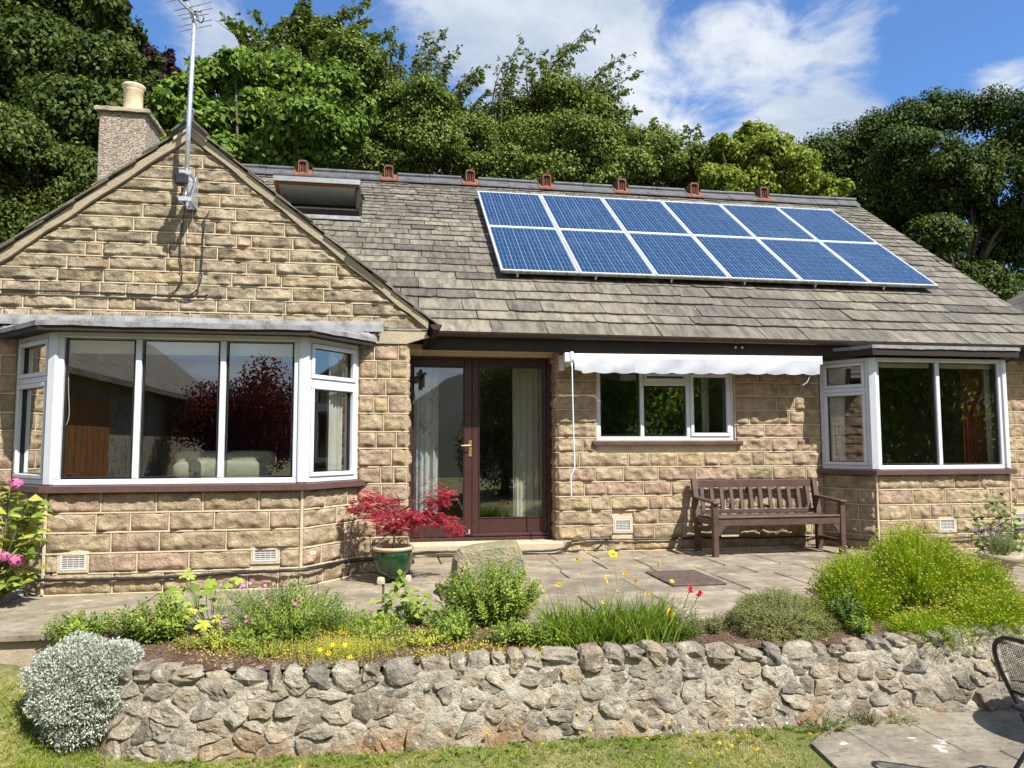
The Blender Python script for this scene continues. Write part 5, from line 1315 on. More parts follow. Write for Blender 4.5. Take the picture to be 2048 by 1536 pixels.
rw = thing('retaining_wall', 'low rubble stone retaining wall holding up the flower bed', 'wall', (0, -3.8, GZ))
nu, nv = 520, 32; U, Vv = np.meshgrid(np.linspace(0, WT, nu), np.linspace(0, 1, nv))
top_ = np.array([wtop(u) for u in np.linspace(0, WT, nu)]); Zm = GZ-0.1+(top_[None, :]-0.03-GZ+0.1)*Vv
Hm = 0.010+0.050*(fbm(U*6, Zm*8, 3.1, 4)-0.5)+0.020*(vnoise(U*30, Zm*30, 1.0)-0.5)
P = wsurf(U, Zm, Hm)
back = P[-1] + np.array([0, 0.30, 0.0])
V = np.concatenate([P.reshape(-1, 3), back]); F = [(j*nu+i, j*nu+i+1, (j+1)*nu+i+1, (j+1)*nu+i) for j in range(nv-1) for i in range(nu-1)] + [((nv-1)*nu+i, (nv-1)*nu+i+1, nv*nu+i+1, nv*nu+i) for i in range(nu-1)]
core = mk('mortar_core', V, np.array(F), MAT['rmortar'], rw, True)
# irregular stones: Voronoi cells on the face of the wall, shrunk and bulged
def clip(poly, a, b, c):
    out = []
    for i in range(len(poly)):
        p, q = poly[i], poly[(i+1) % len(poly)]; dp, dq = a*p[0]+b*p[1]-c, a*q[0]+b*q[1]-c
        if dp <= 0: out.append(p)
        if (dp < 0 < dq) or (dq < 0 < dp): t = dp/(dp-dq); out.append((p[0]+(q[0]-p[0])*t, p[1]+(q[1]-p[1])*t))
    return out
AN = 0.66
seeds = []
for u in np.arange(0.05, WT, 0.118):
    for r_ in range(4):
        if random.random() < 0.93: seeds.append(((u+random.uniform(-0.11, 0.11))*AN, GZ-0.03+(r_+0.5+random.uniform(-0.5, 0.5))*0.115))
seeds = np.array(seeds)
wall_pieces = []
for i, sd in enumerate(seeds):
    ztp = -0.14+0.03*random.random(); poly_ = [(sd[0]-0.4, GZ-0.06), (sd[0]+0.4, GZ-0.06), (sd[0]+0.4, ztp), (sd[0]-0.4, ztp)]
    d2 = ((seeds-sd)**2).sum(1); 
    for j in np.argsort(d2)[1:26]:
        o_ = seeds[j]; a, b = o_-sd; poly_ = clip(poly_, a, b, ((o_@o_)-(sd@sd))/2)
        if len(poly_) < 3: break
    if len(poly_) < 3: continue
    pl_ = np.array(poly_); pl_[:, 0] /= AN; c = pl_.mean(0)
    ar = 0.5*abs(np.dot(pl_[:, 0], np.roll(pl_[:, 1], 1))-np.dot(pl_[:, 1], np.roll(pl_[:, 0], 1)))
    if ar < 0.0009 or random.random() < 0.05: continue
    # resample the outline, shrink, round
    n = 18; per = np.concatenate([[0], np.cumsum(np.hypot(*(np.roll(pl_, -1, 0)-pl_).T))]); q = np.linspace(0, per[-1], n, endpoint=False)
    pc_ = np.vstack([pl_, pl_[:1]]); rx = np.interp(q, per, pc_[:, 0]); rz = np.interp(q, per, pc_[:, 1]); ring = np.stack([rx, rz], 1)
    ring = 0.72*ring+0.14*(np.roll(ring, 1, 0)+np.roll(ring, -1, 0))
    rad = math.sqrt(ar/math.pi); shrink = max(0.6, 1-random.uniform(-0.002, 0.008)/rad); ring = c+(ring-c)*shrink
    ring += np.random.default_rng(i).uniform(-0.006, 0.006, ring.shape)
    b_ = random.uniform(0.012, 0.027)*min(1, rad/0.06+0.3); tx, tz = random.uniform(-0.35, 0.35), random.uniform(-0.45, 0.25)
    V = []; s_ = random.uniform(0, 50)
    for (k, hh) in ((1.0, -0.01), (0.97, 0.6*b_), (0.82, 0.95*b_), (0.52, b_), (0.24, b_)):
        rr_ = c+(ring-c)*k; nz = fbm(rr_[:, 0]*13+s_, rr_[:, 1]*13, s_, 3)-0.5
        h_ = hh+(nz*0.055*(hh > 0) + (tx*(rr_[:, 0]-c[0])+tz*(rr_[:, 1]-c[1]))*(hh > 0)*0.5)
        V.append(wsurf(rr_[:, 0], rr_[:, 1], np.maximum(h_, 0.004) if hh > 0 else h_))
    V.append(wsurf(np.array([c[0]]), np.array([c[1]]), np.array([b_+random.uniform(-.006, .006)]))); V = np.concatenate(V)
    F = [(r_*n+k, r_*n+(k+1) % n, (r_+1)*n+(k+1) % n, (r_+1)*n+k) for r_ in range(4) for k in range(n)] + [(4*n+k, 4*n+(k+1) % n, 5*n) for k in range(n)]
    wall_pieces.append((ar, V, F))
# coping stones standing along the top
u = 0.15
def lump(c, h, M, seed, n=12, m=8, sq=0.6, rough=0.34):
    """a rounded, knocked-about stone"""
    V = []; F = []
    for j in range(m+1):
        th_ = math.pi*j/m
        for k in range(n):
            ph = 2*math.pi*k/n; d = np.array([math.sin(th_)*math.cos(ph), math.sin(th_)*math.sin(ph), math.cos(th_)])
            d = np.sign(d)*np.abs(d)**sq; r_ = 1+rough*2*(float(fbm(d[0]*1.6+seed, d[1]*1.6+seed, d[2]*1.6, 3))-0.5)
            V.append(np.asarray(c)+np.asarray(M)@(d*np.asarray(h)*r_))
    for j in range(m):
        for k in range(n): F.append((j*n+k, (j+1)*n+k, (j+1)*n+(k+1) % n, j*n+(k+1) % n))
    return V, F
while u < WT-0.1:
    w = random.uniform(0.07, 0.22)*(0.7 if random.random() < 0.25 else 1); hgt = random.uniform(0.035, 0.08); uc = u+w/2
    d = wdir(np.array([uc]))[0]; n_ = np.array([d[1], -d[0], 0]); dz = random.uniform(-0.2, 0.2)
    p = wsurf(np.array([uc]), np.array([wtop(uc)-hgt*0.45]), np.array([-0.055+random.uniform(-0.02, 0.015)]))[0]
    dd_ = np.array([d[0], d[1], dz]); dd_ /= np.linalg.norm(dd_); up_ = np.cross(dd_, -n_) if np.cross(dd_, -n_)[2] > 0 else np.cross(-n_, dd_)
    V, F = lump(p, (w/2*1.02, random.uniform(0.08, 0.11), hgt), np.stack([dd_, -n_, up_], 1), random.uniform(0, 90))
    wall_pieces.append((w*hgt*2+1, V, F)); u += w*random.uniform(0.96, 1.06)
wall_pieces.sort(key=lambda t: -t[0])
rv, rf, rr = [], [], []
for i, (ar, V, F) in enumerate(wall_pieces):
    if i < 300: mk('stone', V, F, MAT['rubble'], rw, False, random.random())
    else: b = len(rv); rv += list(V); rf += [[q+b for q in f] for f in F]; rr += [random.random()]*len(F)
if rv: tag(mk('small_stones', rv, rf, MAT['rubble'], rw, False, rr), kind='stuff')

# ---------------------------------------------------------------- soil of the flower bed
def bed_z(x, y):
    x, y = np.asarray(x, float), np.asarray(y, float)
    return -0.075+0.055*ss(-3.85, -3.3, y)+0.03*(fbm(x*3, y*3, 2.0, 4)-0.5)-0.02*ss(-3.1, -2.9, y)
bx, byy = np.linspace(-3.45, 5.5, 260), np.linspace(-3.86, -2.86, 44); BX, BY = np.meshgrid(bx, byy)
lim = np.interp(bx, wp[:, 0], wp[:, 1])+0.03
BYc = np.maximum(BY, np.minimum(lim[None, :], -2.9)); BZ = bed_z(BX, BYc)+0.018*(vnoise(BX*40, BYc*40)-0.5)
BZ = np.where((BX > -0.9) & (BYc > -3.2), -0.058, BZ)
F = np.array([(j*260+i, j*260+i+1, (j+1)*260+i+1, (j+1)*260+i) for j in range(43) for i in range(259)])
soil_ob = tag(mk('flower_bed_soil', np.stack([BX, BYc, BZ], -1).reshape(-1, 3), F, MAT['soil'], None, True), kind='structure')
# ================================================================ PLANTS
def unit(a): return a/(np.linalg.norm(a, axis=-1, keepdims=True)+1e-9)
def rdir(n, up=0.0):
    d = rng.normal(size=(n, 3)); d[:, 2] += up; return unit(d)
def leafmesh(B, D, N, L, W, fold=0.15, droop=0.0, wide=0.45):
    """pointed leaves: base, two sides, tip; one bent quad each"""
    D = unit(D); S = unit(np.cross(D, N)); N = unit(np.cross(S, D)); n = len(B)
    L = np.broadcast_to(L, n)[:, None]; W = np.broadcast_to(W, n)[:, None]
    mid = B+D*L*wide+N*W*fold; tip = B+D*L; tip = tip-np.array([0, 0, 1.0])*L*droop
    V = np.stack([B, mid-S*W/2, tip, mid+S*W/2], 1).reshape(-1, 3)
    return V, np.arange(4*n).reshape(n, 4)
def blades(B, D, L, W, bend, segs=3, taper=0.15):
    """narrow curved strips; bend is added along the length"""
    n = len(B); D = unit(D); S = unit(np.cross(D, rdir(n)))
    L = np.broadcast_to(L, n)[:, None]; W = np.broadcast_to(W, n)[:, None]; bend = np.broadcast_to(bend, (n, 3)); rows = []
    for k in range(segs+1):
        t = k/segs; c = B+D*L*t+bend*L*t*t; w = W*(1-(1-taper)*t**1.5)/2; rows += [c-S*w, c+S*w]
    V = np.stack(rows, 1).reshape(-1, 3); m = 2*(segs+1)
    F = np.concatenate([np.arange(n)[:, None]*m+np.array([[2*k, 2*k+1, 2*k+3, 2*k+2]]) for k in range(segs)])
    return V, F
def joinm(*parts):
    Vs, Fs, b = [], [], 0
    for V, F in parts: Vs.append(V); Fs.append(F+b); b += len(V)
    return np.concatenate(Vs), np.concatenate(Fs)
def ell(n, c, r, shell=0.35, upper=None):
    d = rdir(n)
    if upper is not None: d[:, 2] = np.where(d[:, 2] < upper, -d[:, 2]*0.6, d[:, 2]); d = unit(d)
    k = (1-shell*rng.random(n)**1.5)[:, None]; return np.asarray(c)+d*np.asarray(r)*k, d
def fol(parent, V, F, mat, name='foliage', rnd=None, per=1):
    n = len(F); r = rng.random(n) if rnd is None else rnd
    return mk(name, V, F, mat, parent, False, r)
LEAF = {}
LEAF['green'] = leafmat('mid green leaf', [(0.05, 0.095, 0.010), (0.09, 0.155, 0.016), (0.14, 0.21, 0.026), (0.20, 0.27, 0.045)])
LEAF['bright'] = leafmat('bright pale green leaf', [(0.13, 0.20, 0.022), (0.22, 0.31, 0.038), (0.30, 0.38, 0.06), (0.38, 0.45, 0.10)])
LEAF['lime'] = leafmat('lime yellow leaf', [(0.30, 0.33, 0.04), (0.48, 0.49, 0.07), (0.60, 0.56, 0.10)], 0.3)
LEAF['yellow'] = leafmat('golden stonecrop leaf', [(0.30, 0.22, 0.03), (0.45, 0.36, 0.05), (0.52, 0.47, 0.09), (0.34, 0.36, 0.06)], 0.25)
LEAF['silver'] = leafmat('silver leaf', [(0.28, 0.31, 0.25), (0.40, 0.43, 0.36), (0.50, 0.52, 0.45), (0.59, 0.60, 0.53)], 0.2, 0.8)
LEAF['sage'] = leafmat('grey green leaf', [(0.12, 0.135, 0.04), (0.19, 0.205, 0.065), (0.26, 0.27, 0.09), (0.33, 0.33, 0.13)], 0.25, 0.7)
LEAF['cotton'] = leafmat('feathery lime green leaf', [(0.12, 0.20, 0.008), (0.22, 0.34, 0.014), (0.33, 0.45, 0.025), (0.43, 0.53, 0.05)], 0.42)
LEAF['brown'] = leafmat('dead brown stem', [(0.07, 0.04, 0.018), (0.13, 0.08, 0.035), (0.20, 0.13, 0.06)], 0.1)
LEAF['grass'] = leafmat('lawn blade', [(0.13, 0.20, 0.02), (0.22, 0.28, 0.032), (0.30, 0.33, 0.05), (0.37, 0.34, 0.09), (0.46, 0.38, 0.17)], 0.3)
LEAF['blade'] = leafmat('fresh strap leaf', [(0.10, 0.17, 0.015), (0.16, 0.25, 0.024), (0.22, 0.31, 0.04), (0.28, 0.36, 0.07)], 0.4)
LEAF['red'] = leafmat('crimson maple leaf', [(0.24, 0.012, 0.03), (0.38, 0.028, 0.055), (0.50, 0.05, 0.085), (0.60, 0.10, 0.13)], 0.4)
LEAF['pink'] = leafmat('pink petal', [(0.50, 0.10, 0.26), (0.62, 0.18, 0.38), (0.70, 0.28, 0.48)], 0.3)
LEAF['mauve'] = leafmat('mauve petal', [(0.48, 0.20, 0.42), (0.60, 0.30, 0.55)], 0.3)
LEAF['ypetal'] = leafmat('yellow petal', [(0.70, 0.38, 0.01), (0.80, 0.50, 0.015), (0.85, 0.60, 0.04)], 0.3)
LEAF['redpetal'] = leafmat('red petal', [(0.40, 0.01, 0.03), (0.60, 0.02, 0.05)], 0.3)
LEAF['purple'] = leafmat('purple floret', [(0.09, 0.03, 0.22), (0.16, 0.06, 0.36)], 0.2)
LEAF['white'] = leafmat('white petal', [(0.72, 0.72, 0.68), (0.8, 0.8, 0.77)], 0.2)
LEAF['hyd'] = leafmat('yellowing hydrangea leaf', [(0.12, 0.20, 0.025), (0.24, 0.32, 0.05), (0.36, 0.40, 0.07), (0.46, 0.45, 0.10)], 0.35)
def soil(x, y): return float(bed_z(x, y))-0.012
def plant(name, label, cat, x, y, z=None): return thing(name, label, cat, (x, y, soil(x, y) if z is None else z))
def stems(parent, A, B, r=0.003, mat='greenstem', name='stem'):
    m = MB()
    for a, b in zip(A, B):
        a, b = np.asarray(a, float), np.asarray(b, float); c = (a+b)/2+np.array([random.uniform(-1, 1), random.uniform(-1, 1), 0])*np.linalg.norm(b-a)*0.06; m.tube([a, c, b], [r*1.2, r, r*0.7], 5)
    return m.build(name, MAT[mat], parent, True)
def petals(c, n, L, W, up, cup=0.2, rows=1):
    """ring of petals round c facing up"""
    up = unit(np.asarray(up, float)); a = np.cross(up, [0, 0, 1.0]) if abs(up[2]) < 0.95 else np.array([1.0, 0, 0]); a = unit(a); b = np.cross(up, a)
    t = np.arange(n)*2*math.pi/n+rng.random(n)*0.25; D = np.cos(t)[:, None]*a+np.sin(t)[:, None]*b+up*cup
    return leafmesh(np.repeat(np.asarray(c, float)[None], n, 0), D, np.repeat(up[None], n, 0), L*rng.uniform(0.85, 1.1, n), W, 0.1, 0.0, 0.62)
def flower(parent, c, n, L, W, up, mat, eye=None, name='flower'):
    V, F = petals(c, n, L, W, up); o = mk(name, V, F, LEAF[mat], parent, False, rng.random(len(F)))
    return o
def leafy_stem(base, tip, n, L, W, spread=0.9, nl=None, start=0.15):
    """leaves spiralling up one stem"""
    base, tip = np.asarray(base, float), np.asarray(tip, float); t = start+(1-start)*np.linspace(0, 1, n)
    B = base+(tip-base)*t[:, None]; d = unit(tip-base); a = unit(np.cross(d, [0.3, 0.9, 0.1])); b = np.cross(d, a)
    ph = np.arange(n)*2.4+rng.random(n)*0.5; out = np.cos(ph)[:, None]*a+np.sin(ph)[:, None]*b
    D = out*spread+d*(0.35+0.5*t[:, None]); return leafmesh(B, D, np.repeat(d[None], n, 0)+out*-0.2+rng.normal(size=(n, 3))*0.15, L*(1.1-0.5*t)*rng.uniform(0.8, 1.2, n), W*(1.1-0.4*t), 0.12, 0.12)

# bark chips, dead leaves and twigs lying on the bed
n = 9000; X = rng.uniform(-3.2, 4.5, n); Y = rng.uniform(-3.8, -2.95, n); keep = (Y > np.interp(X, wp[:, 0], wp[:, 1])+0.03) & ((X < -0.8) | (Y < -3.22)); X, Y = X[keep], Y[keep]; n = len(X)
V, F = leafmesh(np.stack([X, Y, bed_z(X, Y)+0.012], 1), np.stack([rng.normal(size=n), rng.normal(size=n), rng.normal(size=n)*0.3], 1), rdir(n, 1.2), rng.uniform(0.008, 0.03, n), rng.uniform(0.004, 0.012, n), 0.2)
LEAF['litter'] = leafmat('bark and leaf litter', [(0.07, 0.035, 0.018), (0.14, 0.075, 0.04), (0.22, 0.14, 0.08), (0.34, 0.26, 0.16), (0.20, 0.10, 0.04)], 0.05)
tag(mk('bed_litter', V, F, LEAF['litter'], None, False, rng.random(n)), 'bark chips and dead leaves scattered over the bed soil', 'leaf litter', kind='stuff')
# silver bush at the corner of the wall
c = np.array([-3.10, -3.56, -0.15]); p = plant('silver_bush', 'rounded silvery white shrub spilling over the left corner of the wall', 'shrub', -3.1, -3.56, GZ+0.02)
B0, d0 = ell(24000, c, (0.275, 0.25, 0.255), 0.28); lob = 0.66+0.66*fbm(d0[:, 0]*3.2+9, d0[:, 1]*3.2, d0[:, 2]*3.2, 3)
B0 = c+(B0-c)*lob[:, None]; B0[:, 2] = np.where(B0[:, 2] < -0.30, B0[:, 2]-0.10*rng.random(len(B0)), B0[:, 2])
B1, d1 = ell(7000, (-2.93, -3.52, -0.05), (0.14, 0.17, 0.11), 0.3)
B = np.concatenate([B0, B1]); d = np.concatenate([d0, d1]); keep = B[:, 2] > ground_z(B[:, 0], B[:, 1])+0.01; B, d = B[keep], d[keep]
V, F = leafmesh(B, d+rng.normal(size=B.shape)*0.75+[0, 0, 0.35], rdir(len(B), 0.4), rng.uniform(0.014, 0.026, len(B)), rng.uniform(0.006, 0.010, len(B))); fol(p, V, F, LEAF['silver'])
stems(p, [c+[0, 0.05, -0.38]]*40, [c+x*np.array([0.26, 0.23, 0.24]) for x in rdir(40, 0.2)], 0.004, 'twig', 'twigs')

# hydrangea at the left edge
p = plant('hydrangea', 'yellow green hydrangea with pink flower heads beside the left bay', 'shrub', -4.25, -1.95, 0.0)
tips = [atY(x, y, -1.95+random.uniform(-0.22, 0.2)) for x, y in ((-20, 985), (20, 975), (55, 1000), (75, 1005), (20, 1030), (60, 1045), (85, 1020), (70, 1080), (75, 1140), (30, 1150), (55, 1100), (5, 1060), (40, 1075), (-15, 1120), (20, 1100), (-30, 1040), (-40, 1100), (45, 1165), (10, 1165), (78, 1060))]
parts = []
for tpt in tips:
    n = 15; base = np.array([-4.3, -1.93, 0.05]); d_ = unit(tpt-base); ph = np.arange(n)*2.4; out = np.stack([np.cos(ph), np.sin(ph), np.full(n, 0.15)], 1)
    Bq = tpt-d_*np.linspace(0, 0.24, n)[:, None]; parts.append(leafmesh(Bq, out+rng.normal(size=(n, 3))*0.25, np.repeat([[0, -0.35, 1.0]], n, 0)+rng.normal(size=(n, 3))*0.3, rng.uniform(0.08, 0.125, n), rng.uniform(0.055, 0.08, n), 0.14, 0.2))
fol(p, *joinm(*parts), LEAF['hyd']); stems(p, [(-4.3, -1.93, 0.0)]*len(tips), tips, 0.005, 'twig')
for (x, y, r_) in ((32, 967, 0.045), (8, 1113, 0.04), (34, 1121, 0.05)):
    cc = atY(x, y, -2.12); d_ = rdir(90, 0.2); parts = [petals(cc+q*r_*np.array([1, 1, 0.75]), 4, 0.016, 0.015, q) for q in d_]
    fol(p, *joinm(*parts), LEAF['pink'], 'flower_head')

# crimson maple in its green pot
PX, PY = -1.33, -1.50
pot = thing('flower_pot', 'glazed dark green round flower pot with pale rim on small feet', 'pot', (PX, PY, 0.0))
MB().lathe((PX, PY, 0.045), [(0.085, 0), (0.10, 0.005), (0.145, 0.06), (0.165, 0.12), (0.172, 0.18), (0.166, 0.235), (0.162, 0.24), (0.140, 0.238), (0.12, 0.2)], 32).build('pot_body', MAT['glaze'], pot, True)
MB().lathe((PX, PY, 0.045), [(0.165, 0.232), (0.182, 0.24), (0.185, 0.256), (0.178, 0.266), (0.160, 0.266), (0.150, 0.25), (0.150, 0.225)], 32).build('pot_rim', MAT['rim'], pot, True)
V = [(PX, PY, 0.045+0.248)]+[(PX+0.155*math.cos(t), PY+0.155*math.sin(t), 0.045+0.238+random.uniform(-.004, .008)) for t in np.linspace(0, 2*math.pi, 25)[:-1]]
mk('potting_soil', V, [(0, 1+k, 1+(k+1) % 24) for k in range(24)], MAT['soil'], pot)
for i, (dx, dy) in enumerate(((0.13, -0.06), (-0.10, -0.09), (0.02, 0.12))):
    V, F = lump((PX+dx, PY+dy, 0.030), (0.036, 0.034, 0.034), np.eye(3), 7+i, 8, 6, 0.5, 0.08); mk('pot_foot', V, F, MAT['step'], pot, rnd=0.5)
mt = thing('japanese_maple', 'small crimson cut-leaf maple growing in the green pot', 'tree', (PX, PY, 0.285))
zz = 0.285; clus = [(742, 1000, 26, 16), (722, 1018, 20, 14), (765, 1012, 28, 20), (775, 1040, 30, 20), (800, 1030, 30, 22), (815, 1055, 28, 18), (835, 1035, 26, 16), (848, 1045, 22, 14), (770, 1062, 24, 12), (865, 1010, 16, 12), (888, 990, 26, 15), (880, 1008, 20, 10), (885, 1045, 22, 14), (903, 1058, 18, 12), (870, 1035, 14, 10), (705, 1022, 8, 8), (752, 1030, 22, 16), (795, 1062, 20, 10), (855, 1028, 14, 10), (914, 1066, 8, 6)]
parts = []; ends = []
for (x, y, rx, ry) in clus:
    yy = PY+random.uniform(-0.13, 0.13); cc = atY(x, y, yy); s_ = 0.0046; rx_, ry_ = rx*s_, ry*s_; ends.append(cc)
    n = int(24+rx*ry*0.11); Bq = cc+rng.normal(size=(n, 3))*np.array([rx_*0.55, rx_*0.5, ry_*0.45]); Bq[:, 2] += ry_*0.3
    for b_ in Bq:
        k = 8; t = rng.uniform(0, 2*math.pi)+np.linspace(-1.25, 1.25, k); o_ = np.stack([np.cos(t), np.sin(t), np.full(k, 0.12)], 1); Lk = 0.052*(1-0.28*np.abs(np.linspace(-1.25, 1.25, k)))*rng.uniform(0.8, 1.15)
        parts.append(blades(np.repeat(b_[None], k, 0), o_, Lk, 0.0066, np.array([0, 0, -0.62]), 3, 0.2))
fol(mt, *joinm(*parts), LEAF['red'])
m = MB(); fork = np.array([PX+0.005, PY, 0.48]); m.tube([(PX, PY, 0.27), (PX+0.012, PY, 0.36), fork], [0.013, 0.011, 0.010], 8); MBt = m
f2 = atY(800, 1000, PY); f3 = atY(790, 985, PY); m.tube([fork, (f2+fork)/2+[0.01, 0, 0], f2, f3], [0.009, 0.008, 0.006, 0.004], 7)
m.build('trunk', MAT['bark'], mt, True)
for e_ in ends:
    a_ = fork if e_[2] < 0.62 else (fork+f2)/2
    mid = (a_+e_)/2+np.array([0, 0, 0.05]); MB().tube([a_, mid, e_], [0.005, 0.004, 0.002], 5).build('branch', MAT['bark'], mt, True)
cable('black_lead', 'thin black lead looping beside the maple pot', [(-1.29, -1.52, 0.45), (-1.40, -1.53, 0.40), (-1.52, -1.55, 0.28), (-1.60, -1.5, 0.16), (-1.55, -1.45, 0.10), (-1.45, -1.42, 0.06)], 0.004, 0.002)

# boulder standing on the patio
def bouldermat():
    m, nt, b = newmat('mossy boulder'); t = NT(nt); p = t.pos(); sp = t.node('ShaderNodeNewGeometry'); sx = t.node('ShaderNodeSeparateXYZ'); t.l.new(sp.outputs['Normal'], sx.inputs[0])
    n = t.noise(p, 7, 6, 0.65); v = t.voro(p, 42)
    c = t.mix(t.mr(n, 0.35, 0.65), (0.20, 0.165, 0.09), (0.30, 0.25, 0.15)); c = t.mix(t.mr(t.noise(p, 3.0, 4, 0.6), 0.45, 0.6), c, (0.13, 0.15, 0.085))
    t.put(b.inputs['Base Color'], c); b.inputs['Roughness'].default_value = 0.95; t.put(b.inputs['Normal'], t.bump(t.math('ADD', t.math('MULTIPLY', v, 0.8), n), 0.6, 0.02)); return m
bo = [(-0.88, 0.0), (-0.89, 0.15), (-0.87, 0.30), (-0.82, 0.36), (-0.70, 0.385), (-0.55, 0.395), (-0.40, 0.41), (-0.345, 0.405), (-0.315, 0.34), (-0.28, 0.26), (-0.255, 0.16), (-0.24, 0.0)]
n = len(bo); V = []; F = []; layers = 6; cx_, cz_ = -0.57, 0.2
for j in range(layers):
    t = j/(layers-1); k_ = 1-0.10*abs(2*t-1)**2.2; y_ = -2.36+0.26*t; 
    for i, (x, z) in enumerate(bo):
        nz = 0.02*(float(fbm(x*7, z*7, t*4, 3))-0.5); lean = 0.05*t
        V.append((cx_+(x-cx_)*k_+nz, y_+0.10*z-0.04*math.sin(x*5)*0.5+nz, (cz_+(z-cz_)*k_ if z > 0 else 0.0)+(nz if z > 0 else 0)+lean*0.3*(z > 0.3)))
for j in range(layers-1):
    for i in range(n-1): F.append((j*n+i, (j+1)*n+i, (j+1)*n+i+1, j*n+i+1))
F.append(tuple(range(n))); F.append(tuple((layers-1)*n+i for i in range(n-1, -1, -1)))
bob = mk('boulder', V, F, bouldermat(), None, False); tag(bob, 'large upright mossy boulder standing on the patio before the door', 'boulder')

# leafy clumps at the left of the bed
def leafy_clump(name, label, x, y, n, hgt, spr, L, W, mat, leaves=16, cat='plant', z=None):
    z0 = soil(x, y) if z is None else z; p = thing(name, label, cat, (x, y, z0)); A, T, parts = [], [], []
    for i in range(n):
        a = rng.uniform(0, 2*math.pi); r_ = math.sqrt(rng.random())*spr; b = np.array([x+0.35*r_*math.cos(a), y+0.3*r_*math.sin(a), z0]); tp = np.array([x+r_*math.cos(a), y+0.75*r_*math.sin(a), z0+hgt*rng.uniform(0.65, 1.05)*(1-0.45*(r_/spr)**2)])
        A.append(b); T.append(tp); parts.append(leafy_stem(b, tp, leaves, L, W))
    fol(p, *joinm(*parts), LEAF[mat]); stems(p, A, T, 0.0022); return p
leafy_clump('leafy_plant', 'low bright green leafy plant behind the silver bush', -3.30, -3.0, 60, 0.19, 0.26, 0.055, 0.020, 'bright', 14)
leafy_clump('leafy_plant', 'pale green leafy clump right of the silver bush', -2.82, -3.14, 90, 0.27, 0.27, 0.060, 0.018, 'bright', 20)
leafy_clump('leafy_plant', 'small dull green clump between two bright green clumps at the bed edge', -3.03, -3.05, 20, 0.15, 0.14, 0.045, 0.014, 'sage', 14)
# lobed yellow-green leaves
def lobed(c, R_, up, az, lobes=5):
    up = unit(np.asarray(up, float)); a = unit(np.cross(up, [math.cos(az), math.sin(az), 0.1])); b = np.cross(up, a); V = [np.asarray(c, float)]
    m_ = lobes*4+1
    for k in range(m_):
        t = -2.5+5.0*k/(m_-1); r_ = R_*(0.62+0.38*abs(math.cos(t*lobes/5.0*math.pi/1.0)))*(0.75+0.25*math.cos(t*0.6)); V.append(c+a*math.cos(t)*r_+b*math.sin(t)*r_-up*0.18*r_*(r_/R_))
    return V, [(0, k, k+1) for k in range(1, m_)]
def lobed_plant(name, label, leaves, mat, base, cat='plant'):
    p = thing(name, label, cat, tuple(base)); T = []
    for (x, y, yy, r_) in leaves:
        cc = atY(x, y, yy); V, F = lobed(cc, r_, (random.uniform(-.25, .25), -0.55+random.uniform(-.2, .2), 1.0), random.uniform(-0.8, 0.8)+math.pi/2*3, 5); mk('leaf', V, F, LEAF[mat], p, False, random.random()); T.append(cc)
    stems(p, [base]*len(T), T, 0.003); return p
lobed_plant('golden_vine', 'golden yellow lobed leaves of a low plant in the bed', [(402, 1247, -3.22, 0.075), (365, 1232, -3.16, 0.06), (345, 1243, -3.2, 0.05), (380, 1222, -3.1, 0.05), (430, 1236, -3.2, 0.045), (352, 1225, -3.1, 0.045)], 'lime', (-2.45, -3.1, soil(-2.45, -3.1)))
lobed_plant('lobed_plant', 'taller green plant with lobed leaves and thin upright shoot above the golden leaves', [(x, y, -3.0+random.uniform(-.12, .12), random.uniform(0.035, 0.06)) for x, y in ((330, 1205), (350, 1195), (322, 1190), (372, 1205), (395, 1195), (412, 1180), (385, 1175), (360, 1180), (340, 1178), (425, 1200), (400, 1215), (440, 1190), (455, 1168), (472, 1160), (372, 1140), (366, 1150), (378, 1152), (418, 1165), (432, 1172))], 'bright', (-2.5, -3.0, soil(-2.5, -3.0)))
# pink flowering mass
leafy_clump('pink_cranesbill', 'bushy green plant dotted with small pink flowers in the left part of the bed', -2.05, -3.10, 230, 0.34, 0.46, 0.045, 0.011, 'bright', 24)
pk = bpy.data.objects['pink_cranesbill']; T = []
for i in range(46):
    x, y = rng.uniform(430, 640), rng.uniform(1165, 1255); cc = atY(x, y, -3.15+rng.uniform(-0.2, 0.2)); T.append(cc); V, F = petals(cc, 5, 0.014, 0.012, (rng.normal()*0.4, -0.8, 0.7)); mk('flower', V, F, LEAF['mauve' if i % 3 else 'pink'], pk, False, rng.random(len(F)))
stems(pk, [(t_[0]+random.uniform(-.05, .05), t_[1], soil(t_[0], t_[1])) for t_ in T], T, 0.0015, name='flower_stems')
leafy_clump('leafy_plant', 'spiky dark green plant in front of the pink flowers', -1.93, -3.32, 26, 0.18, 0.16, 0.06, 0.012, 'green', 16)
leafy_clump('leafy_plant', 'tall thin weed with narrow leaves right of the pink flowers', -1.72, -3.25, 5, 0.36, 0.10, 0.05, 0.009, 'green', 26)
# tall ox-eye daisies
dz = thing('ox_eye_daisy', 'tall white daisy on a thin stem in front of the left bay', 'flower', tuple(atZ(640, 1235, -0.05)))
cc = atY(626, 1106, -2.95); V, F = petals(cc, 14, 0.022, 0.008, (0, -0.6, 1)); mk('petals', V, F, LEAF['white'], dz, False, rng.random(len(F))); V, F = petals(cc+np.array([0, -.004, .004]), 8, 0.007, 0.006, (0, -0.6, 1)); mk('eye', V, F, LEAF['ypetal'], dz, False, rng.random(len(F)))
stems(dz, [ORG[dz.name]], [cc], 0.0022)
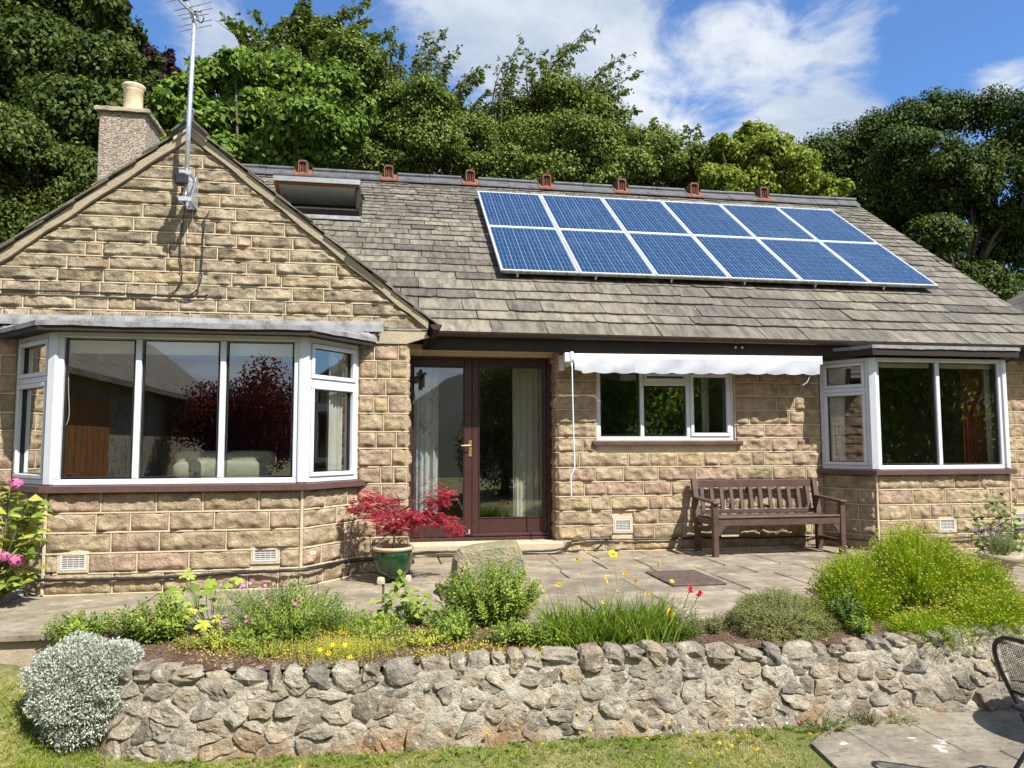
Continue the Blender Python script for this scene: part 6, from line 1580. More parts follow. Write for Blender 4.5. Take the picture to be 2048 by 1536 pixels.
# golden stonecrop mats
def mat_plant(name, label, spots, mat, n, L, W, up=1.0, hz=0.03):
    B = []
    for (x, y, r_) in spots:
        q = rng.normal(size=(int(n*r_*r_*100), 2))*r_*0.5; B.append(np.stack([x+q[:, 0], y+q[:, 1]*0.8, np.zeros(len(q))], 1))
    B = np.concatenate(B); B = B[B[:, 1] > np.interp(B[:, 0], wp[:, 0], wp[:, 1])-0.03]; B[:, 2] = bed_z(B[:, 0], B[:, 1])+rng.random(len(B))*hz
    c0 = (B[:, 0].mean(), B[:, 1].mean()); p = thing(name, label, 'ground cover', (*c0, soil(*c0)))
    D = rdir(len(B), up); V, F = leafmesh(B, D, rdir(len(B), 0.3), rng.uniform(0.6, 1.2, len(B))*L, W); fol(p, V, F, LEAF[mat]); return p
mat_plant('stonecrop', 'low golden yellow stonecrop mat in the middle of the bed', [(-1.62, -3.12, 0.20), (-1.78, -3.2, 0.12)], 'yellow', 420, 0.018, 0.012)
mat_plant('stonecrop', 'orange tinged stonecrop creeping over bare soil behind the left wall', [(-2.3, -3.42, 0.22), (-2.05, -3.5, 0.16), (-2.55, -3.35, 0.14)], 'yellow', 170, 0.014, 0.009)
mat_plant('stonecrop', 'thin golden stonecrop along the wall top below the bright bush', [(-0.85, -3.62, 0.2), (-1.15, -3.68, 0.12), (-0.45, -3.68, 0.2)], 'yellow', 150, 0.016, 0.010)
p = plant('spiky_stonecrop', 'dense spiky yellow green stonecrop over the wall edge with star flowers', 'ground cover', -1.68, -3.55); B = []
for i in range(900):
    a = rng.normal(size=2); x, y = -1.66+a[0]*0.17, -3.56+a[1]*0.085
    if y > float(np.interp(x, wp[:, 0], wp[:, 1]))-0.02: B.append((x, y, soil(x, y)))
B = np.array(B); parts = [leafy_stem(b, b+np.array([rng.normal()*0.012, rng.normal()*0.012, rng.uniform(0.05, 0.10)]), 12, 0.012, 0.0045, 0.8) for b in B]; fol(p, *joinm(*parts), LEAF['lime'])
for (x, y) in ((657, 1307), (700, 1315), (690, 1290), (640, 1300), (665, 1290)):
    flower(p, atY(x, y, -3.68), 6, 0.02, 0.009, (0, -0.8, 0.7), 'ypetal')
leafy_clump('spiky_stonecrop', 'small spiky yellow green tuft right of the stonecrop', -1.35, -3.52, 26, 0.07, 0.12, 0.018, 0.007, 'lime', 16, 'ground cover')
# broad leaved clump
p = plant('broad_leaved_plant', 'pale green broad-leaved plant left of the bright bush', 'plant', -1.22, -2.98); T = []; parts = []
for i in range(95):
    x, y = rng.uniform(755, 865), rng.uniform(1185, 1245); cc = atY(x, y, -2.98+rng.uniform(-.14, .14)); T.append(cc); az = rng.uniform(0, 6.28); D = np.array([[math.cos(az), math.sin(az)-0.3, 0.25]]); parts.append(leafmesh(cc[None], D, np.array([[0, -0.3, 1.0]])+rng.normal(size=(1, 3))*0.2, 0.085, 0.048, 0.15, 0.3))
for (x, y) in ((800, 1152), (806, 1160), (795, 1165), (812, 1172), (790, 1178)):
    cc = atY(x, y, -2.95); T.append(cc); parts.append(leafmesh(np.repeat(cc[None], 3, 0), rdir(3), np.repeat([[0, -.4, 1.0]], 3, 0), 0.07, 0.04, 0.15, 0.25))
fol(p, *joinm(*parts), LEAF['bright']); stems(p, [(-1.22, -2.98, soil(-1.22, -2.98))]*len(T), T, 0.002)
# bright bush (tall stonecrop)
leafy_clump('bright_bush', 'dense bright mint green bushy plant in front of the boulder', -0.68, -2.98, 260, 0.45, 0.39, 0.050, 0.022, 'bright', 26, 'plant')
leafy_clump('leafy_plant', 'small rosette plant with fresh leaves at the foot of the bright bush', -0.98, -3.40, 34, 0.15, 0.17, 0.055, 0.022, 'bright', 12)
leafy_clump('leafy_plant', 'low leafy seedlings on the soil below the bright bush', -0.62, -3.50, 50, 0.15, 0.22, 0.05, 0.02, 'bright', 12)
leafy_clump('leafy_plant', 'yellow green seedlings left of the strap-leaved clump', -0.42, -3.58, 44, 0.17, 0.17, 0.05, 0.018, 'bright', 12)
# coreopsis
p = plant('coreopsis', 'strap-leaved green clump with yellow flowers on wiry stems', 'plant', 0.02, -3.55); n = 1500
q = rng.uniform(-1, 1, size=(n, 2)); B = np.stack([0.02+q[:, 0]*0.40, -3.54+q[:, 1]*0.13, np.zeros(n)], 1); B[:, 2] = bed_z(B[:, 0], B[:, 1])-0.01
D = np.stack([rng.normal(size=n)*0.28+q[:, 0]*0.25, rng.normal(size=n)*0.25-0.08, np.full(n, 1.0)], 1); V, F = blades(B, D, rng.uniform(0.15, 0.33, n), rng.uniform(0.007, 0.013, n), np.stack([rng.normal(size=n)*0.25, rng.normal(size=n)*0.2, -rng.random(n)*0.35], 1), 4, 0.12)
fol(p, V, F, LEAF['blade'], rnd=np.tile(rng.random(n), 4)); A, T = [], []
for (x, y, r_) in ((1226, 1109, 0.042), (1318, 1126, 0.038), (1154, 1119, 0.020), (1250, 1147, 0.022), (1211, 1160, 0.030), (1118, 1169, 0.026), (1271, 1163, 0.022), (1344, 1163, 0.022), (1295, 1186, 0.018), (1340, 1225, 0.038), (1205, 1205, 0.016), (1235, 1182, 0.014)):
    cc = atY(x, y, -3.5+random.uniform(-.1, .1)); T.append(cc); A.append((cc[0]*0.6+0.02+random.uniform(-.08, .08), -3.54, soil(0, -3.54)))
    r_ *= 0.82; up = unit(np.array([random.uniform(-.9, .9), random.uniform(-0.9, -0.2), random.uniform(0.2, 0.9)])); fo = flower(p, cc, 9, r_, r_*0.72, up, 'ypetal'); V, F = petals(cc+up*0.003, 6, r_*0.28, r_*0.22, up); mk('flower_eye', V, F, LEAF['brown'], fo, False, rng.random(len(F)))
stems(p, A, T, 0.0016, name='flower_stems')
# red snapdragon
leafy_clump('snapdragon', 'dark green plant with two red flower spikes', 0.44, -3.60, 14, 0.16, 0.10, 0.05, 0.010, 'green', 26); sd_ = bpy.data.objects['snapdragon']
for (x, y) in ((1380, 1178), (1400, 1186)):
    cc = atY(x, y, -3.6); parts = [petals(cc+rng.normal(size=3)*[0.009, 0.009, 0.010], 5, 0.013, 0.011, (rng.normal(), -0.7, 0.6)) for _ in range(12)]; fol(sd_, *joinm(*parts), LEAF['redpetal'], 'flower_spike')
    b = np.array([0.44, -3.6, soil(.44, -3.6)]); stems(sd_, [b], [cc], 0.0025, 'twig', 'flower_stem'); parts = [leafmesh((cc-(cc-b)*t_)[None], rdir(1, 0.3), rdir(1), 0.014, 0.010) for t_ in np.linspace(0.05, 0.5, 16)]; fol(sd_, *joinm(*parts), LEAF['brown'], 'seed_heads')
leafy_clump('dry_plant', 'thin dry looking grey plant right of the red flowers', 0.72, -3.5, 30, 0.15, 0.15, 0.025, 0.008, 'sage', 18)
leafy_clump('dry_plant', 'wispy green tuft touching the red flowers', 0.58, -3.55, 14, 0.20, 0.08, 0.04, 0.006, 'sage', 18)
# rounded grey-green mound
p = plant('lavender_mound', 'rounded grey green mound at the wall top left of the feathery shrub', 'shrub', 1.20, -3.52); c = np.array([1.22, -3.50, -0.06]); n = 2600
d = rdir(n); d[:, 2] = np.abs(d[:, 2]); lob = 0.72+0.56*fbm(d[:, 0]*3.4, d[:, 1]*3.4, d[:, 2]*3.4, 3); tp = c+d*np.array([0.385, 0.28, 0.265])*lob[:, None]
parts = [leafy_stem(t_-unit(t_-c)*0.085, t_+rng.normal(size=3)*0.008, 11, 0.019, 0.0055, 0.7) for t_ in tp]; fol(p, *joinm(*parts), LEAF['sage'])
leafy_clump('leafy_plant', 'feathery yellow green tangle in front of the golden lobed leaves', -2.42, -3.36, 70, 0.13, 0.24, 0.032, 0.010, 'lime', 14)
leafy_clump('leafy_plant', 'low light green cushion on the bare soil behind the left coping', -2.12, -3.50, 50, 0.08, 0.20, 0.028, 0.010, 'bright', 12)
leafy_clump('leafy_plant', 'lime green seedlings along the coping under the broad-leaved plant', -1.16, -3.45, 60, 0.10, 0.20, 0.032, 0.012, 'lime', 12)
leafy_clump('leafy_plant', 'loose green sprays behind the coping between bright bush and boulder', -0.95, -3.15, 60, 0.18, 0.18, 0.04, 0.014, 'bright', 14)
leafy_clump('leafy_plant', 'tangled light green growth behind the golden mat', -1.62, -3.0, 60, 0.16, 0.24, 0.04, 0.014, 'bright', 16)
leafy_clump('leafy_plant', 'yellowish seedlings along the bed edge left of the broad leaves', -1.42, -3.1, 40, 0.10, 0.16, 0.035, 0.014, 'lime', 12)
leafy_clump('leafy_plant', 'mixed green leaves at the soil edge right of the golden mat', -1.45, -3.28, 40, 0.12, 0.22, 0.045, 0.016, 'bright', 12)
leafy_clump('leafy_plant', 'low spreading green plant between the pink flowers and the wall', -2.25, -3.33, 50, 0.12, 0.24, 0.04, 0.013, 'bright', 14)
leafy_clump('glossy_plant', 'fresh green leafy plant between the grey mound and the feathery shrub', 1.68, -3.52, 44, 0.30, 0.17, 0.045, 0.024, 'green', 18)
leafy_clump('glossy_plant', 'light green leafy tuft at the wall top before the feathery shrub', 1.68, -3.68, 20, 0.15, 0.10, 0.04, 0.022, 'bright', 14)
# feathery cotton lavender
p = plant('cotton_lavender', 'large feathery lime green shrub covered in yellow button flowers', 'shrub', 2.45, -3.3); n = 15000
lobes = [((2.42, -3.25, -0.02), (0.42, 0.40, 0.62), 0.36), ((1.98, -3.22, -0.02), (0.34, 0.34, 0.44), 0.18), ((2.70, -3.35, -0.02), (0.42, 0.40, 0.44), 0.26), ((2.66, -3.62, -0.06), (0.38, 0.32, 0.26), 0.18), ((2.20, -3.70, -0.10), (0.34, 0.24, 0.20), 0.08)]
Bs, Ts = [], []
for (c, r_, sh) in lobes:
    k = int(n*sh); d = rdir(k, 0.35); d[:, 2] = np.where(d[:, 2] < -0.2, -d[:, 2], d[:, 2]); c = np.asarray(c); e_ = c+d*np.asarray(r_)*(0.80+0.28*rng.random(k)**0.7)[:, None]*(0.84+0.32*fbm(d[:, 0]*2.6+c[0], d[:, 1]*2.6, d[:, 2]*2.6, 3))[:, None]
    Bs.append(c+d*np.asarray(r_)*rng.uniform(0.25, 0.6, k)[:, None]+[0, 0, -0.02]); Ts.append(e_)
B, T = np.concatenate(Bs), np.concatenate(Ts); L_ = np.linalg.norm(T-B, axis=1); sag = np.zeros((len(B), 3)); sag[:, 2] = -0.12
V1, F1 = blades(B, T-B+[0, 0, 0.08], L_, 0.0042, sag, 3, 0.5); r1 = np.tile(0.25+0.75*rng.random(len(B)), 3)
k = len(B)*3; i_ = rng.integers(0, len(B), k); t_ = rng.uniform(0.35, 1.0, k)[:, None]; Bl = B[i_]+(T[i_]-B[i_])*t_+rng.normal(size=(k, 3))*0.006; V2, F2 = leafmesh(Bl, unit(T[i_]-B[i_])+rng.normal(size=(k, 3))*0.45, rdir(k), rng.uniform(0.02, 0.04, k), 0.0045)
V, F = joinm((V1, F1), (V2, F2)); fol(p, V, F, LEAF['cotton'], rnd=np.concatenate([r1, rng.random(len(F2))]))
hd = T[rng.random(len(T)) < 0.26]; hd = hd[(hd[:, 2] > 0.02)]; parts = []
for ax_ in ((1, 0, 0), (0, 1, 0), (0.5, 0.5, 0.7)):
    k = len(hd); s_ = 0.0068; parts.append(leafmesh(hd-np.array(ax_)*s_, np.repeat([ax_], k, 0), np.repeat([[0, -0.3, 1.0]], k, 0), 2*s_, 2*s_, 0.35, 0, 0.5))
fol(p, *joinm(*parts), LEAF['yellow'], 'button_flowers')
k = 900; d = rdir(k); Bq = np.array([2.45, -3.52, 0.0])+d*np.array([0.30, 0.14, 0.14]); V, F = blades(Bq, rdir(k, 0.4), 0.10, 0.004, np.array([0, 0, -0.2]), 2, 0.4); fol(p, V, F, LEAF['brown'], 'dead_stems')
# lavender in an urn, and a leafy shrub at the right edge
ur = thing('stone_urn', 'weathered stone urn at the right edge of the patio', 'urn', (3.72, -2.6, 0)); MB().lathe((3.72, -2.6, 0), [(0.11, 0), (0.11, 0.03), (0.05, 0.06), (0.045, 0.10), (0.09, 0.16), (0.15, 0.22), (0.17, 0.27), (0.15, 0.27), (0.12, 0.24)], 24).build('urn_body', MAT['cast'], ur, True)
leafy_clump('lavender', 'purple lavender growing in the stone urn', 3.72, -2.6, 60, 0.24, 0.17, 0.03, 0.005, 'sage', 20, 'plant', 0.25); lv = bpy.data.objects['lavender']
for i in range(16):
    cc = np.array([3.72+rng.uniform(-.19, .12), -2.6+rng.uniform(-.12, .1), 0.46+rng.uniform(-.05, .05)]); parts = [petals(cc+rng.normal(size=3)*[.006, .006, .014], 4, 0.008, 0.007, rng.normal(size=3)) for _ in range(9)]; fol(lv, *joinm(*parts), LEAF['purple'], 'flower_spike')
leafy_clump('laurel_shrub', 'broad-leaved green shrub just showing at the right edge by the bay', 4.05, -2.2, 22, 0.85, 0.30, 0.11, 0.06, 'green', 9, 'shrub', 0.0)

# ---------------------------------------------------------------- lawn blades and small flowers
n = 60000; X = rng.uniform(-4.6, 1.35, n); Y = rng.uniform(-4.95, -3.3, n)
lim = np.interp(X, wp[:, 0], wp[:, 1]); keep = (Y < lim-0.02-0.10*rng.random(n)) | ((X < -3.36) & (Y < -2.95)); keep &= ~((X > 0.98) & (Y > -4.2)) & ~((X > 0.9)) | ((X > 0.9) & (X < 1.15) & (rng.random(n) < 0.15))
keep &= rng.random(n) < 0.35+0.9*vnoise(X*3.2, Y*3.2, 4.0)
X, Y = X[keep], Y[keep]; Zg = ground_z(X, Y); n = len(X); left = ss(-2.2, -3.4, X); hgt = rng.uniform(0.025, 0.055, n)*(1+0.9*left)
D = np.stack([rng.normal(size=n)*0.55, rng.normal(size=n)*0.55, np.ones(n)], 1); V, F = blades(np.stack([X, Y, Zg-0.004], 1), D, hgt, rng.uniform(0.0032, 0.006, n), np.stack([rng.normal(size=n)*0.4, rng.normal(size=n)*0.4, -rng.random(n)*0.5], 1), 2, 0.1)
dry = np.clip(fbm(X*1.7+3, Y*1.7, 1.0, 3)*1.5-0.42+0.25*ss(-1.0, 0.8, X)-0.22*left+rng.normal(size=n)*0.16, 0, 1); tag(mk('lawn_grass', V, F, LEAF['grass'], None, False, np.tile(dry, 2), origin=(0, -4, GZ)), 'short patchy lawn grass with dry straw patches', 'grass', kind='stuff')
n = 900; X = rng.uniform(-4.4, 1.1, n); Y = rng.uniform(-4.8, -3.4, n); lim = np.interp(X, wp[:, 0], wp[:, 1]); keep = (Y < lim-0.05) & (Y > lim-0.30); X, Y = X[keep], Y[keep]; parts = []
for x, y in zip(X, Y):
    k = 6; t_ = rng.uniform(0, 6.28, k); parts.append(leafmesh(np.repeat([[x, y, float(ground_z(x, y))]], k, 0), np.stack([np.cos(t_), np.sin(t_), np.full(k, 0.7)], 1), np.repeat([[0, 0, 1.0]], k, 0), rng.uniform(0.03, 0.06, k), 0.011, 0.1, 0.1))
tag(mk('lawn_weeds', *joinm(*parts), LEAF['green'], None, False, rng.random(sum(len(q[1]) for q in parts)), origin=(0, -4, GZ)), 'low broad-leaved weeds growing along the foot of the wall', 'weeds', kind='stuff')
fm = None; spots = [(14, 1391), (30, 1385), (25, 1398), (33, 1401), (43, 1393), (106, 1433), (117, 1434), (153, 1423), (157, 1436), (150, 1418), (175, 1427), (249, 1457), (346, 1475), (291, 1486), (472, 1485), (603, 1473), (740, 1454), (975, 1469), (978, 1464), (1155, 1428), (1190, 1428), (1160, 1465), (1180, 1460), (1240, 1455), (1243, 1446), (1336, 1446), (1348, 1445), (1294, 1478), (1312, 1474), (1322, 1477), (1290, 1510), (1302, 1515), (1395, 1465), (1439, 1486), (1455, 1431), (1452, 1441), (1460, 1454), (1464, 1437), (1475, 1472), (1477, 1456), (1490, 1476), (1494, 1471), (1516, 1498), (1512, 1501), (1452, 1497), (1463, 1491), (1437, 1507), (1380, 1527), (866, 1507), (830, 1515), (1044, 1512), (1032, 1510), (1085, 1488), (1120, 1488), (770, 1535), (600, 1533), (1290, 1498), (1620, 1468), (1643, 1467), (1550, 1457)]
stalk = None
for i, (x, y) in enumerate(spots):
    cc = atZ(x, y, GZ+0.075); lim_ = float(np.interp(cc[0], wp[:, 0], wp[:, 1]))-0.05
    if cc[1] > lim_: cc = atY(x, y, lim_)
    g_ = float(ground_z(cc[0], cc[1]))
    if fm is None:
        V, F = petals((0, 0, 0), 9, 0.012, 0.009, (0, -0.35, 1)); V2, F2 = petals((0, 0, 0.003), 7, 0.007, 0.006, (0, -0.35, 1), 0.6); V, F = joinm((V, F), (V2, F2)); fo = mk('hawkbit_flower', V, F, LEAF['ypetal'], None, False, rng.random(len(F)), origin=(0, 0, 0)); fm = fo.data
    else: fo = bpy.data.objects.new('hawkbit_flower', fm); col.objects.link(fo)
    fo.location = cc; fo.rotation_euler = (random.uniform(-.4, .4), random.uniform(-.4, .4), random.uniform(0, 6)); fo.scale = (random.uniform(0.75, 1.15),)*3
    tag(fo, 'small yellow flower on a thin stalk in the lawn by the wall', 'flower', 'small yellow flowers in the lawn')
    h_ = max(0.03, cc[2]-g_)
    sm = bpy.data.objects.new('stalk', stalk) if stalk else None
    if sm is None:
        st_ = MB().tube([(0, 0, 0), (0.004, 0, -0.5), (0, 0, -1.0)], 0.0013, 4); sm = mk('stalk', st_.V, st_.F, MAT['greenstem'], None, origin=(0, 0, 0)); stalk = sm.data
    else: col.objects.link(sm)
    sm.parent = fo; sm.rotation_euler = fo.rotation_euler.to_matrix().inverted().to_euler(); sm.scale = (1, 1, h_/fo.scale[0])
wm = None
for (x, y) in ((1527, 1417), (1480, 1432), (1510, 1438), (1483, 1450), (1486, 1458), (1525, 1450), (1574, 1446), (1535, 1459), (1708, 1433), (1690, 1440), (1595, 1464), (1538, 1480), (1640, 1452), (1700, 1452), (1735, 1462), (1485, 1474), (1520, 1476), (1668, 1451)):
    lim_ = float(np.interp(1.2, wp[:, 0], wp[:, 1]))-0.10; cc = atY(x, y, lim_-random.uniform(0, 0.05))
    if wm is None:
        V, F = petals((0, 0, 0), 8, 0.009, 0.006, (0, -0.6, 1)); fo = mk('fleabane_flower', V, F, LEAF['white'], None, False, rng.random(len(F)), origin=(0, 0, 0)); wm = fo.data
    else: fo = bpy.data.objects.new('fleabane_flower', wm); col.objects.link(fo)
    fo.location = cc; fo.rotation_euler = (random.uniform(-.3, .3), random.uniform(-.3, .3), random.uniform(0, 6)); tag(fo, 'tiny white daisy at the foot of the wall near the lower paving', 'flower', 'tiny white daisies by the wall')
    sm = bpy.data.objects.new('stalk', stalk); col.objects.link(sm); sm.parent = fo; sm.rotation_euler = fo.rotation_euler.to_matrix().inverted().to_euler(); sm.scale = (1, 1, max(0.03, cc[2]-GZ))
leafy_clump('wall_weed', 'reddish weed tuft growing where the wall meets the lower paving', 1.50, -3.98, 26, 0.10, 0.12, 0.03, 0.008, 'brown', 10, 'weed', GZ+0.0)
leafy_clump('wall_weed', 'green weed tuft at the wall foot beside the lower paving', 1.22, -4.0, 40, 0.09, 0.22, 0.03, 0.008, 'sage', 10, 'weed', GZ+0.0)
leafy_clump('wall_weed', 'green weeds with small leaves right of the reddish tuft', 1.72, -3.97, 30, 0.06, 0.16, 0.025, 0.007, 'sage', 10, 'weed', GZ+0.0)

# ---------------------------------------------------------------- metal chair and table at the right edge
def mesh_sheet(name, P00, P10, P11, P01, nx, ny, r, parent, curve=None):
    """expanded wire mesh between four corners"""
    m = MB(); f = lambda u, v: (P00*(1-u)+P10*u)*(1-v)+(P01*(1-u)+P11*u)*v + (curve(u, v) if curve is not None else 0)
    for i in range(1, nx): m.tube([f(i/nx, v) for v in np.linspace(0, 1, 6)], r, 3, False)
    for j in range(1, ny): m.tube([f(u, j/ny) for u in np.linspace(0, 1, 6)], r, 3, False)
    return tag(m.build(name, MAT['chair'], parent), kind='stuff')
def metal_chair(c, yaw, label):
    ch = thing('garden_chair', label, 'chair', tuple(c)); cs, sn = math.cos(yaw), math.sin(yaw); c = np.asarray(c, float)
    T = lambda x, y, z: c+np.array([cs*x-sn*y, sn*x+cs*y, z])     # y forward, x right; back at y<0
    W = 0.225; r = 0.011
    def arc(z, y, w): return T
    L = [T(-W, 0.16, 0.0), T(-W, 0.05, 0.20), T(-W, -0.06, 0.42), T(-W-0.005, -0.15, 0.60), T(-W+0.01, -0.19, 0.70), T(-W+0.06, -0.21, 0.75), T(-W+0.13, -0.22, 0.77)]
    Rr = [T(W, 0.16, 0.0), T(W, 0.05, 0.20), T(W, -0.06, 0.42), T(W+0.005, -0.15, 0.60), T(W-0.01, -0.19, 0.70), T(W-0.06, -0.21, 0.75), T(W-0.13, -0.22, 0.77)]
    MB().tube(wob(L+Rr[::-1], 5, 0.0), r, 8).build('back_frame', MAT['chair'], ch, True)
    for s_ in (-1, 1): MB().tube([T(s_*(W-0.025), -0.24, 0.0), T(s_*(W-0.025), -0.02, 0.22), T(s_*(W-0.025), 0.19, 0.43)], 0.010, 8).build('leg', MAT['chair'], ch, True)
    for s_ in (-1, 1): MB().tube([T(s_*W, 0.16, 0.0), T(s_*W, 0.163, 0.012)], 0.016, 8).build('foot', MAT['black'], ch)
    MB().tube([T(-W+.02, -0.02, 0.42), T(-W+.02, 0.20, 0.44), T(-W+.06, 0.24, 0.44), T(W-.06, 0.24, 0.44), T(W-.02, 0.20, 0.44), T(W-.02, -0.02, 0.42), T(W-.03, -0.13, 0.415), T(-W+.03, -0.13, 0.415)], 0.010, 8, closed=True).build('seat_frame', MAT['chair'], ch, True)
    mesh_sheet('seat_mesh', T(-W+.03, -0.12, 0.417), T(W-.03, -0.12, 0.417), T(W-.03, 0.23, 0.44), T(-W+.03, 0.23, 0.44), 36, 30, 0.0016, ch)
    mesh_sheet('back_mesh', T(-W+.01, -0.09, 0.48), T(W-.01, -0.09, 0.48), T(W-.03, -0.20, 0.745), T(-W+.03, -0.20, 0.745), 36, 28, 0.0016, ch)
    MB().tube([T(-W, -0.09, 0.48), T(W, -0.09, 0.48)], 0.008, 8).build('back_rail', MAT['chair'], ch, True)
    MB().tube([T(-W+.025, -0.15, 0.09), T(W-.025, -0.15, 0.09)], 0.008, 8).build('stretcher', MAT['chair'], ch, True)
    return ch
metal_chair((1.745, -5.17, GZ+0.022), RAD(-84), 'black wire mesh folding chair cut off by the right edge of the picture')
tbl = thing('garden_table', 'round black wire mesh garden table beyond the right edge', 'table', (2.84, -4.72, GZ+0.022))
MB().tube([(2.84+0.38*math.cos(t), -4.72+0.38*math.sin(t), GZ+0.72) for t in np.linspace(0, 2*math.pi, 41)[:-1]], 0.012, 8, closed=True).build('table_rim', MAT['chair'], tbl, True)
MB().lathe((2.84, -4.72, GZ+0.712), [(0.375, 0), (0.375, 0.004)], 40).build('table_top', MAT['chair'], tbl)
for k in range(4):
    a = k*math.pi/2+0.4; MB().tube([(2.84+0.32*math.cos(a), -4.72+0.32*math.sin(a), GZ+0.022), (2.84+0.12*math.cos(a), -4.72+0.12*math.sin(a), GZ+0.37), (2.84+0.28*math.cos(a), -4.72+0.28*math.sin(a), GZ+0.71)], 0.011, 8).build('leg', MAT['chair'], tbl, True)
# ================================================================ TREES
TL = {}
TL['dark'] = leafmat('dark broad leaf', [(0.018, 0.035, 0.004), (0.035, 0.061, 0.008), (0.064, 0.097, 0.013), (0.105, 0.138, 0.024)], 0.25)
TL['syc'] = leafmat('sycamore leaf', [(0.041, 0.085, 0.01), (0.085, 0.152, 0.017), (0.145, 0.228, 0.03), (0.221, 0.311, 0.055)], 0.3)
TL['birch'] = leafmat('beech leaf', [(0.043, 0.075, 0.01), (0.085, 0.13, 0.016), (0.143, 0.195, 0.029), (0.244, 0.293, 0.065)], 0.25)
TL['pale'] = leafmat('pale maple leaf', [(0.092, 0.135, 0.013), (0.151, 0.205, 0.019), (0.216, 0.27, 0.032), (0.292, 0.335, 0.059)], 0.35)
TL['copper'] = leafmat('copper leaf', [(0.014, 0.006, 0.009), (0.03, 0.010, 0.016), (0.05, 0.016, 0.022)], 0.2)
TL['hedge'] = leafmat('hawthorn leaf', [(0.029, 0.048, 0.007), (0.053, 0.079, 0.011), (0.086, 0.116, 0.019), (0.132, 0.16, 0.033)], 0.25)
TL['yew'] = leafmat('golden conifer leaf', [(0.052, 0.079, 0.014), (0.123, 0.149, 0.025), (0.228, 0.245, 0.044)], 0.2)
def crown(clumps, Y0, dep, L, W, dens, up=0.35, sub=0.42, wind=0.0):
    """clumps: (px, py, rx, ry) as seen; fills each with sub-clusters of leaves; returns mesh, sub-cluster centres"""
    Bs, Ns, cents = [], [], []
    for (x, y, rx, ry) in clumps:
        yy = Y0+rng.uniform(-dep, dep); c = atY(x, y, yy); sc = np.dot(c-CAM, _f)/FPX; r = np.array([rx*sc, min(rx, ry)*sc*0.9+0.25, ry*sc])
        k = int(max(9, 12+rx*ry/150)); d = rdir(k, 0.15); d[:, 1] -= 0.25; d = unit(d); cc = c+d*r*rng.uniform(0.45, 0.95, k)[:, None]; cents.append(c)
        n = int(rx*ry*3.1*dens/k)+4; sr = r*sub*rng.uniform(0.7, 1.25, k)[:, None]
        off = rng.normal(size=(k, n, 3)); off = off/np.linalg.norm(off, axis=2, keepdims=True)*(rng.random((k, n, 1))**0.45)
        P = cc[:, None, :]+off*sr[:, None, :]; Bs.append(P.reshape(-1, 3)); Ns.append((off*0.8+d[:, None, :]*0.5).reshape(-1, 3))
    B, O = np.concatenate(Bs), np.concatenate(Ns); n = len(B)
    N = unit(O+rng.normal(size=(n, 3))*0.55+[0, -0.1, up]); D = unit(np.cross(N, rdir(n))+[wind, 0, -0.25+wind*0.3])
    V, F = leafmesh(B, D, N, rng.uniform(0.75, 1.25, n)*L, rng.uniform(0.8, 1.2, n)*W, 0.12, 0.1)
    return V, F, cents
def spray(x0, y0, x1, y1, Y0, n=70, L=0.13, W=0.08, bend=0.18, wind=0.6):
    """a long twig blown by the wind, with leafy side twigs"""
    a, b = atY(x0, y0, Y0), atY(x1, y1, Y0+rng.uniform(-.4, .4)); Ln = np.linalg.norm(b-a); pts = []; side = np.array([1.0, 0, -0.1])
    for t in np.linspace(0, 1, 8): pts.append(a+(b-a)*t-side*bend*Ln*math.sin(t*math.pi)*0.55)
    P = np.array(pts); Bs = []; Ds = []; tw = []
    for k in range(int(n/4.2)):
        t = rng.uniform(0.12, 1.0); q = t*7; i = min(6, int(q)); c = P[i]+(P[i+1]-P[i])*(q-i); l_ = Ln*rng.uniform(0.10, 0.26)*(1.15-0.7*t)
        dr = unit(np.array([wind+rng.normal()*0.5, rng.normal()*0.35, 0.15+rng.normal()*0.35])); tw.append((c, c+dr*l_)); s_ = rng.uniform(0.1, 1, 7)[:, None]
        Bs.append(c+dr*l_*s_+rng.normal(size=(7, 3))*0.03); Ds.append(np.repeat(dr[None], 7, 0)+rng.normal(size=(7, 3))*0.5+[0.3, 0, -0.25])
    B, D = np.concatenate(Bs), np.concatenate(Ds); n = len(B); V, F = leafmesh(B, D, rdir(n, 0.4), rng.uniform(0.8, 1.3, n)*L, W, 0.12, 0.15)
    return V, F, P, tw
